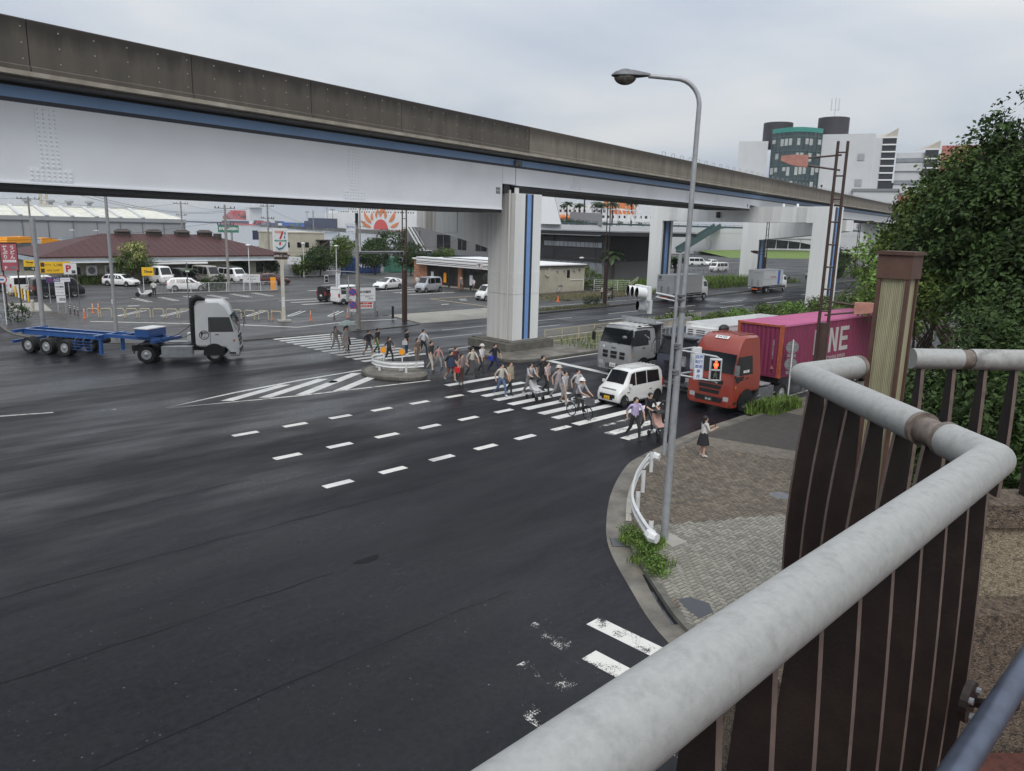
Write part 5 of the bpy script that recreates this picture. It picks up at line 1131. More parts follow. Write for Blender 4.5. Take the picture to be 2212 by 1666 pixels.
# vehicles in the terminal yard, far right of centre
yd = (('silver van parked broadside in the terminal yard', 131.5, 101.5, 'paint_silver', 1, 2), ('white high roof van standing behind the silver van', 136.5, 108.5, 'paint_white', 2, -30), ('white minicar seen behind the street lamp ladder post', 122.5, 101.5, 'paint_white', 0, 0), ('black van at the edge of the portal leg', 143, 103, 'paint_black', 1, -40),
      ('white van with roof rack near the silver van', 139.5, 105.4, 'paint_white', 1, -35), ('second white high roof van at the back of the yard', 146, 110, 'paint_white', 2, -20), ('white delivery van half hidden by the grey lamp post', 160.5, 100.6, 'paint_white', 1, -30), ('white sport utility car between the lamp post and pier', 166.5, 100.2, 'paint_white', 3, 178), ('dark green estate car behind the white one', 172, 104, 'paint_black', 3, 170),
      ('cream and white van parked along the yard railing', 142.6, 83.8, 'paint_pearl', 1, 176), ('white saloon peeking out beside the pier', 176, 95.5, 'paint_white', 3, 5), ('white car behind the potted palm', 146.5, 97.5, 'paint_white', 3, 200))
for lab, x, y, p, kind, a in yd:
    if kind == 0: kei(lab, (x, y, T0), R(a), p)
    elif kind == 3: wagon(lab, (x, y, T0), R(a), p)
    else: hiace(lab, (x, y, T0), R(a), p, high=(kind == 2))
# ============================================================ people
CLOTH = {}
def cloth(c):
    k = 'cloth_%02x%02x%02x' % tuple(int(v*255) for v in c)
    return mat(k, c, 0.85, var=0.18, scale=9, bump=0.15, bscale=60)
mat('skin', (0.50, 0.31, 0.22), 0.55, var=0.06); mat('hair_black', (0.012, 0.010, 0.009), 0.5, var=0.3, scale=20); mat('hair_brown', (0.05, 0.028, 0.016), 0.5, var=0.3, scale=20)
PCACHE = {}
def figure(pose):
    """one continuous skinned body; faces carry the region of their nearest bone"""
    if pose in PCACHE: return PCACHE[pose]
    V = []; E_ = []; Rd = []; reg = []
    def j(p, r): V.append(Vector(p)); Rd.append(r); return len(V)-1
    def e(a, b, g): E_.append((a, b)); reg.append(g)
    lean = {'push': .10, 'ride': .22}.get(pose, 0.02)
    pel = j((0,0,.93), (.145,.105)); sp = j((lean*.4,0,1.10), (.125,.095)); ch = j((lean*.8,0,1.30), (.155,.105)); nk = j((lean,0,1.455), (.052,.055)); hd = j((lean+.02,0,1.56), (.078,.088)); tp = j((lean+.01,0,1.645), (.062,.07)); ns = j((lean+.108,0,1.555), (.012,.014))
    e(pel,sp,0); e(sp,ch,0); e(ch,nk,0); e(nk,hd,2); e(hd,tp,2); e(hd,ns,2)
    arms = {'stand': ((.02,.02),(.02,.02)), 'walk': ((.16,.22),(-.16,-.10)), 'walk2': ((-.14,-.08),(.16,.24)), 'phone': ((.10,.34),(.10,.36)), 'push': ((.14,.42),(.14,.42)), 'carry': ((.06,.28),(.02,.04)), 'ride': ((.24,.52),(.24,.52)), 'umbrella': ((.12,.30),(.0,.04))}[pose]
    for sd, (ex, wx) in zip((1,-1), arms):
        bent = wx > .26
        sh = j((ch_x := lean*.9, sd*.175, 1.395), (.058,.058)); ez = 1.12 if pose != 'umbrella' or sd < 0 else 1.14
        wz = (1.22 if pose in ('phone',) else (1.02 if pose in ('push','ride') else 1.08)) if bent or (pose == 'umbrella' and sd > 0) else .89
        if pose == 'umbrella' and sd > 0: wz = 1.30
        el = j((lean*.6+ex, sd*(.225 if not bent else .21), ez), (.042,.042)); wr = j((lean*.5+wx, sd*(.235 if not bent else .13), wz), (.028,.03)); d = (V[wr]-V[el]).normalized(); ha = j(V[wr]+d*.07, (.036,.02))
        e(ch,sh,0); e(sh,el,1); e(el,wr,3); e(wr,ha,2)
        t = d.cross(Vector((0,1,0))); t = t.normalized() if t.length > .01 else Vector((1,0,0))
        for k, (o, L_) in enumerate(((-.026,.058),(-.009,.072),(.009,.068),(.025,.054))):
            f = j(V[ha]+t*o+d*(L_*.62), (.0085,.0085)); g = j(V[f]+d*(L_*.4)-Vector((0,sd*.012,0)), (.007,.007)); e(ha,f,2); e(f,g,2)
        th = j(V[wr]+d*.045+t*.042-Vector((0,sd*.012,0)), (.010,.010)); e(wr,th,2)
    legs = {'walk': ((.06,.24,.20),(.10,-.10,-.34)), 'walk2': ((.10,-.10,-.34),(.06,.24,.20)), 'push': ((.05,.20,.18),(.08,-.08,-.28)), 'ride': ((.34,.30,.26),(.36,.26,.18))}.get(pose, ((.0,.01,-.01),(.02,.02,.0)))
    for sd, (hx, kx, ax_) in zip((1,-1), legs):
        kx = kx if pose != 'stand' else .01; back = ax_ < -.2
        hp = j((.0, sd*.085, .90), (.088,.092)); kz = .50 if pose != 'ride' else .62; kn = j((kx*.72, sd*.095, kz), (.058,.062)); az = .09 if not back else .16
        if pose == 'ride': az = .24 if sd > 0 else .34
        an = j((ax_, sd*.095, az), (.036,.042)); to = j((ax_+.15, sd*.105, max(az-.055, .035)), (.034,.026)); hl = j((ax_-.045, sd*.095, max(az-.055, .036)), (.034,.032))
        e(pel,hp,4); e(hp,kn,4); e(kn,an,5); e(an,to,6); e(an,hl,6)
    me = bpy.data.meshes.new('skeleton'); me.from_pydata([tuple(v) for v in V], [(a,b) for a,b in E_], [])
    ob = bpy.data.objects.new('skeleton', me); COL.objects.link(ob)
    m = ob.modifiers.new('skin', 'SKIN'); m.use_smooth_shade = True
    bpy.context.view_layer.objects.active = ob
    for i, d in enumerate(me.skin_vertices[0].data): d.radius = Rd[i]; d.use_root = (i == 0)
    s_ = ob.modifiers.new('sub', 'SUBSURF'); s_.levels = 1
    dg = bpy.context.evaluated_depsgraph_get(); out_ = bpy.data.meshes.new_from_object(ob.evaluated_get(dg)); bpy.data.objects.remove(ob)
    out_.name = 'person'
    segs = [(V[a], V[b], g) for (a, b), g in zip(E_, reg)]
    idx = []
    for p in out_.polygons:
        c = p.center; best = None
        for a, b, g in segs:
            ab = b-a; t = max(0, min(1, (c-a).dot(ab)/max(ab.length_squared, 1e-9))); dd = (c-(a+ab*t)).length_squared
            if best is None or dd < best[0]: best = (dd, g)
        idx.append(best[1] if not (best[1] == 0 and c.z < .97) else 4)
    for k in range(7): out_.materials.append(MATS['skin'])
    out_.polygons.foreach_set('material_index', idx); out_.polygons.foreach_set('use_smooth', [True]*len(out_.polygons)); out_.update()
    PCACHE[pose] = (out_, lean); return PCACHE[pose]
def person(label, loc, face, pose='walk', top=(.05,.05,.055), legs=(.03,.03,.035), shoes=(.02,.02,.02), arm=None, calf=None, hair='hair_black', long_hair=False, skirt=None, bag=None, hat=None, s=1.0, coat=None, fore=None, group=None):
    me, lean = figure(pose)
    o = link('person', me, loc=loc, rot=(0, 0, face)); o.scale = (s*1.13, s*1.15, s); tag(o, label, 'person', group)
    ms = [cloth(top), cloth(arm or top), MATS['skin'], cloth(fore) if fore else MATS['skin'], cloth(legs), cloth(calf) if calf else cloth(legs), cloth(shoes)]
    for k in range(7): o.material_slots[k].link = 'OBJECT'; o.material_slots[k].material = ms[k]
    q = MB(); cx = lean+.005
    q.ell((cx-.012, 0, 1.60), .098, .088, .098, 12, 8)
    q.v = [(x-.02 if (x > cx+.055 and z < 1.63) else x, y, z) for x, y, z in q.v]
    if long_hair: q.ell((cx-.06, 0, 1.47), .055, .085, .17, 10, 7)
    part('hair', q, hair, o, smooth=True)
    if skirt: part('skirt', MB().lathe([(.135, .98), (.15, .90), (.19, .72), (.225, skirt[1]), (.215, skirt[1])], n=18), cloth(skirt[0]), o, smooth=True)
    if coat: part('jacket', MB().lathe([(.16, 1.34), (.185, 1.2), (.185, 1.0), (.20, .82), (.19, .82)], n=18), cloth(coat), o, smooth=True)
    if bag:
        c, pos = bag
        if pos == 'back': part('backpack', MB().cbox((lean-.22, 0, 1.2), .16, .30, .42, .05), cloth(c), o); 
        else: part('bag', MB().cbox((.04, pos*.30, .86), .30, .10, .26, .03).tube([(.0, pos*.28, .98), (lean, pos*.17, 1.42)], .012, n=6), cloth(c), o)
    if hat: part('hat', MB().lathe([(.15, 1.62), (.105, 1.635), (.10, 1.70), (.07, 1.735), (0.0, 1.74)], (cx-.01, 0, 0), n=16), cloth(hat), o, smooth=True)
    return o
def stroller(label, loc, rz, col, group=None):
    t = thing('stroller', label, 'stroller', loc, rz, group)
    fr = part('frame', MB().tube([(-.42,-.2,1.02),(-.1,-.2,.62),(.38,-.2,.16)], .014, n=6).tube([(-.42,.2,1.02),(-.1,.2,.62),(.38,.2,.16)], .014, n=6).tube([(-.42,-.2,1.02),(-.42,.2,1.02)], .016, n=6).tube([(.1,-.2,.5),(-.30,-.2,.12)], .014, n=6).tube([(.1,.2,.5),(-.30,.2,.12)], .014, n=6), 'galv_dark', t)
    part('seat', MB().extr([(-.18,.50),(.22,.42),(.30,.48),(.0,.58),(-.14,.98),(-.22,.96)], 'y', -.19, .19), cloth(col), t)
    part('canopy', MB().extr([(-.2,.98),(-.12,1.1),(.06,1.12),(.16,1.02),(.14,1.0),(.05,1.09),(-.1,1.07),(-.18,.96)], 'y', -.2, .2), cloth((.03,.03,.035)), t)
    for x in (.36,-.3):
        for y in (-.22,.22): part('wheel', MB().lathe([(.04,-.02),(.11,-.02),(.12,0),(.11,.02),(.04,.02)], (x,y,.12), 'y', 14), 'rubber', t)
    return t
def bicycle(label, loc, rz, col, group=None):
    t = thing('bicycle', label, 'bicycle', loc, rz, group); r = .30
    for x in (-.5, .5): w = part('wheel', MB().lathe([(r-.03,-.018),(r,-.012),(r+.012,0),(r,.012),(r-.03,.018)], (x,0,r+.012), 'y', 24, ring=True), 'rubber', t); part('spokes', MB().tube([(x-r*.9,0,r+.01),(x+r*.9,0,r+.01)], .004, n=4).tube([(x,0,.05),(x,0,2*r-.02)], .004, n=4).tube([(x-.19,0,.12),(x+.19,0,.52)], .004, n=4).tube([(x-.19,0,.52),(x+.19,0,.12)], .004, n=4), 'rim_silver', w)
    part('frame', MB().tube([(-.5,0,.31),(-.12,0,.29),(.38,0,.62),(.36,0,.85)], .017, n=6).tube([(-.12,0,.29),(-.22,0,.80)], .017, n=6).tube([(-.5,0,.31),(-.2,0,.70)], .012, n=6).tube([(.38,0,.62),(.5,0,.31)], .014, n=6), col, t)
    part('handlebar', MB().tube([(.12,-.26,.98),(.34,-.2,.96),(.36,0,.9),(.34,.2,.96),(.12,.26,.98)], .012, n=6), 'galv', t); part('saddle', MB().prism([(-.36,-.08),(-.1,-.02),(-.1,.02),(-.36,.08)], .80, .86), 'black', t)
    part('basket', MB().box(.42,.72,-.17,.17,.72,.76).box(.42,.44,-.17,.17,.76,.98).box(.70,.72,-.17,.17,.76,.98).box(.44,.70,-.17,-.15,.76,.98).box(.44,.70,.15,.17,.76,.98), 'galv_dark', t)
    part('mudguard', MB().tube([(-.84,0,.36),(-.74,0,.60),(-.5,0,.68),(-.25,0,.56)], .02, n=6), 'galv', t)
    return t
def scooter(label, loc, rz):
    t = thing('motor_scooter', label, 'scooter', loc, rz)
    for x in (-.55,.6): part('wheel', MB().lathe([(.10,-.05),(.22,-.05),(.24,0),(.22,.05),(.10,.05)], (x,0,.24), 'y', 18), 'rubber', t)
    part('body', MB().extr([(-.85,.55),(-.7,.75),(-.2,.72),(-.05,.42),(.25,.36),(.42,.9),(.5,.92),(.48,.42),(.3,.26),(-.35,.26)], 'y', -.16, .16), 'paint_white', t); part('seat', MB().cbox((-.42,0,.78),.62,.26,.09,.03), 'black', t)
    part('handlebar', MB().tube([(.4,-.3,1.0),(.42,0,.96),(.4,.3,1.0)], .016, n=6), 'black', t); part('headlight', MB().ell((.53,0,.86),.06,.09,.08), 'lens', t); part('top_box', MB().cbox((-.82,0,.95),.32,.36,.28,.04), 'galv_dark', t)
    return t
Rr = lambda a: R(a)
# far crossing and island
person('person in beige top and pale trousers on the far crossing, leftmost of all', (26.4,42.93,0), R(-85), 'walk', (.34,.31,.28), (.42,.40,.37), (.6,.6,.6), long_hair=True, hair='hair_brown')
person('person in pale grey dress beside the beige one on the far crossing', (26.75,42.35,0), R(-85), 'walk2', (.40,.37,.37), (.45,.36,.30), (.65,.65,.63), skirt=((.36,.33,.33),.52), long_hair=True)
person('person in dark skirt holding a pale umbrella on the far crossing', (27.05,42.6,0), R(-80), 'umbrella', (.33,.31,.32), (.03,.03,.03), (.02,.02,.02), skirt=((.025,.025,.03),.45))
um = thing('umbrella', 'pale green umbrella held up over the far crossing', 'umbrella', (27.1,42.62,0), 0)
part('canopy', MB().lathe([(.55,1.78),(.53,1.80),(.42,1.92),(.24,2.0),(.05,2.04),(0,2.05)], n=16), cloth((.42,.48,.44)), um, smooth=True); part('shaft', MB().cyl((0,0,1.1),(0,0,2.08),.008,n=6), 'galv_dark', um)
person('person in black jacket and shorts carrying a white bag before the island', (27.05,40.15,0), R(-70), 'walk', (.025,.025,.028), (.10,.10,.10), (.03,.03,.03), calf=(.45,.30,.22), bag=((.6,.6,.58),1))
person('person in black top with green shorts before the island', (28.0,40.55,0), R(-75), 'walk2', (.035,.03,.03), (.07,.22,.04), (.02,.02,.02), calf=(.06,.06,.06), fore=None)
person('person in black hoodie standing behind the island guardrail', (29.25,39.15,0), R(-60), 'stand', (.022,.020,.022), (.04,.06,.12), (.6,.6,.6), bag=((.6,.6,.6),-1))
person('crouching looking person in dark grey behind the guardrail sign', (26.9,37.75,0), R(-70), 'walk', (.06,.055,.06), (.03,.03,.03), long_hair=True, s=.93)
person('person in patterned brown clothes just behind the guardrail', (28.0,36.4,0), R(-80), 'stand', (.16,.12,.10), (.20,.17,.15), long_hair=True, s=.92)
person('person in white T-shirt and black trousers right of the island', (30.1,38.5,0), R(-75), 'walk', (.62,.63,.65), (.025,.025,.03), (.02,.02,.02))
person('person in black top and wide cream trousers right of the guardrail', (27.1,33.95,0), R(-80), 'walk2', (.03,.03,.032), (.52,.49,.42), (.02,.02,.02), calf=(.52,.49,.42), s=1.04)
person('child in pink top beside the cream trousers', (28.0,34.4,0), R(-75), 'walk', (.50,.28,.28), (.35,.32,.30), s=.78)
# group at the median end
person('person in black with blue shirt front at the crossing start', (26.1,31.0,0), R(-85), 'walk', (.02,.02,.022), (.20,.09,.06), (.3,.3,.3), calf=(.45,.30,.22), coat=(.03,.045,.09))
person('person with a bright red bag at the crossing start', (25.95,29.95,0), R(-85), 'carry', (.22,.17,.16), (.09,.05,.045), (.3,.3,.3), bag=((.60,.02,.03),-1), long_hair=True)
person('person in maroon shirt behind the red bag carrier', (27.2,31.9,0), R(-85), 'walk2', (.10,.025,.03), (.03,.03,.03), hair='hair_brown')
person('person in cream blouse and dark skirt in the median group', (27.8,31.2,0), R(-85), 'walk', (.50,.45,.38), (.05,.05,.05), long_hair=True, skirt=((.06,.055,.055),.5))
person('person in white shirt and dark trousers in the median group', (28.9,31.6,0), R(-85), 'walk2', (.55,.54,.55), (.04,.04,.05), hat=(.6,.58,.55))
person('person in black jacket with a royal blue bag by the pier', (29.8,31.5,0), R(-85), 'walk', (.02,.02,.024), (.02,.03,.10), bag=((.03,.05,.40),-1))
# on the near crossing
person('person in cream jumper and blue jeans on the near crossing', (25.65,26.6,0), R(-88), 'walk', (.50,.46,.40), (.10,.15,.26), (.6,.6,.6), calf=(.10,.15,.26), hair='hair_black')
person('person in olive beige coat beside the blue jeans', (26.35,26.7,0), R(-88), 'walk2', (.30,.26,.19), (.03,.035,.035), coat=(.28,.24,.17), hair='hair_brown', long_hair=True)
person('person in light grey pushing a pram on the near crossing', (26.9,25.9,0), R(-92), 'push', (.42,.40,.40), (.20,.19,.19), (.4,.4,.4), long_hair=True)
stroller('white pram pushed across the near crossing', (26.55,25.15,0), R(-92), (.50,.50,.50))
person('tall person in black shirt farthest back on the near crossing', (28.6,26.6,0), R(-86), 'walk', (.03,.03,.032), (.03,.03,.03), s=1.05)
person('person in pinkish grey top and black trousers mid crossing', (27.9,25.6,0), R(-88), 'walk2', (.40,.32,.32), (.03,.03,.035), long_hair=True)
person('person in pale hat and grey pink shirt mid crossing', (27.4,24.4,0), R(-90), 'walk', (.36,.31,.31), (.30,.28,.28), hat=(.55,.50,.45))
person('person in sand trousers and grey top in the front of the group', (26.7,23.35,0), R(-90), 'walk2', (.40,.38,.39), (.32,.28,.25), calf=(.40,.30,.24))
person('person with grey backpack behind the cyclist', (27.55,23.3,0), R(-90), 'walk', (.45,.44,.45), (.12,.12,.13), bag=((.08,.08,.09),'back'))
person('cyclist with white helmet riding across the near crossing', (25.4,21.45,.12), R(-92), 'ride', (.34,.33,.35), (.03,.03,.03), hat=(.72,.72,.72))
bicycle('black city bicycle ridden by the helmeted cyclist', (25.42,21.3,0), R(-92), 'black')
person('person in lavender shirt and black trousers nearest the corner', (24.45,17.6,0), R(-110), 'walk', (.46,.38,.58), (.03,.03,.035), (.03,.03,.03), s=1.04)
person('person in black pushing a pink stroller near the corner', (25.9,18.0,0), R(-108), 'push', (.025,.025,.028), (.03,.03,.03), (.5,.5,.5), calf=(.04,.04,.04))
stroller('dusty pink stroller near the corner kerb', (25.55,17.2,0), R(-108), (.42,.26,.22))
person('dark figure half hidden behind the lamp post', (26.3,17.35,0), R(-108), 'walk', (.03,.028,.03), (.03,.03,.03), long_hair=True)
person('person in white blouse and black dress looking at a phone on the corner', (24.15,14.26,.122), R(-35), 'phone', (.58,.57,.55), (.02,.02,.022), (.70,.70,.68), arm=(.58,.57,.55), calf=(.50,.32,.24), long_hair=True, skirt=((.016,.016,.018),.52), s=.92)
part('phone', MB().box(.40,.41,-.03,.03,1.20,1.34), 'black', bpy.data.objects['person.%03d' % (len([o for o in bpy.data.objects if o.name.startswith('person')])-1)])
# car park, far pavement
person('person in white sweater and black trousers standing at the coin parking fence', (29.9,84.0,.03), R(-120), 'phone', (.62,.61,.58), (.02,.02,.02), arm=(.62,.61,.58), fore=(.62,.61,.58))
scooter('white motor scooter parked beside the person at the coin parking fence', (29.1,84.7,.03), R(160))
person('person in black carrying a white bundle on the far pavement', (71.3,57.0,.12), R(-150), 'carry', (.025,.025,.028), (.02,.02,.02), coat=(.45,.44,.43), hat=(.03,.03,.03))
person('person crouching over a stroller behind the brown lamp post', (72.9,56.8,.12), R(170), 'push', (.03,.03,.03), (.03,.03,.03), s=.9)
stroller('grey stroller on the far pavement', (72.1,56.6,.12), R(180), (.35,.32,.30))
person('person in white shirt walking far away beside the portal leg', (131.6,60.0,.12), R(0), 'walk', (.55,.55,.55), (.03,.03,.03))
person('person in white jacket by the shop motorbikes', (61.0,79.3,.03), R(200), 'stand', (.55,.54,.52), (.2,.18,.17))
person('person in grey sitting area at the shop entrance', (63.6,73.6,.03), R(190), 'stand', (.18,.17,.17), (.08,.08,.08), hat=(.5,.5,.5))
person('person in white beside the shop entrance bins', (64.6,72.4,.03), R(200), 'walk', (.52,.52,.52), (.10,.10,.11))
bicycle('white bicycle leaning at the left end of the beige shop wall', (72.4,64.9,.11), R(20), 'white')
bicycle('dark bicycle with basket at the right end of the beige shop wall', (79.1,64.7,.11), R(175), 'black')
# ============================================================ street furniture
def pole(name, label, cat, x, y, z1, r0_, r1_, m, z0=0.02, group=None, lean=(0,0)):
    t = thing(name, label, cat, (x, y, z0), 0, group); part('shaft', MB().cyl((0,0,0), (lean[0],lean[1],z1), r0_, r1_, n=16), m, t, smooth=True); return t
# tall lamp post at the near corner
lb = Vector((16.59,10.75,.122))
lmp = thing('street_lamp', 'tall grey street lamp with curved arm rising from the near brick corner', 'street lamp', lb)
hd_dir = Vector((-.62,.785,0)).normalized()
zt = 11.72
bend = [(0,0,0)]; pts = [Vector((0,0,0)), Vector((.03,-.05,6.2)), Vector((.06,-.10,zt-.62))]
for k in range(1, 8):
    a = R(90*k/7); pts.append(Vector((.06,-.10,zt-.62))+hd_dir*(.62*(1-math.cos(a)))+Vector((0,0,.62*math.sin(a))))
pts.append(pts[-1]+hd_dir*.62+Vector((0,0,.05)))
part('shaft', MB().tube(pts[:2], [.105,.082], n=16), 'galv', lmp, smooth=True)
part('upper_shaft', MB().tube([pts[1]-Vector((0,0,.02))]+pts[2:], [.068,.058]+[.056]*7+[.05], n=14), 'galv', lmp, smooth=True)
he = pts[-1]; hz = hd_dir; sdv = Vector((-hz.y, hz.x, 0))
def headmesh(upper):
    q = MB(); prof = [(-.05,.05,.05),(.12,.085,.085),(.35,.15,.13),(.58,.19,.15),(.78,.16,.10),(.88,.05,.03)]; n_ = 14; vs = []
    for l, w, h_ in prof:
        for j_ in range(n_+1):
            a = math.pi*j_/n_ if upper else -math.pi*j_/n_
            vs.append(he+hz*l+sdv*(w*math.cos(a))+Vector((0,0,(h_ if upper else h_*.45)*math.sin(a)+.01)))
    for i in range(len(prof)-1):
        for j_ in range(n_): q.f.append((i*(n_+1)+j_, i*(n_+1)+j_+1, (i+1)*(n_+1)+j_+1, (i+1)*(n_+1)+j_)); q.mi.append(0)
    q.v = [tuple(v) for v in vs]; return q
lhd = part('lamp_head', headmesh(True), 'galv_dark', lmp, smooth=True); part('lamp_housing', headmesh(False), 'steel_dark', lhd, smooth=True)
gl_ = MB().ell((0,0,0), .27, .17, .19, 16, 10); gl_.v = [tuple(he+hz*(.55+v[0])+sdv*v[1]+Vector((0,0,v[2]-.02))) for v in gl_.v if True]
mat('lamp_glass', (0.10, 0.09, 0.075), 0.12, 0.2, var=0.5, scale=12); part('lamp_lens', gl_, 'lamp_glass', lhd, smooth=True)
part('conduit', MB().cyl((-.13,.10,2.4),(-.06,.06,7.6),.05,n=10), 'galv', lmp); part('joint_ring', MB().cyl((.03,-.05,6.15),(.03,-.05,6.28),.095,n=16), 'galv_dark', lmp)
for z in (4.55, 4.62, 5.22, 5.30, 6.45, 6.55): part('clamp_band', MB().cyl((0,0,z),(0,0,z+.045),.118,n=16), 'galv_dark', lmp)
part('sticker', MB().box(.07,.10,-.04,.05,2.5,2.62), 'white', lmp); part('foot_plate', MB().prism([(-.25,-.45),(.35,-.5),(.5,.1),(.1,.3)], -.02, .012), 'concrete', lmp)
# vehicle signal on its arm, seen from behind and side
def tsig(name, label, loc, rz, heads, m='white_metal'):
    t = thing(name, label, 'traffic light', loc, rz); w = .31
    body = part('housing', MB().cbox((0,0,0), .13, heads*w, .34, .04), m, t)
    for k in range(heads):
        y = (k-(heads-1)/2)*w
        part('visor', MB().tube([(.06,y,0),(.30,y,0.02)], [.145,.13], n=16, cap=False), m, t, smooth=True); part('lens', MB().cyl((.065,y,0),(.075,y,0),.125,n=16), 'glass_dark', t); part('visor_lining', MB().tube([(.065,y,0),(.295,y,.02)], [.135,.121], n=16, cap=False), 'black', t)
    return t
sd_ = Vector((-.58,.81,0))
ap = lb+Vector((.02,-.03,6.5)); s0_ = Vector((16.18,11.62,6.72))
tsig('vehicle_signal', 'white three lamp traffic signal on the near lamp post', s0_, R(148), 3); tsig('arrow_signal', 'single white signal lamp below the three lamp signal', Vector((16.3,11.52,6.36)), R(148), 1)
part('signal_arm', MB().tube([(0,0,6.50),(-.30,.55,6.60)], .03, n=8).tube([(0,0,6.40),(-.3,.55,6.5)], .022, n=8).cyl((-.28,.72,6.2),(-.28,.72,6.6),.03,n=8), 'galv', lmp); part('cable', MB().tube([(-.03,.1,6.42),(-.06,.12,6.1),(-.05,.1,5.7),(-.02,.06,5.5)], .014, n=6), 'black', lmp)
# pedestrian signal on the pair of tubes
pd = Vector((.52,-.854,0)).normalized()
for z in (5.19, 4.55):
    part('signal_bracket', MB().tube([(0,0,z), tuple(pd*.98+Vector((0,0,z-.12))), tuple(pd*1.05+Vector((0,0,z-.16)))], .024, n=8), 'galv', lmp)
    part('signal_bracket', MB().tube([(0,0,z), (.50,-.22,z+.04), (.56,-.25,z-.02)], .024, n=8), 'galv', lmp)
cam_r = Vector((.72,-.69,0)); fdir = Vector((-.80,-.60,0)).normalized(); frt = Vector((-fdir.y, fdir.x, 0))*-1
def ped_signal(name, label, c, f, lit):
    rz = math.atan2(f.y, f.x); t = thing(name, label, 'pedestrian light', c, rz)
    part('housing', MB().cbox((0,0,0), .12, .30, .56, .03), 'white_metal', t)
    rvec = (0,1,0)
    for z, m_ in ((.13,'glass_dark'),(-.13,'glass_dark')):
        part('screen', MB().cbox((.062,0,z), .012, .22, .22, 0), m_, t); part('screen_frame', MB().box(.055,.085,-.125,-.11,z-.12,z+.12).box(.055,.085,.11,.125,z-.12,z+.12).box(.055,.10,-.125,.125,z+.11,z+.125), 'galv', t)
    if lit:
        mat('signal_red', (0.9, 0.05, 0.02), 0.4, var=0.02, emit=(1.0, 0.09, 0.03, 3.2))
        q = MB(); x = .0705
        q.poly([(x, .028*math.cos(a), .205+.028*math.sin(a)) for a in [k*math.pi/6 for k in range(12)]]); q.poly([(x,-.052,.17),(x,.052,.17),(x,.058,.10),(x,.04,.10),(x,.034,.145),(x,.034,.04),(x,.004,.04),(x,.004,.10),(x,-.004,.10),(x,-.004,.04),(x,-.034,.04),(x,-.034,.145),(x,-.04,.10),(x,-.058,.10)])
        part('red_man', q, 'signal_red', t, kind='stuff')
        q = MB(); q.poly([(x, .026*math.cos(a), -.05+.026*math.sin(a)) for a in [k*math.pi/6 for k in range(12)]]); q.poly([(x,-.03,-.085),(x,.03,-.085),(x,.055,-.14),(x,.02,-.13),(x,.06,-.215),(x,.035,-.22),(x,0,-.165),(x,-.04,-.22),(x,-.06,-.21),(x,-.02,-.14),(x,-.055,-.15)])
        mat('signal_off', (0.10, 0.10, 0.09), 0.5, var=0.1); part('walking_man', q, 'signal_off', t, kind='stuff')
    return t
pc = lb+pd*.98+Vector((0,0,4.74)); ped_signal('pedestrian_signal', 'white pedestrian signal with red standing man lit on the near lamp post', pc, fdir, True)
ped_signal('pedestrian_signal', 'white pedestrian signal turned away beside the blue lettered plate', lb+Vector((.53,-.24,4.95)), Vector((.3,.95,0)).normalized(), False)
sp_ = lb+pd*.56+Vector((0,0,4.80))+fdir*.05
sg = thing('notice_plate', 'white plate with blue Japanese lettering beside the red pedestrian signal', 'sign', sp_, math.atan2(fdir.y, fdir.x))
part('plate', MB().box(-.006,.006,-.115,.115,-.34,.34), 'sign_white', sg); part('border', MB().box(.006,.008,-.10,-.094,-.325,.325).box(.006,.008,.094,.10,-.325,.325).box(.006,.008,-.094,.094,.319,.325).box(.006,.008,-.094,.094,-.325,-.319), 'sign_blue', sg)
for k, ch in enumerate('歩行者'): text(ch, .10, (.0085,.045,.24-k*.125), (0,1,0), (0,0,1), 'sign_blue', sg, bold=.012)
for k, ch in enumerate('自転車'): text(ch, .10, (.0085,-.045,.24-k*.125), (0,1,0), (0,0,1), 'sign_blue', sg, bold=.012)
for k, ch in enumerate('専用'): text(ch, .10, (.0085,0,-.13-k*.13), (0,1,0), (0,0,1), 'sign_blue', sg, bold=.012)
# near corner guardrail
def beam_rail(t, pts, z, hgt, m, name='rail_beam'):
    q = MB(); prof = [(-.0,-.5),(.05,-.38),(.05,-.22),(0,-.08),(0,.08),(.05,.22),(.05,.38),(0,.5)]; vs = []
    out_ = offset(pts, 1.0); k = len(prof)
    for p, o in zip(pts, out_):
        d = Vector((o[0]-p[0], o[1]-p[1])).normalized()
        for a, b in prof: vs.append((p[0]-d.x*a, p[1]-d.y*a, z+b*hgt))
        for a, b in reversed(prof): vs.append((p[0]-d.x*(a-.012), p[1]-d.y*(a-.012), z+b*hgt))
    n_ = 2*k; fs = []
    for i in range(len(pts)-1):
        for j_ in range(n_): fs.append((i*n_+j_, i*n_+(j_+1) % n_, (i+1)*n_+(j_+1) % n_, (i+1)*n_+j_))
    q.add(vs, fs+[tuple(range(n_-1,-1,-1)), tuple(range((len(pts)-1)*n_, len(pts)*n_))]); return part(name, q, m, t, world=True)
gd = thing('guardrail', 'curved white steel guardrail along the near corner kerb', 'guardrail', (17.5,12.1,.12))
gp = resample([(15.62,10.55),(16.15,11.2),(16.95,12.05),(17.95,12.82),(19.3,13.65),(20.6,14.28),(21.15,14.5)], 5)
beam_rail(gd, gp, .62, .32, 'white_metal')
for x, y in ((15.95,10.76),(17.55,12.35),(19.3,13.42),(21.2,14.45)): ps = part('post', MB().cyl((x,y,.1),(x,y,.86),.065,n=14), 'white_metal', gd, world=True); part('post_cap', MB().cyl((x,y,.86),(x,y,.875),.06,n=14), 'rust', ps, world=True)
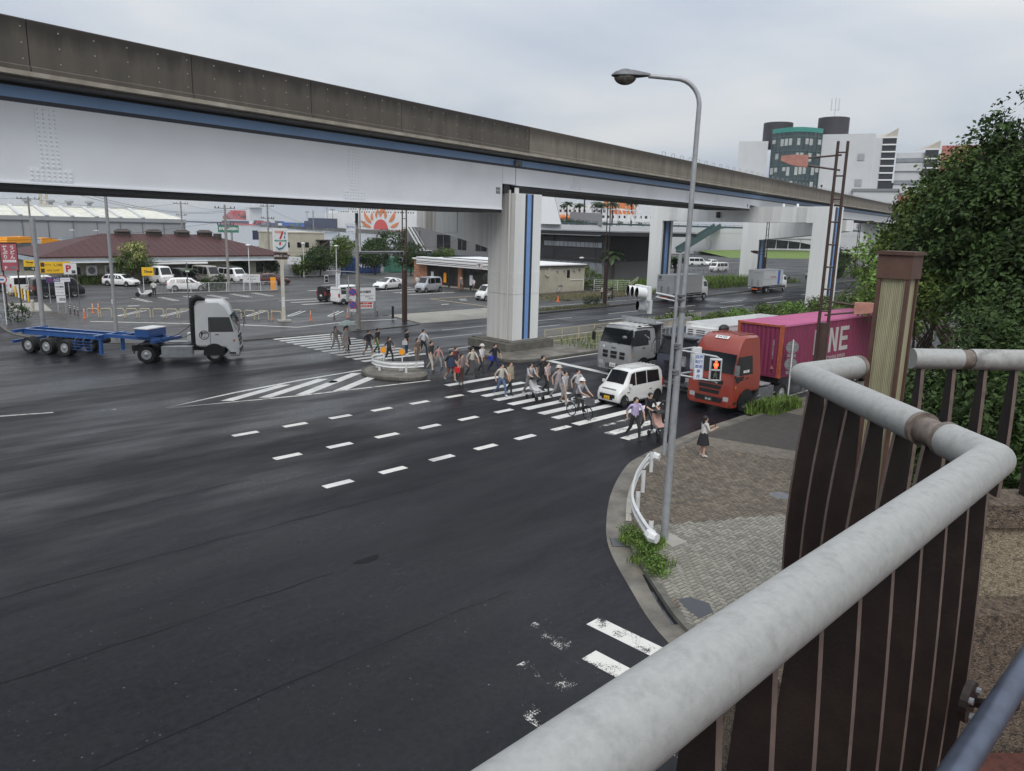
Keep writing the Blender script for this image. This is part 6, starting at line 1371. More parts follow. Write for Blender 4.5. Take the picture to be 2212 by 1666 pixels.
part('end_wing', MB().tube([(15.62,10.55,.62),(15.5,10.4,.62),(15.5,10.25,.62)], [.16,.15,.13], n=8), 'white_metal', gd, world=True); part('end_wing', MB().tube([(21.15,14.5,.64),(21.4,14.5,.64),(21.45,14.3,.62)], [.15,.16,.13], n=8), 'white_metal', gd, world=True)
# island with its guardrail and orange delineator discs
isl = thing('traffic_island', 'low stone traffic island in the middle of the junction', 'traffic island', (25.0,34.6,0))
ip = [(25.0+1.35*math.cos(a)*(1+.12*math.cos(2*a)), 34.6+2.15*math.sin(a)) for a in [k*2*math.pi/22 for k in range(22)]]
part('island_top', MB().prism(ip, 0, .14), 'gutter', isl, world=True)
io = [(25.0+(p[0]-25.0)*1.13, 34.6+(p[1]-34.6)*1.08) for p in ip]
for k in range(22): a, b = k, (k+1) % 22; part('edge_stone', MB().prism([ip[a], ip[b], tuple(Vector(io[b])*.985+Vector(io[a])*.015), tuple(Vector(io[a])*.985+Vector(io[b])*.015)], 0, .15+random.uniform(-.012,.012)), 'kerb_dark', isl, world=True)
gi = thing('island_guardrail', 'white guardrail bent around the traffic island', 'guardrail', (25.2,34.8,.14))
ipts = resample([(26.0,36.95),(25.1,36.75),(24.55,36.1),(24.42,35.2),(24.62,34.35),(25.3,33.8),(26.25,33.5)], 4)
beam_rail(gi, [(p[0], p[1]) for p in ipts], .60, .36, 'white_metal')
for x, y in ((24.5,35.3),(25.28,33.86),(24.85,36.1),(25.35,34.5)): part('post', MB().cyl((x,y,.1),(x,y,.62),.07,n=12), 'white_metal', gi, world=True)
part('name_board', MB().box(25.72,26.05,33.60,33.62,.5,.72), 'sign_white', gi, world=True)
for k, (x, y) in enumerate(((25.0,35.6),(25.45,34.45))):
    t = thing('delineator_disc', ('orange delineator disc at the left of the island guardrail', 'orange delineator disc at the right of the island guardrail')[k], 'delineator', (x, y, .14), R(215))
    part('post', MB().cyl((0,0,0),(0,0,.95),.035,n=10), 'white_metal', t); part('disc', MB().cyl((.04,0,1.08),(.07,0,1.08),.17,n=20), 'orange_sign', t); part('disc_back', MB().cyl((.0,0,1.08),(.04,0,1.08),.19,n=20), 'galv', t)
# round signs seen from behind on the near pavement
rs = thing('road_sign_post', 'white post with two round grey sign backs before the red truck', 'road sign', (35.3,16.4,.12), R(40))
part('post', MB().cyl((0,0,0),(0,0,3.15),.035,n=12), 'white_metal', rs)
for z, rr in ((2.78,.30),(1.95,.30)): dsc = part('sign_disc', MB().cyl((.05,0,z),(.06,0,z),rr,n=28), 'sign_grey', rs); part('bracket', MB().box(.03,.055,-.2,.2,z+.11,z+.14).box(.03,.055,-.2,.2,z-.14,z-.11), 'galv', dsc)
for z in (2.37,1.53): part('sub_plate', MB().box(.05,.06,-.2,.2,z-.08,z+.08), 'sign_grey', rs)
# brown ladder lamps
def ladder_lamp(label, x, y, z1, a_road, main, low=True, head='pole_brown', scale=1.0):
    t = thing('ladder_lamp', label, 'street lamp', (x, y, .1)); d = Vector((math.cos(a_road), math.sin(a_road), 0)); w = .19
    for s_ in (-1, 1): part('upright', MB().cyl(tuple(d*(w*s_)), tuple(d*(w*s_)+Vector((0,0,z1))), .075, .06, n=10), 'pole_brown', t)
    z = 4.9
    while z < z1-.2: part('rung', MB().cyl(tuple(-d*w+Vector((0,0,z))), tuple(d*w+Vector((0,0,z))), .035, n=8), 'pole_brown', t); z += .95
    part('base_column', MB().cyl((0,0,0),(0,0,4.4),.20,.18,n=14), 'pole_brown', t)
    def hd(z, dirv, ln, m_):
        za, zb = z, z-.62
        part('arm', MB().cyl(tuple(Vector((0,0,za))), tuple(dirv*ln+Vector((0,0,za-.12))), .04, n=8), 'pole_brown', t); part('arm', MB().cyl(tuple(Vector((0,0,zb))), tuple(dirv*ln+Vector((0,0,za-.42))), .04, n=8), 'pole_brown', t)
        s2 = Vector((-dirv.y, dirv.x, 0)); q = MB(); vs = []
        for l, w2, h1, h2 in ((ln-.05,.16,.0,-.50),(ln+.55,.15,.02,-.42),(ln+1.05,.10,-.02,-.22)):
            for a, b in ((-1,h2),(1,h2),(1,h1),(-1,h1)): vs.append(dirv*l+s2*(w2*a)+Vector((0,0,za+b)))
        q.add(vs, [(0,1,2,3),(11,10,9,8)]+[(i*4+j_, i*4+(j_+1) % 4, i*4+4+(j_+1) % 4, i*4+4+j_) for i in range(2) for j_ in range(4)]); part('lamp_head', q, m_, t)
    hd(z1-.55, main, 1.35 if scale == 1 else 1.6, head)
    if low: hd(5.35, -main, 1.2, head)
    return t
ladder_lamp('brown ladder shaped street lamp with pinkish head in front of the magenta container', 33.1, 14.1, 12.0, R(-60), Vector((-.38,.92,0)).normalized(), True, 'rust_pink')
ladder_lamp('brown ladder lamp beyond the portal frame with two dark heads', 113.0, 58.4, 11.4, R(-30), Vector((.35,-.94,0)).normalized(), True)
ladder_lamp('farthest brown ladder lamp near the hedge', 151.7, 59.7, 11.4, R(-30), Vector((.35,-.94,0)).normalized(), True)
def double_pole(label, x, y, z1):
    t = thing('double_pole', label, 'pole', (x, y, .06)); 
    for s_ in (-.17,.17): part('upright', MB().cyl((s_*.7,-s_*.7,2.0),(s_*.7,-s_*.7,z1),.055,n=10), 'pole_brown', t)
    part('base_column', MB().box(-.16,.16,-.16,.16,0,4.4), 'pole_brown', t); z = 5.2
    while z < z1: part('rung', MB().cyl((-.12,.12,z),(.12,-.12,z),.03,n=8), 'pole_brown', t); z += .85
    return t
dp = double_pole('brown double pole with a traffic signal at the far corner', 39.04, 52.48, 10.4); double_pole('brown double pole beside the bush on the far pavement', 66.6, 52.9, 11.0)
tsig('vehicle_signal', 'grey three lamp traffic signal on the far corner double pole', (38.5,52.6,5.85), R(228), 3, 'galv'); tsig('arrow_signal', 'single grey signal lamp below the far corner signal', (38.7,52.5,5.32), R(228), 1, 'galv')
fl = thing('flood_lamp', 'white lamp head on a bracket beside the black building', 'lamp', (66.3,53.2,.1)); part('arm', MB().tube([(.1,-.2,4.85),(-1.6,1.2,4.95)], .04, n=8).tube([(.1,-.2,4.2),(-.9,.7,4.85)], .03, n=6), 'pole_brown', fl); part('head', MB().ell((-1.9,1.4,4.98),.34,.2,.12), 'white_metal', fl)
# street name pole with long signal arm
np_ = pole('street_name_pole', 'weathered pole with Japanese street name plate at the far corner', 'pole', 33.59, 51.22, 8.75, .16, .12, 'pole_concrete')
part('pole_top', MB().cyl((0,0,8.0),(0,0,8.95),.125,.125,n=12), 'black', np_); part('collar', MB().cyl((0,0,0),(0,0,4.2),.19,.175,n=16), 'pole_concrete', np_)
ns = thing('street_name_sign', 'white street name plate with blue border on the weathered pole', 'sign', (33.2,51.0,7.8), R(-135)); rgt = (0,1,0)
part('plate', MB().box(-.01,.012,-.62,.12,-.36,.36), 'sign_white', ns); part('border', MB().box(.012,.014,-.60,-.585,-.34,.34).box(.012,.014,.085,.10,-.34,.34).box(.012,.014,-.585,.085,.325,.34).box(.012,.014,-.585,.085,-.34,-.325), 'sign_blue', ns)
text('南港中5', .24, (.015,-.25,.08), rgt, (0,0,1), 'sign_blue', ns, bold=.01, xs=.72); text('Nankonaka 5', .12, (.015,-.25,-.22), rgt, (0,0,1), 'sign_blue', ns, xs=.8)
part('signal_arm', MB().tube([(0,0,6.0),(5.2,1.1,5.95)], .06, n=8).tube([(0,0,5.88),(5.2,1.1,5.85)], .03, n=6), 'galv', np_); part('controller', MB().cbox((.22,.1,6.25),.22,.3,.45,.02), 'white_metal', np_)
part('ped_arm', MB().tube([(0,0,4.45),(-1.55,2.0,4.5)], .03, n=6).tube([(0,0,3.0),(-1.55,2.0,3.05)], .03, n=6), 'galv', np_); ped_signal('pedestrian_signal', 'pedestrian signal with both lamps dark beside the street name pole', (32.05,53.25,3.85), Vector((-.5,-.86,0)).normalized(), False)
nt_ = thing('notice_plate', 'small white lettered plate hanging beside the far pedestrian signal', 'sign', (32.6,52.5,3.8), R(-135)); part('plate', MB().box(0,.01,-.16,.16,-.5,.5), 'sign_white', nt_)
for k, ch in enumerate('自転車専用'): text(ch, .14, (.012,0,.36-k*.18), rgt, (0,0,1), 'sign_blue', nt_)
for z, lab in ((2.95,'upper round no parking sign on the street name pole'),(1.95,'lower round no parking sign on the street name pole')):
    t = thing('no_parking_sign', lab, 'road sign', (33.1,51.2,z), R(-135)); part('disc', MB().cyl((0,0,0),(.012,0,0),.30,n=24), 'sign_red', t); part('disc_face', MB().cyl((.012,0,0),(.016,0,0),.245,n=24), 'sign_blue', t); part('slash', MB().bar((.018,-.17,.17),(.018,.17,-.17),.004,.055,(0,1,1)), 'sign_red', t); part('sub_plate', MB().box(0,.01,-.26,.26,-.52,-.34), 'sign_white', t); text('ここから', .12, (.012,0,-.43), rgt, (0,0,1), 'black', t)
cp = pole('control_box_pole', 'thin pole with a grey control box beside the parking sign', 'pole', 37.1, 58.0, 3.6, .05, .05, 'galv'); part('control_box', MB().cbox((-.05,0,2.0),.28,.3,1.1,.02), 'galv', cp)
# far pavement poles
pole('grey_pole', 'thick plain grey pole without a lamp on the far left pavement', 'pole', 14.76, 64.06, 8.0, .17, .15, 'pole_grey', .03)
p2_ = pole('grey_pole', 'slender grey pole reaching up behind the girder on the left', 'pole', 18.4, 59.7, 13.5, .13, .09, 'pole_grey', .03); part('tag_plate', MB().box(-.14,-.12,-.1,.1,2.0,2.35), 'sign_white', p2_)
cpn = pole('camera_pole', 'slim grey pole with a small camera box above the hoop barriers', 'pole', 25.76, 64.68, 4.6, .05, .04, 'galv_dark', .03); part('camera', MB().cbox((.02,-.05,3.9),.3,.16,.12,.02), 'white_metal', cpn)
# parking signs on the left
u_ = thing('restaurant_sign', 'tall pink restaurant sign board with white udon lettering', 'sign', (15.0,73.5,.03), R(-98))
part('board', MB().box(-.12,.12,-.55,.55,3.7,5.85), 'sign_pink', u_); part('board_frame', MB().box(-.13,.13,-.62,-.55,3.6,5.95).box(-.13,.13,.55,.62,3.6,5.95).box(-.13,.13,-.55,.55,5.85,5.95), 'pole_brown', u_)
for s_ in (-.5,.5): part('leg', MB().box(-.05,.05,s_-.05,s_+.05,0,3.7), 'pole_brown', u_)
for k, ch in enumerate('うどん'): text(ch, .36, (.125,.24,5.52-k*.38), rgt, (0,0,1), 'white', u_, bold=.03)
for k, ch in enumerate('丼ぶり'): text(ch, .36, (.125,-.25,5.52-k*.38), rgt, (0,0,1), 'white', u_, bold=.03)
part('white_strip', MB().box(.12,.128,-.45,.45,4.36,4.55), 'white', u_); text('おかずいろいろ', .11, (.13,0,4.45), rgt, (0,0,1), 'black', u_); text('P', .36, (.13,-.3,3.9), rgt, (0,0,1), 'white', u_, bold=.03); part('white_strip', MB().box(.12,.128,-.02,.45,3.82,4.02), 'sign_grey', u_)
rsn = thing('no_motorcycle_sign', 'round red rimmed white traffic sign on a post at the far left edge', 'road sign', (13.22,67.81,.03), R(-100)); part('post', MB().cyl((0,0,0),(0,0,3.8),.04,n=10), 'white_metal', rsn); part('disc', MB().cyl((.04,0,3.4),(.05,0,3.4),.32,n=24), 'sign_red', rsn); part('disc_face', MB().cyl((.05,0,3.4),(.054,0,3.4),.25,n=24), 'sign_white', rsn); part('symbol', MB().box(.054,.058,-.15,.12,3.33,3.43), 'sign_blue', rsn)
pole('utility_pole', 'concrete utility pole base at the very left edge', 'utility pole', 12.75, 68.3, 9.5, .17, .13, 'pole_concrete', .03)
def board(name, label, cat, x, y, rz, w, z0, z1, m, lines, legs=(-.4,.4), legm='galv', th=.04, back=None):
    t = thing(name, label, cat, (x, y, .03), rz); part('board', MB().box(-th,0,-w/2,w/2,z0,z1), m, t)
    for s_ in legs: part('leg', MB().box(-th-.04,-th,s_*w-.03,s_*w+.03,0,z1 if back is None else z0), legm, t)
    for bx_ in lines:
        if len(bx_) == 5 and not isinstance(bx_[0], str): part('panel', MB().box(0,.006,bx_[0]*w-w/2,bx_[1]*w-w/2,z0+(z1-z0)*bx_[2],z0+(z1-z0)*bx_[3]), bx_[4], t)
        else: text(bx_[0], bx_[1], (.009, bx_[2]*w-w/2, z0+(z1-z0)*bx_[3]), rgt, (0,0,1), bx_[4], t, bold=bx_[5] if len(bx_) > 5 else .0, shear=bx_[6] if len(bx_) > 6 else 0)
    return t
SA = R(-104)
board('parking_sign', 'small yellow coin parking sign with green arrow display', 'sign', 19.55, 87.8, SA, .92, 3.15, 3.78, 'sign_yellow', [('Times', .27, .5, .66, 'black', .03, .25), ('24h PARKING', .10, .5, .25, 'black')], legm='galv')
board('arrow_display', 'dark arrow display board below the small yellow parking sign', 'sign', 19.56, 87.78, SA, .95, 2.76, 3.12, 'black', [('空車', .2, .25, .5, 'letter_green', .02), ('→', .35, .75, .5, 'cream', .03)])
board('price_sign', 'wide yellow coin parking price board reading 1,100', 'sign', 22.2, 89.3, SA, 2.75, 2.34, 3.52, 'sign_yellow', [(.03,.15,.56,.92,'pole_brown'), (.03,.15,.06,.42,'pole_brown'), ('最大料金', .15, .26, .72, 'pole_brown'), ('1,100', .36, .58, .70, 'pole_brown', .02), ('30分 220円', .23, .42, .24, 'pole_brown', .01), ('50.', .23, .8, .24, 'pole_brown')])
board('parking_p_sign', 'white square sign with large red letter P on a grey post', 'sign', 19.45, 73.8, R(-104), .98, 3.25, 4.18, 'sign_white', [('P', .78, .36, .5, 'sign_red', .04), (.60,.90,.08,.36,'black'), ('コイン', .085, .75, .22, 'sign_white')], legs=(.48,), legm='galv_dark')
board('entrance_sign', 'purple entrance sign with Japanese lettering before the black van', 'sign', 20.4, 81.5, R(-104), 2.0, 1.98, 2.5, 'sign_purple', [('入口', .26, .42, .5, 'white', .02), (.58,.98,.15,.85,'sign_white'), ('→', .3, .16, .5, 'sign_red', .03), ('時間貸し駐車場', .09, .78, .5, 'sign_purple')])
board('free_parking_sign', 'white leaning notice board about thirty free minutes on the left', 'sign', 18.5, 73.7, R(-112), .72, 1.5, 2.65, 'sign_white', [('30分無料', .16, .5, .62, 'black', .02), ('駐車場 ご利用案内', .07, .5, .85, 'black'), (.1,.9,.44,.46,'sign_grey'), ('100円', .10, .7, .2, 'black'), ('60分', .10, .3, .2, 'black')]); board('camera_notice', 'white and grey notice board under the leaning one on the left', 'sign', 18.52, 73.68, R(-112), .7, .88, 1.45, 'sign_white', [(.3,.98,.3,.7,'sign_grey'), ('有料駐車場', .11, .62, .5, 'white')])
board('coin_parking_sign', 'yellow coin parking sign box above the person in white sweater', 'sign', 29.5, 84.3, R(-110), 1.15, 2.2, 3.06, 'sign_yellow', [('Times', .34, .5, .5, 'black', .03, .25)], legs=(-.42,), legm='white_metal', th=.3)
pb = board('shop_parking_sign', 'large white parking notice frame about thirty free minutes in front of the shop car park', 'sign', 38.45, 57.75, R(-106), 2.2, 1.35, 2.62, 'sign_white', [('30分無料', .27, .58, .66, 'black', .02), ('最初の', .12, .2, .82, 'black'), (.05,.95,.40,.42,'sign_grey'), ('600円', .16, .25, .18, 'black'), ('1200円', .16, .78, .18, 'black'), ('最大料金', .12, .68, .32, 'black')], legs=(-.49,.49), legm='galv_dark'); part('crossbar', MB().box(-.06,.02,-1.12,1.12,2.62,2.68), 'galv_dark', pb)
board('camera_parking_sign', 'white notice with red lettering for camera controlled paid parking', 'sign', 38.6, 57.72, R(-106), 1.45, .72, 1.28, 'sign_white', [(.1,.95,.68,.97,'sign_red'), ('カメラ式', .13, .52, .82, 'white', .02), ('有料駐車場', .24, .52, .34, 'sign_red', .02)], legs=())
for lab, x, y, w, z0, z1 in (('white notice board on the low white fence near the orange sign', 43.0, 88.6, 2.0, .75, 1.75), ('white notice board on posts before the perforated fence', 57.2, 103.9, 2.0, 1.9, 3.0)): board('notice_board', lab, 'sign', x, y, R(-112), w, z0, z1, 'sign_white', [('ナンバー自動認証システム', .14, .5, .72, 'black'), ('ご利用 Smooth', .16, .5, .42, 'black', .02), ('駐車場内', .1, .5, .18, 'black')])
board('orange_sign', 'bright orange standing sign at the end of the low white fence', 'sign', 44.0, 85.1, R(-110), .62, .1, 1.6, 'orange_sign', [('P', .2, .5, .75, 'orange')], legs=())
# convenience store pole sign
sv = thing('shop_pole_sign', 'tall illuminated shop pole sign with red and green numeral on a cream post', 'sign', (31.11,58.56,.03), R(-110))
part('post', MB().box(-.13,.13,-.13,.13,0,5.1), 'cream', sv); part('base', MB().box(-.3,.5,-.55,.55,0,.12), 'concrete', sv); bx_ = part('box', MB().box(-.35,.0,-.62,.55,5.75,7.6), 'white', sv)
part('face', MB().box(0,.01,-.56,.50,5.80,7.54), 'sign_white', bx_)
mat('sign_green', (0.02, 0.22, 0.16), 0.5, var=0.05); mat('sign_teal', (0.06, 0.20, 0.26), 0.5, var=0.05); mat('sign_salmon', (0.60, 0.33, 0.26), 0.5, var=0.05); mat('sign_pale', (0.50, 0.60, 0.66), 0.5, var=0.05)
part('numeral', MB().add([(.012,-.5,7.4),(.012,.10,7.4),(.012,.10,7.2),(.012,-.42,7.2)], [(0,1,2,3)]), 'sign_salmon', bx_); part('numeral', MB().add([(.012,.10,7.38),(.012,.26,7.38),(.012,.02,6.75),(.012,-.14,6.75)], [(0,1,2,3)]), 'sign_red', bx_); part('numeral', MB().add([(.012,-.14,6.5),(.012,.02,6.5),(.012,-.02,6.25),(.012,-.16,6.25)], [(0,1,2,3)]), 'sign_red', bx_)
part('numeral', MB().tube([(.012,.42,6.5),(.012,.32,6.3),(.012,.1,6.05),(.012,-.2,5.95),(.012,-.45,6.15)], [.02,.04,.06,.07,.02], n=6), 'sign_teal', bx_); part('numeral', MB().ell((.012,.33,7.2),.01,.07,.12).ell((.012,.3,6.9),.01,.06,.14), 'sign_teal', bx_); part('band', MB().box(.011,.014,-.5,.44,6.55,6.68), 'sign_green', bx_); text('SEVEN-ELEVEN', .10, (.0155,-.03,6.615), rgt, (0,0,1), 'white', bx_)
lw = part('lower_box', MB().box(-.3,.0,-.55,.48,5.08,5.66), 'pole_brown', sv)
for k, tx in enumerate(('ATM','酒','たばこ')): text(tx, .20 if k < 2 else .12, (.008,-.38+k*.36,5.37), rgt, (0,0,1), 'white', lw, bold=.02)
part('bill', MB().box(.13,.14,-.1,.1,1.2,2.0), 'sign_white', sv)
# hoop barriers, delineators, bollards, cones
def hoop(x, y, rz, lab):
    t = thing('hoop_barrier', lab, 'barrier', (x, y, .03), rz, 'beige hoop barriers along the shop car park'); part('hoop', MB().tube([(-.42,0,0),(-.42,0,.66),(-.33,0,.78),(.33,0,.78),(.42,0,.66),(.42,0,0)], .038, n=8), 'hoop', t, smooth=True); part('foot', MB().cyl((-.42,0,0),(-.42,0,.03),.07,n=10).cyl((.42,0,0),(.42,0,.03),.07,n=10), 'galv_dark', t); return t
HP = [(19.5,68.75),(20.35,68.2),(21.15,67.65),(21.95,67.1),(22.8,66.5),(23.65,65.85),(24.5,65.2),(25.3,64.55),(26.9,63.3),(28.6,62.0),(29.3,61.0),(30.1,60.1),(30.8,59.2)]
HN = ['leftmost', 'second from the left', 'third from the left', 'fourth from the left', 'fifth from the left', 'middle left', 'middle', 'middle right', 'just left of the tractor mirror', 'fifth from the shop pole sign', 'third from the shop pole sign', 'second from the shop pole sign', 'next to the shop pole sign']
for i, (x, y) in enumerate(HP): hoop(x, y, R(-37 if i < 9 else -50), 'beige hoop barrier of the car park row, ' + HN[i])
def delin(x, y, c, lab, hgt=.8):
    t = thing('delineator_post', lab, 'delineator', (x, y, .03)); m_ = {'o': 'orange', 'b': 'pole_brown'}[c]
    part('post', MB().lathe([(.13,0),(.12,.03),(.045,.05),(.04,hgt),(.025,hgt+.02),(0,hgt+.03)], n=12), m_, t, smooth=True)
    for z in (.50,.66): part('reflective_band', MB().cyl((0,0,hgt*z/.8),(0,0,hgt*z/.8+.07),.043,n=12), 'white', t)
for x, y, c, lab in ((18.92,69.0,'o','orange delineator post at the left end of the hoop row'),(20.6,72.6,'o','orange delineator post by the P sign, left of the pair'),(21.0,72.4,'o','orange delineator post by the P sign, right of the pair'),(26.2,65.0,'o','orange delineator post beside the camera pole'),(33.28,58.0,'o','orange delineator post right of the shop pole sign'),(37.0,58.1,'o','tall orange delineator post before the white minivan'),(18.9,72.8,'b','brown banded post under the leaning notice board'),(19.0,71.9,'b','brown banded post second from the leaning notice board'),(18.95,70.8,'b','brown banded post nearest the hoop row'),(35.4,57.7,'b','brown banded post between the shop sign and the white van'),(39.93,57.8,'b','brown banded post right of the paid parking notice'),(30.9,60.2,'o','orange delineator post behind the shop sign base')): delin(x, y, c, lab)
one('bollard', MB().lathe([(.11,0),(.11,1.0),(.08,1.05),(0,1.06)], n=14), 'black', 'plain black bollard at the corner of the concrete driveway', 'bollard', loc=(40.1,55.64,.03)); one('bollard', MB().lathe([(.14,0),(.14,.9),(.1,.98),(0,1.0)], n=14), 'cream', 'pale bollard on the concrete apron at the far left', 'bollard', loc=(16.9,76.2,.03))
for i in range(9): 
    y = 96.5-i*1.45; one('striped_bollard', MB().m(0).lathe([(.09,0),(.09,1.05),(0,1.06)], n=10), 'sign_yellow' if i % 2 == 0 else 'white', 'slim %s bollard beside the left vans, %s from the road' % (('yellow','white')[i % 2], ('ninth','eighth','seventh','sixth','fifth','fourth','third','second','first')[i]), 'bollard', 'yellow and white bollards', loc=(18.95-.05*i,y,.03))
def cone(x, y, lab): t = thing('traffic_cone', lab, 'cone', (x, y, .11)); part('cone_body', MB().lathe([(.16,.03),(.03,.7),(0,.71)], n=14), 'orange', t, smooth=True); part('cone_base', MB().box(-.2,.2,-.2,.2,0,.035), 'orange', t); part('reflective_band', MB().lathe([(.112,.26),(.085,.40)], n=14), 'white', t)
cone(63.8,57.3,'orange traffic cone on the far pavement before the beige shop wall'); cone(139.5,96.8,'orange cone in the terminal yard')
# fences
def picket(label, p, q_, hgt, m, name='mesh_fence', step=.14, post=2.0, z0=.03, bars=None):
    t = thing(name, label, 'fence', (p[0], p[1], z0)); a, b = Vector(p), Vector(q_); L_ = (b-a).length; d = (b-a)/L_; n_ = int(L_/post)+1
    for i in range(n_+1): c = d*(L_*i/n_); part('post', MB().cyl((c.x,c.y,0),(c.x,c.y,hgt+.04),.035,n=8), m, t)
    for z in (bars or (.12,hgt)): part('rail', MB().bar((0,0,z),(d.x*L_,d.y*L_,z),.035,.035), m, t)
    k = int(L_/step); w = MB()
    if not bars:
        for i in range(k+1): c = d*(L_*i/k); w.bar((c.x,c.y,.12),(c.x,c.y,hgt),.012,.012,(d.x,d.y,0))
        part('wire_mesh', w, m, t, kind='stuff')
    return t
picket('low white mesh fence around the coin parking row', (30.7,86.5), (44.2,84.6), 1.15, 'white_metal'); picket('cream mesh fence along the median strip', (39.6,36.7), (60,36.7), 1.0, 'hoop', z0=.12, step=.1); picket('white slatted fence beside the verge on the far pavement', (79.2,64.8), (82.6,61.6), 1.5, 'white_metal', bars=(.25,.5,.75,1.0,1.25,1.5), z0=.1); picket('white rail fence edging the verge farther along', (82.6,61.6), (96,70), 1.1, 'cream', bars=(.3,.7,1.1), z0=.1); picket('grey railing along the front of the terminal yard', (120,80), (150,81), 1.1, 'galv_dark', step=.25)
pf = thing('perforated_fence', 'white perforated panel fence behind the car park trees', 'fence', (48.8,105.3,.03))
for k in range(9): pn = part('fence_panel', MB().box(.02+k*1.9,1.88+k*1.9,-.02,.02,.1,2.0), 'white_metal', pf); [part('slot_row', MB().box(.1+k*1.9,1.8+k*1.9,-.024,-.018,.3+j_*.2,.36+j_*.2), 'galv', pn) for j_ in range(8)]
for k in range(10): part('post', MB().box(-.04+k*1.9,.02+k*1.9,-.05,.05,0,2.05), 'white_metal', pf)
# utility poles and wires
def upole(x, y, z1, lab, arms, z0=0.0, r_=.17):
    t = pole('utility_pole', lab, 'utility pole', x, y, z1, r_, r_*.68, 'pole_concrete', z0)
    for z, L_, a in arms:
        d = Vector((math.cos(a), math.sin(a), 0)); ar = part('crossarm', MB().bar(tuple(-d*L_+Vector((0,0,z))), tuple(d*L_+Vector((0,0,z))), .08, .08), 'galv_dark', t)
        for s_ in (-.95,-.6,.6,.95): part('insulator', MB().cyl(tuple(d*(L_*s_)+Vector((0,0,z))), tuple(d*(L_*s_)+Vector((0,0,z+.22))), .06, n=8), 'black', ar)
    return t
AX = R(-15)
up1 = upole(39.28,86.76,9.85,'concrete utility pole with crossarm behind the low white fence', [(9.45,1.1,AX),(7.6,.9,AX)]); part('transformer', MB().cyl((.3,.25,7.2),(.3,.25,8.0),.26,n=12), 'galv', up1)
def at_d(u, v, D):
    d = fwd+rt*((u-1106)/1650)+up*((833-v)/1650); k = D/math.hypot(d.x, d.y); return EYE+d*k
UP = []
for lab, (u, v), D, arms in (('dark utility pole left before the warehouse', (60,425), 128, [(-.3,1.6,0)]), ('utility pole in front of the warehouse corner', (390,435), 150, [(-.4,1.3,0),(-2.4,.9,0)]), ('utility pole with many insulators left of the shop sign', (577,440), 125, [(-.4,1.0,0),(-2.2,1.0,0)]), ('thin utility pole before the ferry, left', (768-92,455), 200, []), ('utility pole before the white ferry hull', (777,450), 150, [(-2.6,1.0,0),(-3.4,1.0,0)]), ('short dark pole before the ferry bow', (732,500), 150, []), ('dark pole under the ferry sun emblem', (902,505), 160, [])):
    p = at_d(u, v, D); t = upole(p.x, p.y, p.z, lab, [(p.z+a, L_, R(-45)) for a, L_, _ in arms]); UP.append(p)
def wire(lab, pts, sag, r_=.018):
    q = MB()
    for a, b in zip(pts, pts[1:]):
        a, b = Vector(a), Vector(b); q.tube([a+(b-a)*(k/8)+Vector((0,0,-sag*4*(k/8)*(1-k/8))) for k in range(9)], r_, n=4)
    return one('power_line', q, 'black', lab, 'power line')
w1 = UP[0]; w2 = UP[1]; w3 = UP[2]
wire('overhead line from the dark left pole to the warehouse corner pole', [w1+Vector((-60,40,0)), w1+Vector((0,0,-.2)), w2+Vector((0,0,-.3)), w3+Vector((0,0,-.3))], 1.0); wire('overhead line from upper left to the concrete utility pole', [at_d(150,408,75), at_d(480,456,95.2)], .8); wire('lower overhead line from upper left to the concrete utility pole', [at_d(100,400,75), at_d(484,459,95.2)], .9); wire('overhead cable from the concrete utility pole to the left', [at_d(0,520,90), at_d(488,478,95.2)], .4); wire('long sagging cable passing the street name pole', [at_d(495,545,120), at_d(880,528,110), at_d(1010,505,105)], 1.0, .025); wire('second cable sagging before the ferry', [at_d(560,545,140), at_d(880,520,150)], .8); wire('line slanting from the insulator pole down to the right', [w3+Vector((0,0,-.6)), at_d(760,488,170)], 1.5); wire('lower line slanting from the insulator pole', [w3+Vector((0,0,-2.0)), at_d(740,500,170)], 1.2)
# white park lamps in the shop car park
for lab, x, y, hh in (('white globe lamp post behind the shop sign', 45.0,84.9,4.6), ('white lamp post by the shop hedge', 61.0,98.5,4.7), ('thin lamp post between the car park trees', 58.5,103.5,4.9), ('camera post with round mirror by the low fence', 42.0,87.0,5.2)):
    t = pole('lamp_post', lab, 'lamp post', x, y, hh, .06, .05, 'white_metal', .03); part('lamp_cap', MB().lathe([(.02,0),(.32,.05),(.30,.14),(.1,.2),(0,.2)], (0,0,hh), n=14), 'white_metal', t, smooth=True)
# ============================================================ buildings
mat('roof_maroon', (0.060, 0.018, 0.018), 0.7, var=0.15, scale=1.2, tint=(0.045, 0.014, 0.015), tfac=0.5); mat('wall_cream', (0.46, 0.43, 0.345), 0.85, var=0.12, scale=0.6, tint=(0.24, 0.23, 0.18), tfac=0.4)
mat('fascia_blue', (0.36, 0.42, 0.48), 0.7, var=0.2, scale=0.8, tint=(0.42, 0.42, 0.40), tfac=0.6); mat('wall_white', (0.53, 0.54, 0.55), 0.7, var=0.04, scale=0.3); mat('wall_grey', (0.30, 0.31, 0.325), 0.85, var=0.08, scale=0.15, tint=(0.20, 0.205, 0.215), tfac=0.5, stretch=(1, 1, .05))
mat('roof_skylight', (0.62, 0.62, 0.54), 0.6, var=0.15, scale=0.8, tint=(0.45, 0.45, 0.36), tfac=0.5); mat('wall_black', (0.018, 0.019, 0.021), 0.6, var=0.1); mat('brick_orange', (0.36, 0.17, 0.10), 0.85, var=0.15, scale=3); mat('wall_dkgrey', (0.17, 0.17, 0.172), 0.85, var=0.08, scale=.4); mat('win_pale', (0.22, 0.24, 0.26), 0.2, var=0.2, scale=.5)
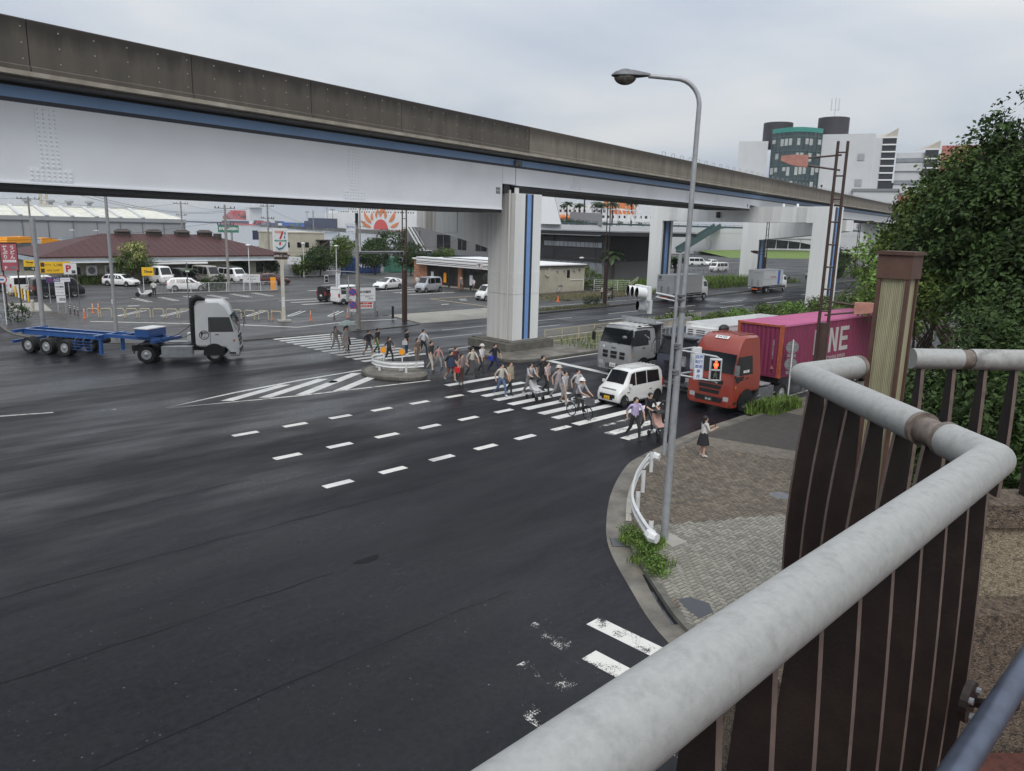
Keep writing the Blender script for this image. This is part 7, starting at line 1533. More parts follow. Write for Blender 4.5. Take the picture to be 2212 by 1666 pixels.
mat('teal', (0.045, 0.085, 0.088), 0.5, var=0.15); mat('ship_white', (0.66, 0.66, 0.65), 0.5, var=0.05, scale=.05); mat('ship_red', (0.55, 0.05, 0.04), 0.5, var=0.05); mat('ship_orange', (0.62, 0.17, 0.03), 0.5, var=0.15, scale=.1); mat('brown_dark', (0.055, 0.04, 0.034), 0.7, var=0.2); mat('cont_blue', (0.03, 0.06, 0.18), 0.6, var=0.15); mat('cont_green', (0.05, 0.17, 0.12), 0.6, var=0.15); mat('cont_navy', (0.02, 0.03, 0.07), 0.6, var=0.15)
rs_ = thing('restaurant', 'low cream restaurant building under a wide maroon hipped roof', 'building', (40,103.5,0))
part('wall', MB().box(25.0,54.0,103.5,117.5,0,3.0), 'wall_cream', rs_, world=True)
X0, X1, Y0, Y1 = 23.6, 55.2, 101.6, 119.2
rf_ = part('roof', MB().add([(X0,Y0,3.45),(X1,Y0,3.45),(X1,Y1,3.45),(X0,Y1,3.45),(33.0,110.2,6.0),(47.2,110.2,6.0)], [(0,1,5,4),(1,2,5),(2,3,4,5),(3,0,4),(3,2,1,0)]), 'roof_maroon', rs_, world=True)
part('eave_edge', MB().box(X0-.05,X1+.05,Y0-.05,Y0+.05,3.30,3.46), 'roof_maroon', rf_, world=True); part('fascia', MB().box(X0,X1,Y0+.06,Y0+.3,2.78,3.30), 'fascia_blue', rs_, world=True); part('fascia_trim', MB().box(X0-.02,X1+.02,Y0+.03,Y0+.06,2.70,2.84), 'white', rs_, world=True); part('fascia_trim', MB().box(X0-.02,X1+.02,Y0+.03,Y0+.06,3.16,3.30), 'cream', rs_, world=True); part('fascia', MB().box(X0+.06,X0+.3,Y0+.3,Y1,2.78,3.30), 'fascia_blue', rs_, world=True)
for x in (35.6,39.6,43.4,46.6): v_ = part('roof_vent', MB().prism([(x-.8,109.2),(x+.8,109.2),(x+.8,110.6),(x-.8,110.6)], 5.5, 6.3).add([(x-.95,109.0,6.3),(x+.95,109.0,6.3),(x+.95,110.8,6.3),(x-.95,110.8,6.3),(x-.55,109.6,6.65),(x+.55,109.6,6.65),(x+.55,110.3,6.65),(x-.55,110.3,6.65)], [(3,2,1,0),(4,5,6,7),(0,1,5,4),(1,2,6,5),(2,3,7,6),(3,0,4,7)]), 'brown_dark', rf_, world=True)
part('chimney', MB().cyl((47.8,108.4,5.2),(47.8,108.4,6.2),.55,n=12), 'brown_dark', rf_, world=True)
for k in range(34): x = X0+.9+k*.9; t_ = min(1, (x-X0)/9.4, (X1-x)/8.0); part('roof_seam', MB().bar((x,Y0,3.46),(x if .99 < t_ else x,Y0+8.6*t_,3.46+2.55*t_),.03,.025), 'roof_maroon', rf_, world=True)
for x0, x1, z0, z1 in ((27.6,28.4,1.2,2.1),(41.5,43.0,.4,2.5),(49,50,.9,2.4),(51,52,.9,2.4)): part('window', MB().box(x0,x1,103.44,103.5,z0,z1), 'glass_dark', rs_, world=True)
for x in (28.9,31.0): ac = part('air_conditioner', MB().box(x,x+1.2,103.0,103.45,1.1,2.3), 'white_metal', rs_, world=True); part('fan_grille', MB().cyl((x+.6,103.0,1.7),(x+.6,102.97,1.7),.42,n=18), 'galv_dark', ac, world=True)
part('awning', MB().add([(34.6,101.5,2.55),(43.2,101.3,2.55),(43.2,103.4,2.95),(34.6,103.4,2.95),(34.6,101.5,2.40),(43.2,101.3,2.40),(43.2,103.4,2.85),(34.6,103.4,2.85)], [(0,1,2,3),(7,6,5,4),(0,4,5,1),(1,5,6,2),(2,6,7,3),(3,7,4,0)]), 'white', rs_, world=True)
part('boundary_wall', MB().box(25.3,33.6,103.2,103.44,0,.95), 'wall_cream', rs_, world=True)
wh = thing('warehouse', 'long grey harbour warehouse with white ribbed skylight roof on the left', 'building', (30,200,0))
part('wall', MB().box(-60,80,200,252,0,6.9), 'wall_grey', wh, world=True); part('eave_band', MB().box(-60,80.2,199.8,252,6.9,7.85), 'wall_grey', wh, world=True); part('gutter_pipe', MB().box(-60,80.2,199.7,199.8,6.85,7.0), 'galv_dark', wh, world=True)
wr_ = part('roof', MB().add([(-60,200,7.86),(80,200,7.86),(75,210,10.1),(-60,210,10.1),(80,250,7.86),(75,240,10.1),(-60,240,10.1),(-60,250,7.86)], [(0,1,2,3),(3,2,5,6),(6,5,4,7),(1,4,5,2)]), 'roof_skylight', wh, world=True)
for k in range(25): x = -55+k*5.2; part('roof_rib', MB().bar((x,199.7,8.0),(x,210,10.3),.75,.3), 'wall_white', wr_, world=True)
for k in range(24):
    for j_ in range(4): x = -55+k*5.2; z = 8.2+j_*.5; part('panel_joint', MB().box(x+.4,x+4.8,200.4+(z-7.86)*4.46-.05,200.4+(z-7.86)*4.46+.05,z+.0,z+.05), 'galv_dark', wr_, world=True) if x > 20 else None
part('ridge_cap', MB().box(-60,75.5,209.7,210.3,10.1,10.45), 'wall_white', wr_, world=True)
for x in (48,53,57,61.5): part('ridge_ventilator', MB().lathe([(.5,10.4),(.5,11.0),(1.0,11.2),(1.0,11.6),(.5,11.9),(0,12)], (x,212,0), n=12), 'galv', wr_, world=True)
for k in range(8): part('downpipe', MB().cyl((44+k*5.1,199.9,0),(44+k*5.1,199.9,6.9),.09,n=6), 'galv_dark', wh, world=True)
st_ = thing('convenience_store', 'single storey convenience store with brick corner and striped canopy fascia', 'shop', (72,76,0))
part('wall', MB().box(66.6,78.5,66.0,86.6,0,3.45), 'wall_cream', st_, world=True); part('roof', MB().box(66.0,78.7,65.8,86.9,3.45,3.62), 'white', st_, world=True); part('roof_gutter', MB().box(69.0,78.8,65.72,65.8,3.35,3.5), 'black', st_, world=True)
bk = part('brick_corner', MB().box(66.3,68.0,84.0,86.8,0,3.4), 'brick_orange', st_, world=True)
bmm = MB().box(0,.03,0,.42,0,.17).mesh('brick', 'brick_orange'); mat('brick_tan', (0.42,0.22,0.13), .85, var=.15)
for r_ in range(18):
    for c_ in range(6): o = link('brick', bmm, bk, True, loc=(66.28, 84.02+c_*.46+(.2 if r_ % 2 else 0)*.9, .05+r_*.185)); o.material_slots[0].link = 'OBJECT'; o.material_slots[0].material = MATS['brick_tan' if (r_*5+c_*3) % 4 == 0 else 'brick_orange']
fs_ = part('fascia', MB().box(65.4,66.6,66.0,85.2,2.85,3.85), 'white', st_, world=True)
for z, m_ in ((3.60,'galv_dark'),(3.42,'white'),(3.22,'brown_dark'),(3.02,'galv_dark')): part('fascia_stripe', MB().box(65.385,65.4,66.0,85.2,z,z+.09), m_, fs_, world=True)
mat('pale_logo', (.55,.5,.48), .5, var=.05); part('logo_panel', MB().box(65.37,65.385,71.6,72.8,2.92,3.75), 'pale_logo', fs_, world=True); part('logo_mark', MB().add([(65.365,71.95,3.55),(65.365,72.5,3.5),(65.365,72.2,3.0),(65.365,72.1,3.3)], [(0,1,2,3)]), 'galv_dark', fs_, world=True)
for k in range(8): y = 66.4+k*2.2; part('glazing', MB().box(66.5,66.6,y,y+2.05,.25,2.8), 'glass_store', st_, world=True); part('mullion', MB().box(66.46,66.6,y+2.05,y+2.2,0,2.85), 'steel_dark', st_, world=True)
part('brick_pier', MB().box(66.2,66.62,76.6,77.3,0,2.85), 'brick_orange', st_, world=True); part('solar_rail', MB().box(67.5,68,70,82,3.62,3.9), 'galv_dark', st_, world=True)
for y, m_ in ((82.6,'sign_white'),(79.9,'orange_sign'),(70.8,'sign_red'),(74.6,'sign_white')): part('banner', MB().box(66.36,66.4,y,y+.55,.6,1.9), m_, st_, world=True)
for x, m_ in ((73.1,'galv'),(74.4,'galv'),(76.3,'galv'),(77.4,'galv_dark')): part('vent_hood', MB().cyl((x,66.0,2.85),(x,65.8,2.85),.14,n=10), m_, st_, world=True)
part('pipe_duct', MB().tube([(70.9,65.93,2.85),(70.9,65.85,2.4),(71.1,65.85,2.2),(71.4,65.85,2.3),(71.5,65.85,3.5)], .06, n=6), 'cream', st_, world=True); part('side_window', MB().box(75.0,75.55,65.94,66.0,1.9,2.9), 'glass_dark', st_, world=True); part('drain_pipe', MB().tube([(75.7,65.94,1.6),(78.3,65.94,1.6),(78.3,65.94,.2)], .04, n=6), 'white', st_, world=True)
for k in range(22): part('wall_panel', MB().box(69.2+k*.425,69.6+k*.425,65.97,66.0,.15,3.35), 'wall_cream', st_, world=True)
bb = thing('black_building', 'dark two storey building with a strip window behind the shop', 'building', (95,80,0))
part('wall', MB().box(95,112,75.7,100,3.2,7.1), 'wall_black', bb, world=True); part('lower_wall', MB().box(95.3,112,76,100,0,3.2), 'wall_dkgrey', bb, world=True); part('roof_slab', MB().box(94,113,71.0,101,7.2,7.75), 'wall_black', bb, world=True); part('roof_trim', MB().box(93.9,113.1,71.4,101.1,7.75,7.95), 'galv', bb, world=True); part('roof_trim', MB().box(93.94,94,76,101,7.12,7.2), 'galv', bb, world=True)
sw = part('strip_window', MB().box(94.93,95,76.4,88.9,5.22,6.12), 'steel_dark', bb, world=True)
for k in range(14): part('pane', MB().box(94.9,94.93,76.5+k*.885,77.28+k*.885,5.3,6.05), 'win_pale', sw, world=True)
for y in (77.8,86.6): part('drain_pipe', MB().cyl((94.9,y,3.2),(94.9,y,7.2),.06,n=6), 'steel_dark', bb, world=True)
for k in range(7): part('lower_window', MB().box(95.2,95.3,76.4+k*1.5,77.4+k*1.5,1.2,2.9), 'win_pale', bb, world=True)
gb = thing('grey_building', 'plain grey building with a white outside stair behind the shop', 'building', (96,112,0))
part('wall', MB().box(95,112,101.3,127.3,0,7.6), 'wall_dkgrey', gb, world=True); part('wall', MB().box(95.02,100,95,101.3,0,5.6), 'wall_black', gb, world=True)
for y0, y1 in ((113.2,117.2),(108.6,111),(103,106)): w_ = part('window', MB().box(94.94,95,y0,y1,3.7,6.3), 'glass_dark', gb, world=True); part('window_frame', MB().box(94.9,94.94,(y0+y1)/2-.05,(y0+y1)/2+.05,3.7,6.3), 'galv_dark', w_, world=True)
sr = part('stair', MB().bar((94.5,125.0,7.6),(94.5,120.6,3.2),.1,.3).bar((93.6,125.0,7.6),(93.6,120.6,3.2),.1,.3).bar((94.5,125.0,8.6),(94.5,120.6,4.2),.05,.05).bar((93.6,125.0,8.6),(93.6,120.6,4.2),.05,.05), 'white_metal', gb, world=True)
for k in range(16): f = k/15; part('tread', MB().box(93.65,94.45,124.8-4.2*f,125.05-4.2*f,7.5-4.3*f,7.54-4.3*f), 'white_metal', sr, world=True)
part('landing', MB().box(93.5,95,118.8,120.6,3.1,3.25), 'white_metal', gb, world=True)
for y in (124.5,122.5): part('drain_pipe', MB().cyl((94.9,y,0),(94.9,y,7),.05,n=6), 'steel_dark', gb, world=True)
bg_ = thing('beige_building', 'small beige two storey building with covered brown outside stair', 'building', (71,126,0))
part('wall', MB().box(66.8,75,125,134,0,6.1), 'wall_cream', bg_, world=True); part('parapet', MB().box(66.7,75.1,124.9,134.1,6.1,6.35), 'cream', bg_, world=True)
for x in (67.2,69.5,71.0): part('window', MB().box(x,x+.8,124.94,125,3.6,4.5), 'glass_dark', bg_, world=True)
part('stair_roof', MB().bar((74.9,124.0,4.9),(70.2,123.2,1.4),1.3,.18), 'brown_dark', bg_, world=True); part('stair_roof', MB().box(73.2,76.4,123.4,125.4,4.85,5.0), 'brown_dark', bg_, world=True); part('stair_wall', MB().box(74.0,75.4,123.8,125,0,4.8), 'brown_dark', bg_, world=True)
def contbox(lab, x, y, z, rz, L_, m_, txt=None):
    t = thing('shipping_container', lab, 'container', (x, y, z), rz); 
    for sd in (1,-1): part('side_wall', corr(-L_/2+.08, L_/2-.08, sd*1.2, .1, 2.5, .4, .05, 'x', sd), m_, t)
    part('frame', MB().box(-L_/2,L_/2,-1.14,1.14,.02,2.56), m_, t); part('end_wall', MB().box(-L_/2-.02,-L_/2,-1.2,1.2,0,2.6), m_, t)
    if txt: text(txt, 1.1, (0,-1.23,1.3), (1,0,0), (0,0,1), 'white', t, bold=.02)
    return t
contbox('dark blue container with white letters behind the car park hedge', 72.5,109.5,0,R(-12),6,'cont_blue','NYK'); contbox('green container behind the car park hedge', 82,108.5,0,R(-10),9,'cont_green'); contbox('second green container at the hedge beside the beige building', 68,113,0,R(-10),9,'cont_green'); contbox('long navy container with an S beside the store roof', 88,104,.5,R(-80),12,'cont_navy','S')
def billboard(lab, u0_, v0_, u1_, v1_, D, m_, txt, tm):
    a, b = at_d(u0_, v0_, D), at_d(u1_, v1_, D); t = thing('billboard', lab, 'billboard', (a.x, a.y, 0)); d = Vector((b.x-a.x, b.y-a.y, 0)); L_ = d.length; d.normalize(); nrm = Vector((d.y,-d.x,0))
    z0, z1 = b.z, a.z; q = MB(); c0_ = Vector((a.x,a.y,0)); c1_ = c0_+d*L_
    q.prism([tuple((c0_)[:2]), tuple((c1_)[:2]), tuple((c1_-nrm*.4)[:2]), tuple((c0_-nrm*.4)[:2])], z0, z1); part('board', q, m_, t, world=True)
    for f in (.35,.65): p_ = c0_+d*(L_*f)-nrm*.2; part('post', MB().cyl((p_.x,p_.y,0),(p_.x,p_.y,z0),.2,n=8), 'pole_grey', t, world=True)
    if txt: p_ = c0_+d*(L_*.5)+nrm*.02; text(txt, (z1-z0)*.5, (p_.x,p_.y,(z0+z1)/2), tuple(d), (0,0,1), tm, t, world=True, bold=.03, xs=.9)
    return t
billboard('green billboard reading EVERGREEN beyond the maroon roof', 470, 486, 516, 503, 150, 'cont_green', 'EVERGREEN', 'white'); billboard('dark blank billboard seen left of the shop pole sign', 545, 498, 600, 519, 160, 'cont_navy', None, None)
# parasols and small sheds far left
for k, (u, v, c_) in enumerate(((18,512,'orange_sign'),(45,511,'orange_sign'),(62,514,'sign_pale'),(92,514,'orange_sign'),(108,517,'orange_sign'))):
    p = at_d(u, v, 150+k*3); t = thing('harbour_cart', '%s covered trolley behind the restaurant, %s from the left' % (('orange','orange','pale blue','orange','orange')[k], ('first','second','third','fourth','fifth')[k]), 'cart', (p.x, p.y, 0), R(30)); part('cover', MB().extr([(-1.3,p.z-1.0),(1.3,p.z-1.0),(1.5,p.z-.2),(.8,p.z),(-1.1,p.z)], 'y', -1, 1), c_, t); part('stand', MB().box(-1.2,1.2,-.9,.9,0,p.z-1.0), 'galv_dark', t)
p = at_d(175,517,170); one('harbour_shed', MB().box(-5,5,-2,2,0,3).extr([(-2.2,3),(2.2,3),(2.2,3.3),(-2.2,4.2)], 'x', -5.3, 5.3), 'fascia_blue', 'small blue harbour shed behind the restaurant roof', 'shed', loc=(p.x,p.y,0), rz=R(20))
for k, u in enumerate((160,212,262)): p = at_d(u, 497+k, 175); t = pole('yard_lamp', 'thin harbour lamp before the warehouse, %s from the left' % ('first','second','third')[k], 'lamp post', p.x, p.y, p.z, .08, .06, 'galv', 0); part('head', MB().box(-.9,0,-.1,.1,p.z-.1,p.z+.08), 'white_metal', t)
p = at_d(91, 395, 420); cr_ = thing('lattice_crane', 'pale yellow lattice crane mast above the warehouse', 'crane', (p.x,p.y,0)); mat('crane', (.55,.45,.28), .6, var=.1)
for sx in (-1,1):
    for sy in (-1,1): part('mast_leg', MB().bar((sx*1.3,sy*1.3,0),(sx*1.3,sy*1.3,45),.35,.35), 'crane', cr_)
for k in range(14): part('mast_brace', MB().bar((-1.3,-1.3,3*k+2),(1.3,-1.3,3*k+5),.2,.2), 'crane', cr_); part('mast_brace', MB().bar((1.3,-1.3,3*k+2),(-1.3,-1.3,3*k+5),.2,.2), 'crane', cr_)
# ------------------------------------------------------------ terminal
tm_ = thing('ferry_terminal', 'long white ferry terminal wall with roof deck and green railing', 'building', (230,160,0))
TW = [(183,181),(188,177),(233,158),(268,145),(300,132),(360,108)]
def wallstrip(pts, z0, z1, th): return strip(pts, offset(pts, -th), z0, z1)
part('wall', wallstrip(TW, 0, 9.2, 30), 'wall_white', tm_, world=True)
for a, b in zip(TW, TW[1:]):
    L_ = (Vector(b)-Vector(a)).length; n_ = int(L_/4); d = (Vector(b)-Vector(a))/L_
    for k in range(n_): p = Vector(a)+d*(k*L_/n_); q_ = p+d*(L_/n_); part('railing_post', MB().bar((p.x,p.y,9.2),(p.x,p.y,10.5),.12,.12), 'teal', tm_, world=True)
    for z in (9.5,9.95,10.5): part('railing_bar', MB().bar((a[0],a[1],z),(b[0],b[1],z),.10,.08), 'teal', tm_, world=True)
    part('railing_panel', MB().bar((a[0],a[1],9.72),(b[0],b[1],9.72),.03,.62), 'teal', tm_, world=True)
    part('wall_joint', MB().bar((a[0],a[1],7.6),(b[0],b[1],7.6),.10,.06), 'galv', tm_, world=True)
def tpt(u, v=490):
    """point on the terminal wall's line seen in direction u"""
    d = at_d(u, v, 1.0); best = None
    for a, b in zip(TW, TW[1:]):
        den = d.x*(b[1]-a[1])-d.y*(b[0]-a[0])
        t = (d.x*(-a[1])-d.y*(-a[0]))/den if abs(den) > 1e-9 else -1
        if 0 <= t <= 1: best = Vector((a[0]+(b[0]-a[0])*t, a[1]+(b[1]-a[1])*t, 0))
    D = math.hypot(best.x, best.y); best.z = at_d(u, v, D).z; return best
for u in (1288,1318,1350): p = tpt(u, 515); part('wall_lamp', MB().bar((p.x-1.2,p.y-1.2,p.z),(p.x,p.y,p.z),.12,.12), 'galv_dark', tm_, world=True)
p = tpt(1374, 524); part('wall_sign', MB().box(p.x-.3,p.x-.2,p.y-1.5,p.y+1.0,p.z-.6,p.z+.5), 'sign_grey', tm_, world=True)
p = tpt(1525, 528); part('round_recess', MB().tube([tuple(p+Vector((-.2,-.35,0))+Vector((.32*math.cos(a)*2.2,-.95*math.cos(a)*1.6,2.2*math.sin(a)))) for a in [k*math.pi/12 for k in range(25)]], .12, n=6), 'wall_grey', tm_, world=True)
# escalator stair
a, b = tpt(1445,543), tpt(1528,492); off_ = Vector((-3,-6,0))
es = part('stair', MB().bar(a+off_, b+off_, 3, .5), 'teal', tm_, world=True)
for o_ in (-1.5,1.5): part('stair_side', MB().bar(a+off_+Vector((o_*.3,o_,.9)), b+off_+Vector((o_*.3,o_,.9)), .1, 1.5), 'teal', es, world=True)
part('stair_landing', MB().bar(b+off_, b+Vector((8,2,0)), 4, .5), 'teal', tm_, world=True); part('ramp_rail', MB().bar(tpt(1478,545)+off_, tpt(1540,548)+off_, .3, 1.2), 'galv_dark', tm_, world=True)
# glazed entrance under a curved roof
ent = [tpt(u, 560)+Vector((-9,-6,0)) for u in (1640,1665,1690,1715,1740,1765)]
q = MB()
for i in range(5): a, b = ent[i], ent[i+1]; hz_ = (5.2,5.0,4.6,3.8,2.4,.8); q.quad((a.x,a.y,2.6),(b.x,b.y,2.6),(b.x,b.y,2.6+hz_[i+1]*.62),(a.x,a.y,2.6+hz_[i]*.62))
part('entrance_glazing', q, 'glass_dark', tm_, world=True); q = MB()
for i in range(5): a, b = ent[i], ent[i+1]; q.bar((a.x,a.y,6.1),(b.x,b.y,6.0),3.5,.5) if i < 4 else None
part('entrance_roof', q, 'sign_grey', tm_, world=True)
for e_ in ent: part('mullion', MB().bar((e_.x-.2,e_.y-.2,2.4),(e_.x-.2,e_.y-.2,6),.2,.2), 'white', tm_, world=True)
# roof deck things
k_ = tpt(1272,482); kio = thing('deck_kiosk', 'grey box kiosk with rounded top on the terminal roof deck', 'kiosk', (k_.x+2,k_.y+3,9.2), R(-30)); part('walls', MB().extr([(-5.5,0),(5.5,0),(5.5,4.0),(4.5,4.5),(3,4.2),(-5.5,4.0)], 'x', -2, 2), 'sign_grey', kio)
kio.rotation_euler = (0,0,R(40))
cn = thing('deck_canopy', 'white canopy with curved ribs on the terminal roof deck', 'canopy', tuple(tpt(1345,470)+Vector((4,6,0)))); cn.location.z = 9.2; cd_ = (tpt(1405,470)-tpt(1290,470)); cd_.z = 0; cd_.normalize(); cn_ = Vector((-cd_.y, cd_.x, 0))
part('roof_beam', MB().bar(tuple(-cd_*10+Vector((0,0,6.2))), tuple(cd_*9+Vector((0,0,5.6))), .5, .35), 'white', cn); part('roof_beam', MB().bar(tuple(-cd_*10-cn_*3+Vector((0,0,5.8))), tuple(cd_*9-cn_*3+Vector((0,0,5.2))), .4, .25), 'white', cn)
for k in range(6): o_ = cd_*(-9+k*3.4); part('curved_rib', MB().tube([tuple(o_-cn_*3.2+Vector((0,0,2.0))), tuple(o_-cn_*2.6+Vector((0,0,4.2))), tuple(o_-cn_*1.2+Vector((0,0,5.5))), tuple(o_+Vector((0,0,5.9)))], .18, n=6), 'white', cn); part('mast', MB().cyl(tuple(o_+Vector((0,0,0))), tuple(o_-cd_*1.2+Vector((0,0,11))), .22, .12, n=6), 'white', cn)
tent = tpt(1182,470); tn = thing('glass_tower', 'white gridded glass pyramid on the left of the terminal deck', 'tower', (tent.x+4,tent.y+6,9.2), R(45))
part('glass', MB().add([(-9,-6,0),(9,-6,0),(9,6,0),(-9,6,0),(-5.5,-1,18),(2.5,-1,18),(2.5,1,18),(-5.5,1,18)], [(0,1,5,4),(1,2,6,5),(2,3,7,6),(3,0,4,7),(4,5,6,7)]), 'win_pale', tn); mat('tent_white', (.6,.62,.63), .5, var=.05); tn.children[0].data.materials[0] = MATS['tent_white']
for k in range(5): z = k*3.6; w0 = 9-3.5*z/18; part('grid_bar', MB().bar((-w0-.1,-6.08+5*z/18,z),(9-6.5*z/18+.1,-6.08+5*z/18,z),.12,.16), 'galv', tn)
for k in range(4): f = k/3; part('grid_bar', MB().bar((-9+18*f,-6.1,0),(-5.5+8*f,-1.1,18),.14,.12), 'galv', tn)
# ------------------------------------------------------------ tall glass fronted office block
ob_ = thing('office_block', 'tall white office block with curved green glass front and dark roof drums', 'building', (318,145,0))
def back(p, d_=60): v_ = Vector((p[0], p[1])).normalized()*d_; return (p[0]+v_.x, p[1]+v_.y)
def block(name, pts, z0, z1, m_, dp=60): return part(name, MB().prism(list(pts)+[back(p, dp) for p in reversed(pts)], z0, z1), m_, ob_, world=True)
w_ = block('wall', [(309.6,163.3),(303.9,173.6)], 0, 45.6, 'wall_white')
cv = []
for k in range(13): f = k/12; bx_ = 318.7+(310.2-318.7)*f; by_ = 144.6+(162.0-144.6)*f; o_ = 7.0*math.sin(math.pi*f); v_ = Vector((bx_,by_)).normalized(); cv.append((bx_-v_.x*o_, by_-v_.y*o_))
gf = block('glass_front', cv, 0, 50.2, 'glass_green')
for k in range(13): p = cv[k]; part('mullion', MB().bar((p[0]-.15,p[1]-.1,2),(p[0]-.15,p[1]-.1,50.2),.28,.28), 'teal', gf, world=True)
for z in (2,7.6,13.2,18.8,24.4,30,35.6,41.2,46.8): 
    for k in range(12): part('transom', MB().bar((cv[k][0]-.15,cv[k][1]-.1,z),(cv[k+1][0]-.15,cv[k+1][1]-.1,z),.22,.5), 'teal', gf, world=True)
mat('blind', (.42,.43,.42), .6, var=.2, scale=.3)
random.seed(3)
for i in range(7):
    for k in range(12):
        if random.random() < .55: z = 9.5+5.6*i; h_ = random.uniform(1.4,3.4); a, b = Vector(cv[k]), Vector(cv[k+1]); p0, p1 = a+(b-a)*.12, a+(b-a)*.88; part('blind', MB().quad((p0.x-.08,p0.y-.05,z-h_+2.8),(p1.x-.08,p1.y-.05,z-h_+2.8),(p1.x-.08,p1.y-.05,z+2.8),(p0.x-.08,p0.y-.05,z+2.8)), 'blind', gf, world=True)
mat('crown_green', (.03,.24,.20), .4, var=.1); q = MB()
for k in range(12): q.bar((cv[k][0]-.3,cv[k][1]-.2,49.3),(cv[k+1][0]-.3,cv[k+1][1]-.2,49.3),.3,1.8)
part('crown_band', q, 'crown_green', gf, world=True)
w2 = block('wall', [(326.5,126.2),(324.8,130.4),(318.7,144.5)], 0, 48.0, 'wall_white'); block('wall', [(329.5,119.3),(327.4,123.8),(326.5,126.1)], 0, 46.2, 'wall_white')
for z in (19,29,39): p = (324.3,131.6); part('vent_panel', MB().bar((p[0]-.2,p[1],z),(p[0]+.75,p[1]-2.4,z),.2,2.6), 'galv', w2, world=True)
def drum(p, r_, z0, z1): d_ = Vector(p).normalized()*14; return part('roof_drum', MB().cyl((p[0]+d_.x,p[1]+d_.y,z0),(p[0]+d_.x,p[1]+d_.y,z1),r_,n=32), 'drum', ob_, world=True, smooth=True)
mat('drum', (.028,.024,.030), .6, var=.1); drum((311.1,160.3), 6.1, 44, 54.4); drum((320.4,141.2), 6.2, 46, 56.0)
ab = Vector((320.4+12.8,141.2+5.6)); part('antenna', MB().cyl((ab.x,ab.y,56),(ab.x,ab.y,60),.2,n=6).cyl((ab.x-1.2,ab.y+1.2,59),(ab.x-1.2,ab.y+1.2,64),.25,n=6).cyl((ab.x+1,ab.y-1,59),(ab.x+1,ab.y-1,64),.25,n=6).cyl((ab.x,ab.y,59),(ab.x,ab.y,64.5),.25,n=6).bar((ab.x-1.4,ab.y+1.4,59.6),(ab.x+1.4,ab.y-1.4,59.6),.2,.2), 'white_metal', ob_, world=True)
for (pa, pb, zt_, n_, zb_) in (((329.2,119.0),(327.3,123.6),46.3,6,30),((332.0,115.5),(330.2,119.8),29.2,4,18),((334.0,104.6),(332.5,109),41.5,9,10)):
    tw = block('window_tower', [pa, pb], 0, zt_, 'glass_dark', 20); h_ = (zt_-zb_)/n_
    for k in range(n_+1): z = zb_+k*h_; part('tower_band', MB().bar((pa[0]-.3,pa[1]-.1,z),(pb[0]-.3,pb[1]-.1,z),.6,.5), 'white', tw, world=True)
mat('wall_salmon', (.46,.16,.13), .7, var=.08); mat('roof_beige', (.42,.39,.33), .7, var=.08, scale=.4)
part('gable_roof', MB().add([(327.2,124,46.4),(329.3,119,46.4),(329.4,118.8,50.0),(345,135,49),(347,128,50.5)], [(0,1,2),(0,2,4,3)]), 'roof_beige', ob_, world=True); part('gable_roof', MB().add([(332.4,109.4,41.6),(334.2,104.4,41.6),(334.2,104.4,44.8),(352,120,43),(353,115,45)], [(0,1,2),(0,2,4,3)]), 'roof_beige', ob_, world=True)
block('wing', [(334,108.6),(330.6,118.9)], 0, 40.5, 'wall_white', 40); block('wing', [(345,80),(336,104.3)], 0, 43, 'wall_salmon', 40); block('wing_base', [(333.2,108.8),(330.2,118.0)], 0, 24, 'wall_salmon', 10)
for z in (26.5,35.0): part('balcony_band', MB().bar((333.6,108.9,z),(330.4,118.8,z),.8,3.0), 'wall_white', ob_, world=True); part('balcony_glass', MB().bar((333.4,108.8,z+2.6),(330.2,118.7,z+2.6),.5,1.6), 'win_pale', ob_, world=True)
lb_ = thing('low_annex', 'low white annex block with dark roof edge before the office block', 'building', (322,128,0)); part('wall', MB().prism([(322.5,113.5),(317,128.7),(340,140),(345,124)], 0, 25.2), 'wall_white', lb_, world=True); part('roof_edge', MB().prism([(322.0,113.2),(316.5,128.9),(340,140.4),(345.5,124)], 25.2, 26.2), 'sign_grey', lb_, world=True)
# ------------------------------------------------------------ ships and far shore
def ship(name, label, pa, pb, dp, hull, decks, bow=8):
    """hull from pa to pb (near side), decks = (z0, z1, f0, f1)"""
    t = thing(name, label, 'ship', (pa.x, pa.y, -1.6)); a, b = Vector((pa.x,pa.y,0)), Vector((pb.x,pb.y,0)); d = (b-a).normalized(); L_ = (b-a).length; nb = Vector((-d.y,d.x,0)); nb = nb if nb.dot(a) > 0 else -nb
    def P_(f, o=0): c = a+d*(L_*f)+nb*o; return (c.x, c.y)
    part('hull', MB().prism([P_(0,3),P_(.02),P_(.98),P_(1.05,dp*.5),P_(.98,dp),P_(.02,dp),P_(0,dp-3)], -1.5, hull), 'ship_white', t, world=True); part('waterline_band', MB().prism([P_(0,2.9),P_(.02,-.1),P_(.98,-.1),P_(.99,1),P_(.02,1)], -1.5, .8), 'ship_red', t, world=True)
    for z0, z1, f0, f1 in decks:
        dk = part('deck', MB().prism([P_(f0,1),P_(f1,1),P_(f1,dp-1),P_(f0,dp-1)], z0, z1), 'ship_white', t, world=True); n_ = int((f1-f0)*L_/3.2)
        for k in range(n_):
            f = f0+(f1-f0)*(k+.3)/n_; p0, p1 = P_(f,.9), P_(f+(f1-f0)*.45/n_,.9)
            if k % 9 != 4: part('cabin_window', MB().quad((p0[0],p0[1],z0+.9),(p1[0],p1[1],z0+.9),(p1[0],p1[1],z1-.7),(p0[0],p0[1],z1-.7)), 'glass_dark', dk, world=True)
    return t, P_, L_, d
fa, fb_ = at_d(697,494,905), at_d(985,504,800)
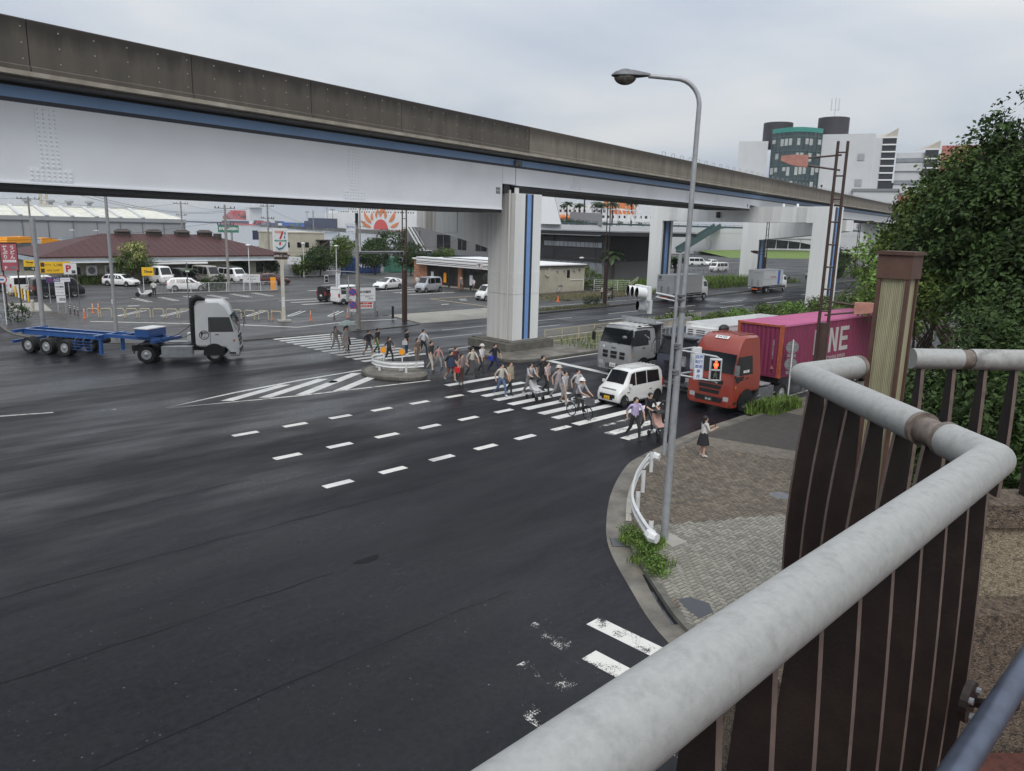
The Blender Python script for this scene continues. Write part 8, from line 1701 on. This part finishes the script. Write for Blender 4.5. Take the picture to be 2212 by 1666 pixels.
fy, FP, FL, fd = ship('ferry', 'large white ferry with a red sun and orange petals on its hull', fa, fb_, 24, 17.5, [(17.5,20.6,.14,.98),(20.6,23.6,.20,.98),(23.6,25.6,.24,.9)])
def onhull(f, z): p = FP(f, -.6); return (p[0], p[1], z)
fc = .462
part('sun_disc', MB().poly([onhull(fc+9.5*math.cos(a)/FL, 1.2+10.5*math.sin(a)) for a in [k*math.pi/18 for k in range(19)]]), 'ship_red', fy, world=True)
for ang, r0_p, L_p, wd, cv_ in ((12,13,13,2.2,.15),(38,13.5,15,2.6,.2),(66,13.5,11,2.2,.35),(92,14,13,2.6,-.25),(112,14,10,2.0,-.3),(134,14.5,9,2.2,-.3),(150,14,17,2.7,-.25),(170,13,16,2.3,-.2)):
    pts = []; n_ = 8
    for sgn in (1,-1):
        rng_ = range(n_+1) if sgn == 1 else range(n_-1, 0, -1)
        for k in rng_: f = k/n_; rr = r0_p+L_p*f; aa = R(ang)+cv_*f*f; w = wd*math.sin(math.pi*min(f*.9+.08,1))*sgn*.9; x_ = rr*math.cos(aa)-w*math.sin(aa); z_ = rr*math.sin(aa)+w*math.cos(aa); pts.append(onhull(fc+x_/FL, 1.2+z_*.92))
    part('sun_petal', MB().poly(pts), 'ship_orange', fy, world=True)
c0_ = FP(.40,10); part('funnel', MB().prism([FP(.355,7),FP(.44,7),FP(.44,15),FP(.355,15)], 25.6, 32), 'ship_red', fy, world=True); part('bow_gear', MB().prism([FP(.03,5),FP(.07,5),FP(.07,12),FP(.03,12)], 17.5, 20), 'ship_white', fy, world=True)
sa, sb = at_d(1120,480,470), at_d(1450,488,420)
sh2, SP, SL, sd2 = ship('moored_ferry', 'white moored ferry with orange red funnel behind the terminal deck', sa, sb, 22, 13, [(13,16,.0,.96),(16,19,.05,.6),(19,21.5,.1,.45)])
for f in (.555,.66): part('funnel', MB().prism([SP(f,5),SP(f+.055,5),SP(f+.055,14),SP(f,14)], 16, 26), 'ship_orange', sh2, world=True)
for f in (.31,.385): part('lifeboat', MB().ell((SP(f,-1.2)[0],SP(f,-1.2)[1],13.8),4.2,2.6,1.5), 'ship_orange', sh2, world=True)
q1, q2 = at_d(380,478,1900), at_d(1010,500,640)
for k in range(9): p = SP(.05+k*.1,10); part('mast', MB().cyl((p[0],p[1],16),(p[0],p[1],24+(k % 3)*1.5),.15,n=5), 'ship_white', sh2, world=True)
def strip3(pts, w, z0, z1):
    a = [(p.x,p.y) for p in pts]; b = [((p.x*(1+w/math.hypot(p.x,p.y))), (p.y*(1+w/math.hypot(p.x,p.y)))) for p in pts]; return strip(a, b, z0, z1)
struct('far_quay', strip3([at_d(560,480,1150), at_d(640,480,980), at_d(740,480,790), at_d(870,480,640), at_d(1150,490,520)], 60, -4, 1.5), 'kerb_dark')
struct('breakwater', strip3([at_d(395,475,1900), at_d(480,475,1700), at_d(570,475,1350)], 70, -4, 1.2), 'cont_navy')
# container ship with its stacks
cs0, cs1 = at_d(478,478,1500), at_d(552,480,1400)
cs_t, CP, CL, _ = ship('container_ship', 'distant dark red container ship stacked with boxes under a white bridge', cs0, cs1, 30, 5, [])
for o in cs_t.children:
    if o.name.startswith('hull'): o.data.materials[0] = MATS['cont_navy']
mats_ = ('sign_red','ship_red','pole_brown','sign_red','rust_pink','sign_pink')
k = 0
for i in range(8):
    for j_ in range(1+(i*5) % 4+ (1 if i < 5 else 0)):
        p0, p1, p2, p3 = CP(.02+i*.075,2), CP(.085+i*.075,2), CP(.085+i*.075,28), CP(.02+i*.075,28)
        part('container_stack', MB().prism([p0,p1,p2,p3], 7+j_*3.2, 10.1+j_*3.2), mats_[(i+j_) % 6], cs_t, world=True)
part('bridge_house', MB().prism([CP(.70,3),CP(.80,3),CP(.80,27),CP(.70,27)], 7, 28), 'ship_white', cs_t, world=True); part('bridge_wing', MB().prism([CP(.64,2),CP(.86,2),CP(.86,28),CP(.64,28)], 28, 31), 'ship_white', cs_t, world=True); part('mast', MB().cyl((*CP(.75,15),31),(*CP(.75,15),46),1.0,n=6), 'ship_white', cs_t, world=True)
# port yard on the far quay
ORD = ('first','second','third','fourth','fifth','sixth','seventh','eighth','ninth','tenth','eleventh','twelfth','thirteenth','fourteenth','fifteenth','sixteenth','seventeenth','eighteenth','nineteenth','twentieth','twenty first','twenty second','twenty third','twenty fourth','twenty fifth','twenty sixth')
random.seed(11); port_m = ('cont_navy','cont_blue','sign_red','cont_green','sign_grey','kerb_dark','sign_blue','white_metal','pole_brown')
for k in range(26):
    u = 548+k*5.4+random.uniform(-1,1); D = 1180-(u-548)*2.6+random.uniform(10,40); p = at_d(u, 480, D); m_ = random.choice(port_m); L_ = random.uniform(8,16); hh = random.choice((2.6,2.6,2.6,5.2,4))
    one('port_container', MB().box(-L_/2,L_/2,-3,3,0,hh).box(-L_/2-.3,L_/2+.3,-.4,.4,0,hh+.2), m_, '%s container stack on the far quay, %s from the left' % ({'cont_navy':'navy','cont_blue':'blue','sign_red':'red','cont_green':'green','sign_grey':'grey','kerb_dark':'brownish','sign_blue':'bright blue','white_metal':'white','pole_brown':'brown'}[m_], ORD[k]), 'container', 'container stacks on the far quay', loc=(p.x,p.y,1.5), rz=R(random.uniform(-60,-30)))
p = at_d(698,490,790); one('quay_shed', MB().box(-13,13,-6,6,0,9.5).box(-17,-13.02,-6,6,0,6.5), 'cont_navy', 'big dark blue quay shed left of the ferry stern', 'building', loc=(p.x,p.y,1.5), rz=R(-42))
for k, (u, v, D) in enumerate(((663,455,900),(706,447,800),(718,450,800))): p = at_d(u, v, D); t = pole('mast_light', 'tall slim quay light mast, %s from the left' % ('first','second','third')[k], 'lamp post', p.x, p.y, p.z, .5, .3, 'galv', 0); part('lamp_ring', MB().cyl((0,0,p.z-2),(0,0,p.z-.8),2.4 if k != 1 else .6,n=10), 'galv', t)
# ============================================================ vegetation
def crown(blobs, n, size, seed, clump=.32, per=22, shell=.62, up_=.35):
    """leaf-sized kites gathered in clumps through the crown's volume"""
    rnd = random.Random(seed); q = MB(); tot = sum(b[3]*b[4]*b[5] for b in blobs) ** 1.0; V = q.v; Fc = q.f
    for b in blobs:
        nb = int(n*(b[3]*b[4]*b[5])/tot); nc = max(3, nb//per)
        for c in range(nc):
            while True:
                d = Vector((rnd.gauss(0,1), rnd.gauss(0,1), rnd.gauss(0,1)))
                if d.length > .01: d.normalize(); break
            r_ = shell+(1-shell)*rnd.random()**.6; cc = Vector((b[0]+d.x*b[3]*r_, b[1]+d.y*b[4]*r_, b[2]+d.z*b[5]*r_)); cr = clump*(.6+.8*rnd.random())
            for k in range(per):
                g3 = [max(-1.7, min(1.7, rnd.gauss(0,1))) for _ in range(3)]; p = cc+Vector((g3[0]*cr, g3[1]*cr, g3[2]*cr*(.7 if per < 50 else .38)-(.25*cr*(g3[0]**2+g3[1]**2) if per >= 50 else 0)))
                nn = (d*.5+Vector((rnd.gauss(0,.6), rnd.gauss(0,.6), up_+rnd.gauss(0,.5)))).normalized(); a = nn.orthogonal().normalized(); a = (Matrix.Rotation(rnd.uniform(0,6.283), 3, nn) @ a); bb = nn.cross(a); s_ = size*(.65+.7*rnd.random()); i = len(V)
                V += [tuple(p-a*s_), tuple(p-bb*s_*.5+a*s_*.1), tuple(p+a*s_*.9-nn*s_*.25), tuple(p+bb*s_*.5+a*s_*.1)]; Fc.append((i,i+1,i+2,i+3)); q.mi.append(0)
    return q
def tree(name, label, cat, x, y, z0, trunk, blobs, n, size, leaf, seed, clump=.32, limbs=4, r_=.12, group=None, per=22, shell=.62):
    t = thing(name, label, cat, (x, y, z0), 0, group); rnd = random.Random(seed)
    if trunk:
        q = MB().tube([(0,0,0),(rnd.uniform(-.1,.1),rnd.uniform(-.1,.1),trunk*.5),(rnd.uniform(-.15,.15),rnd.uniform(-.15,.15),trunk)], [r_,r_*.8,r_*.6], n=8)
        for k in range(limbs):
            b = blobs[k % len(blobs)]; q.tube([(0,0,trunk*(.6+.08*k)), (b[0]*.5+rnd.uniform(-.3,.3), b[1]*.5+rnd.uniform(-.3,.3), (trunk+b[2])*.5+.2), (b[0]*.85+rnd.uniform(-.4,.4), b[1]*.85+rnd.uniform(-.4,.4), b[2]+rnd.uniform(-.2,.4)*b[5])], [r_*.5,r_*.32,r_*.1], n=6)
        part('trunk', q, 'bark', t, smooth=True)
    part('crown', crown(blobs, n, size, seed, clump, per, shell), leaf, t); return t
# big roadside trees on the right
def rel(px, py, pz, x, y): return (px-x, py-y, pz)
x, y = 22.5, 3.0
def near_tree(label, x, y, blobs, n, leaf, seed, size=.115, z0=.12, trunk=4.0, r_=.2, clump=.36, per=30, shell=.62): return tree('roadside_tree', label, 'tree', x, y, z0, trunk, [(b[0]-x, b[1]-y, b[2], *b[3:]) for b in blobs], n, size, leaf, seed, clump, 6, r_, None, per, shell)
def B(u, v, D, r1, r2=None): p = at_d(u, v, D); return (p.x, p.y, p.z, r1, r1, r2 or r1*.8)
near_tree('large leafy roadside tree filling the right edge of the view', 24.5, 2.6, [B(2215,370,23,1.4),B(2130,450,23,1.3),B(2230,490,22,1.7),B(2075,530,23.5,1.2),B(2195,560,22,1.5),B(2045,565,24,.8),B(2250,630,21,1.6),B(2190,310,23.5,.8),B(2260,290,23.5,1.1)], 50000, 'leaf_dark', 21, .070, clump=.36, per=210, shell=.72)
near_tree('brighter leafy tree at the left edge of the roadside trees', 27.0, 9.0, [B(1995,480,27,.85),B(1960,525,27.5,.75),B(1940,510,28,.45),B(2045,430,27,.95),B(1995,560,26,.9),B(2095,370,26.5,.9),B(1955,575,28,.5)], 19000, 'leaf_mid', 22, .066, clump=.28, per=150, shell=.72)
near_tree('dense dark shrub tree rising just beyond the far railing', 14.5, 1.0, [B(2245,745,14,1.0),B(2230,810,12,1.1),B(2180,825,15,.75),B(2060,860,14,.8),B(2190,900,11,1.2),B(2100,920,12,1.1),B(2240,990,9.5,1.0),B(2030,900,14,.9),B(2040,1000,12,.9),B(2130,1020,10,1.0)], 34000, 'leaf_dark', 23, .045, trunk=2.0, clump=.24, per=150)
near_tree('young tree with thin dark trunk seen between the lantern and the foliage', 22.2, 6.9, [B(2010,650,22,.55),B(2050,668,21.5,.45),B(1995,630,22,.4),B(1985,690,22,.25)], 2600, 'leaf_mid', 24, .06, trunk=3.9, r_=.10, clump=.2)
near_tree('dark leafy branch mass hanging low beside the road', 27, 7.5, [B(2180,680,23,.8),B(2180,745,21,.6),B(2075,748,22,.22),B(2120,775,20,.4)], 6000, 'leaf_dark', 25, .06, trunk=2.5, clump=.25)
near_tree('light green tree behind the big roadside trees', 46, 12.5, [B(1925,560,48,1.5),B(1955,600,46,1.6),B(1900,610,49,1.2),B(1935,650,46,1.4)], 5000, 'leaf_bright', 26, .14, trunk=3, clump=.5)
near_tree('bush by the magenta container rear end', 52, 14.5, [B(1880,640,54,.9),B(1915,655,52,1.1),B(1945,690,50,1.3)], 3000, 'leaf_mid', 27, .13, trunk=.6, clump=.4)
# car park and harbour trees
tree('flowering_tree', 'round tree with yellowish blossom before the maroon roof', 'tree', 33.7, 101.2, .03, 1.8, [(0,0,2.9,1.9,1.4,1.3),(.3,0,4.2,1.3,1.1,1.0),(-1.3,0,2.4,1.0,1.0,.9),(1.5,0,2.3,1.0,1.0,.9)], 2600, .14, 'leaf_mid', 31, .4)
_ft = bpy.data.objects['flowering_tree']; part('blossom', crown([(0,-.5,3.9,1.6,1.2,1.2),(.4,-.3,4.8,1.0,.8,.6)], 700, .14, 32, .3, 14, .8), 'leaf_yellow', _ft)
for k, (lab, x, y, h_, r_, lf, s_) in enumerate((('rounded shrub tree left of the shop pole sign', 48.6,104.3,3.4,1.3,'leaf_dark',1),('small tree behind the shop pole sign', 53.2,104.2,3.2,1.0,'leaf_dark',2),('bushy tree in front of the perforated fence, middle', 61.3,103.6,4.6,1.9,'leaf_dark',3),('slim tree against the white notice board', 58.6,104.4,3.0,.8,'leaf_mid',4),('tall pointed evergreen by the beige building', 66.2,105.4,6.0,1.4,'leaf_mid',5),('dark tree left of the street name pole', 71.5,104.0,5.6,2.3,'leaf_dark',6),('dark broad tree right of the street name pole', 76.0,100.5,5.2,2.6,'leaf_dark',7),('low dark tree beside the store brick corner', 77.5,95.5,4.0,2.0,'leaf_dark',8),('green tree beside the green container', 82,99,4.4,2.0,'leaf_mid',9))):
    tree('car_park_tree', lab, 'tree', x, y, .03, h_*.4, [(0,0,h_*.62,r_,r_,h_*.38),(r_*.5,.2,h_*.45,r_*.7,r_*.7,h_*.25),(-r_*.5,-.2,h_*.5,r_*.7,r_*.7,h_*.28)], 4200, .15, lf, 40+k, .35)
p = at_d(850,540,170); tree('harbour_tree', 'broad dark tree before the water near the grey building', 'tree', p.x, p.y, 0, 2.5, [(0,0,4.2,4,4,2.6),(3.5,-3.2,4.8,3.5,3.5,2.4),(-2.5,2.5,3.2,2.8,2.8,1.8)], 2500, .3, 'leaf_dark', 60, .6)
p = at_d(745,555,190); tree('harbour_tree', 'small tree at the waterfront left of the broad one', 'tree', p.x, p.y, 0, 1.5, [(0,0,3,2.6,2.6,1.7)], 800, .28, 'leaf_mid', 61, .5)
tree('hedge_shrub', 'round dark shrub in the middle of the low white fence', 'shrub', 38.0, 87.4, .03, .5, [(0,0,.9,1.3,.9,.9),(-.9,.2,.7,.8,.7,.7),(.7,-.2,1.1,.8,.8,.9)], 1500, .10, 'leaf_dark', 62, .2, r_=.05)
tree('hedge_shrub', 'shrub at the very left edge beside the traffic sign', 'shrub', 14.3, 69.6, .03, .4, [(0,0,.7,.8,.8,.8)], 700, .08, 'leaf_dark', 63, .18, r_=.04)
tree('hedge_shrub', 'low green bush beside the brown double pole', 'shrub', 64.0, 52.7, .11, .3, [(0,0,.55,1.1,.6,.6),(.6,0,.6,.6,.5,.6)], 900, .07, 'leaf_dark', 64, .16, r_=.04)
tree('hedge_shrub', 'leafy bush beside the right end of the shop wall', 'shrub', 81.0, 68.0, .1, .6, [(0,0,1.5,2.0,1.6,1.5),(1.5,-.8,1.1,1.5,1.2,1.1)], 1500, .14, 'leaf_mid', 65, .3)
for k, (lab, x, h_) in enumerate((('median shrub nearest the dump truck bed',47.5,.9),('second median shrub behind the white truck',50.2,1.0),('tall median shrub by the container front',53.4,1.7),('low median shrub after the tall one',56.5,.9),('median shrub above the container roof, left',60.0,1.1),('median shrub above the container roof, middle',64.5,1.1),('median shrub above the container roof, right',69.5,1.2),('median shrub before the portal leg',75,1.3),('round median shrub beside the portal leg',81,1.5))):
    tree('median_shrub', lab, 'shrub', x, 35.2+.3*(k % 2), .14, .3, [(0,0,h_*.5,1.5,1.2,h_*.6),(1.2,.3,h_*.42,1.2,1.0,h_*.5),(-1.1,-.3,h_*.4,1.1,1.0,h_*.45)], 1500, .12, ('leaf_mid','leaf_bright')[k % 2], 70+k, .26, r_=.04, group='shrubs on the median strip')
for k in range(5): tree('median_shrub', 'median shrub beyond the portal leg, %s one away from it' % ('first','second','third','fourth','fifth')[k], 'shrub', 90+k*7, 35.4, .14, .3, [(0,0,.9,2.6,1.4,1.0),(2,.3,.8,2,1.2,.8)], 900, .18, ('leaf_mid','leaf_dark')[k % 2], 90+k, .35, r_=.04, group='shrubs on the median strip')
for k, (x, y, h_, lf) in enumerate(((146,61.5,4.5,'leaf_dark'),(152,64,5.0,'leaf_mid'),(158,66,5.5,'leaf_dark'),(166,70,5.5,'leaf_mid'),(180,64,6.0,'leaf_dark'),(205,70,6.5,'leaf_mid'),(150,57.9,2.5,'leaf_mid'))): tree('roadside_shrub', 'leafy bush along the far pavement near the last lamp, %s from the left' % ('first','second','third','fourth','fifth','sixth','lowest')[k], 'shrub', x, y, .1, h_*.3, [(0,0,h_*.5,h_*.5,h_*.5,h_*.45),(h_*.4,0,h_*.4,h_*.4,h_*.4,h_*.35)], 900, .28, lf, 100+k, .5)
# far trees behind the road's end (one soft mass)
q = crown([(420,60,4,60,10,6),(420,20,5,50,10,7),(380,30,4,30,8,5),(520,70,5,80,12,8),(350,-20,6,30,14,8)], 5000, 1.0, 120, 2.0)
fo = link('treeline', q.mesh('treeline', 'leaf_dark')); fo['kind'] = 'stuff'; fo['label'] = 'far line of dark trees along the road end'; fo['category'] = 'trees'
# palms on the deck and in the yard
def palm(label, p, hgt, fr, s_=1.0, seed=0, z0=None):
    t = thing('palm_tree', label, 'palm', (p.x, p.y, p.z if z0 is None else z0)); rnd = random.Random(seed)
    part('trunk', MB().tube([(0,0,0),(.1,0,hgt*.5),(0,.1,hgt)], [.28*s_,.22*s_,.2*s_], n=8), 'bark', t, smooth=True)
    q = MB()
    for k in range(fr):
        a = 2*math.pi*k/fr+rnd.uniform(-.2,.2); el = rnd.uniform(-.1,1.0); L_ = 2.3*s_*rnd.uniform(.8,1.15); pr_ = None
        pts = [Vector((math.cos(a)*L_*f*math.cos(el*(1-f*.6)), math.sin(a)*L_*f*math.cos(el*(1-f*.6)), hgt+L_*(math.sin(el)*f-.75*f*f))) for f in (0,.25,.5,.75,1)]
        side = Vector((-math.sin(a), math.cos(a), 0))
        for i in range(4):
            w0, w1 = (.05,.5,.55,.4,.03)[i]*s_, (.05,.5,.55,.4,.03)[i+1]*s_
            for sg in (1,-1): q.quad(pts[i], pts[i+1], pts[i+1]+side*(sg*w1)-Vector((0,0,.3*w1)), pts[i]+side*(sg*w0)-Vector((0,0,.3*w0)))
    part('fronds', q, 'palm', t); return t
for k, (u, hh) in enumerate(((1185,7.5),(1230,7.0),(1257,6.6),(1268,10.5),(1296,7.6),(1306,7.2),(1330,8.0),(1372,8.5))): pt = tpt(u, 480); palm('tall palm on the terminal deck, %s from the left' % ('first','second','third','fourth','fifth','sixth','seventh','eighth')[k], Vector((pt.x+3,pt.y+4,9.2)), hh, 22, 1.15, k)
p = at_d(1325,560,122); palm('palm with drooping fronds beside the black building', Vector((p.x,p.y,0)), 4.6, 18, 1.0, 20); p = at_d(1460,560,150); palm('bushy palm behind the grey lamp post', Vector((p.x,p.y,0)), 3.0, 24, 1.1, 21); p = at_d(1520,430,1); 
p = at_d(410,577,105); palm('small palm among the parked vans', Vector((p.x,p.y,0)), 1.8, 14, .6, 22)
# planted strip on the deck
pl_ = thing('deck_planter', 'green planting behind the terminal deck railing', 'planter', tuple(tpt(1200,485))); pl_.location.z = 9.2
q = MB(); bl_ = [(tpt(u,485).x-pl_.location.x+1.5, tpt(u,485).y-pl_.location.y+2, .8, 2.2,2.2,.8) for u in range(1168,1265,10)]+[(tpt(u,485).x-pl_.location.x+1.5, tpt(u,485).y-pl_.location.y+2, .7, 1.6,1.6,.7) for u in (1310,1350,1390)]
part('foliage', crown(bl_, 2500, .3, 130, .5), 'leaf_dark', pl_)
# grasses
def tufts(name, label, areas, n, hgt, m_, seed, cat='grass'):
    rnd = random.Random(seed); q = MB()
    for (x0,x1,y0,y1,z0,dens) in areas:
        for k in range(int(n*dens)):
            x, y = rnd.uniform(x0,x1), rnd.uniform(y0,y1); a = rnd.uniform(0,6.28); h_ = hgt*rnd.uniform(.5,1.3); w = hgt*.06; ln = Vector((math.cos(a),math.sin(a),0))*h_*rnd.uniform(.1,.6); sd = Vector((-math.sin(a),math.cos(a),0))*w; b = Vector((x,y,z0)); m1 = b+ln*.4+Vector((0,0,h_*.6))
            q.add([b-sd,b+sd,m1+sd*.8,m1-sd*.8,b+ln+Vector((0,0,h_))], [(0,1,2,3),(3,2,4)])
    o = link(name, q.mesh(name, m_)); tag(o, label, cat, kind='stuff'); return o
tufts('verge_grass', 'tall wild grass on the far verge behind the box trucks', [(84,127,58.5,72,.08,1.0),(82,100,60,71,.08,.5)], 5000, .8, 'grass', 201)
tufts('near_grass', 'clump of bright grass on the kerb by the red truck', [(32.4,35.2,15.6,16.5,.10,1.0),(31.8,34,16.2,16.75,.10,.4)], 1500, .5, 'grass', 202)
tufts('median_grass', 'thin grass growing along the median strip', [(40,110,33.0,37.6,.12,1.0),(47,52,33.5,36.8,.12,.3)], 5000, .35, 'grass', 203)
tufts('kerb_weeds', 'weeds growing from the near kerb under the guardrail', [(15.55,16.3,10.4,11.6,.11,1.0),(14.7,15.6,9.6,10.6,.11,.7),(16.0,16.5,10.6,10.9,.11,.3)], 420, .2, 'grass', 204)
for i, (wx, wy, h_) in enumerate(((15.9,11.15,.35),(15.45,10.55,.4),(15.1,10.05,.32),(14.7,9.6,.22),(16.15,11.55,.3))): tree('kerb_weed', 'leafy green weed at the near kerb, %s from the guardrail end' % ('second','third','fourth','last','first')[i], 'weed', wx, wy, .11, 0, [(0,0,h_*.5,.26,.2,h_*.5)], 420, .035, 'leaf_bright', 210+i, .10, per=14)
tufts('pavement_weeds', 'thin dry weeds along the far pavement edge', [(55,66,51.5,53,.1,.6),(62,82,57.5,63,.1,1.0)], 2500, .25, 'grass_dry', 206)
tufts('wall_vines', 'weeds and vines at the foot of the restaurant wall', [(26,33.5,102.7,103.15,.03,1.0)], 700, 1.1, 'leaf_mid', 207)

# ============================================================ haze over the harbour
hz_m = bpy.data.materials.new('haze'); hz_m.use_nodes = True; hn = hz_m.node_tree; hn.nodes.clear()
ho = hn.nodes.new('ShaderNodeOutputMaterial'); hv = hn.nodes.new('ShaderNodeVolumePrincipled'); hv.inputs['Color'].default_value = (0.86, 0.90, 0.95, 1); hv.inputs['Density'].default_value = 0.00017; hv.inputs['Anisotropy'].default_value = 0.2
hn.links.new(hv.outputs[0], ho.inputs['Volume'])
MATS['haze'] = hz_m
ho_ = link('haze', MB().box(-4100, 7100, -2100, 7100, -7.2, 72).mesh('haze', 'haze')); ho_['kind'] = 'stuff'; ho_['label'] = 'thin grey sea haze over the whole harbour'; ho_['category'] = 'haze'
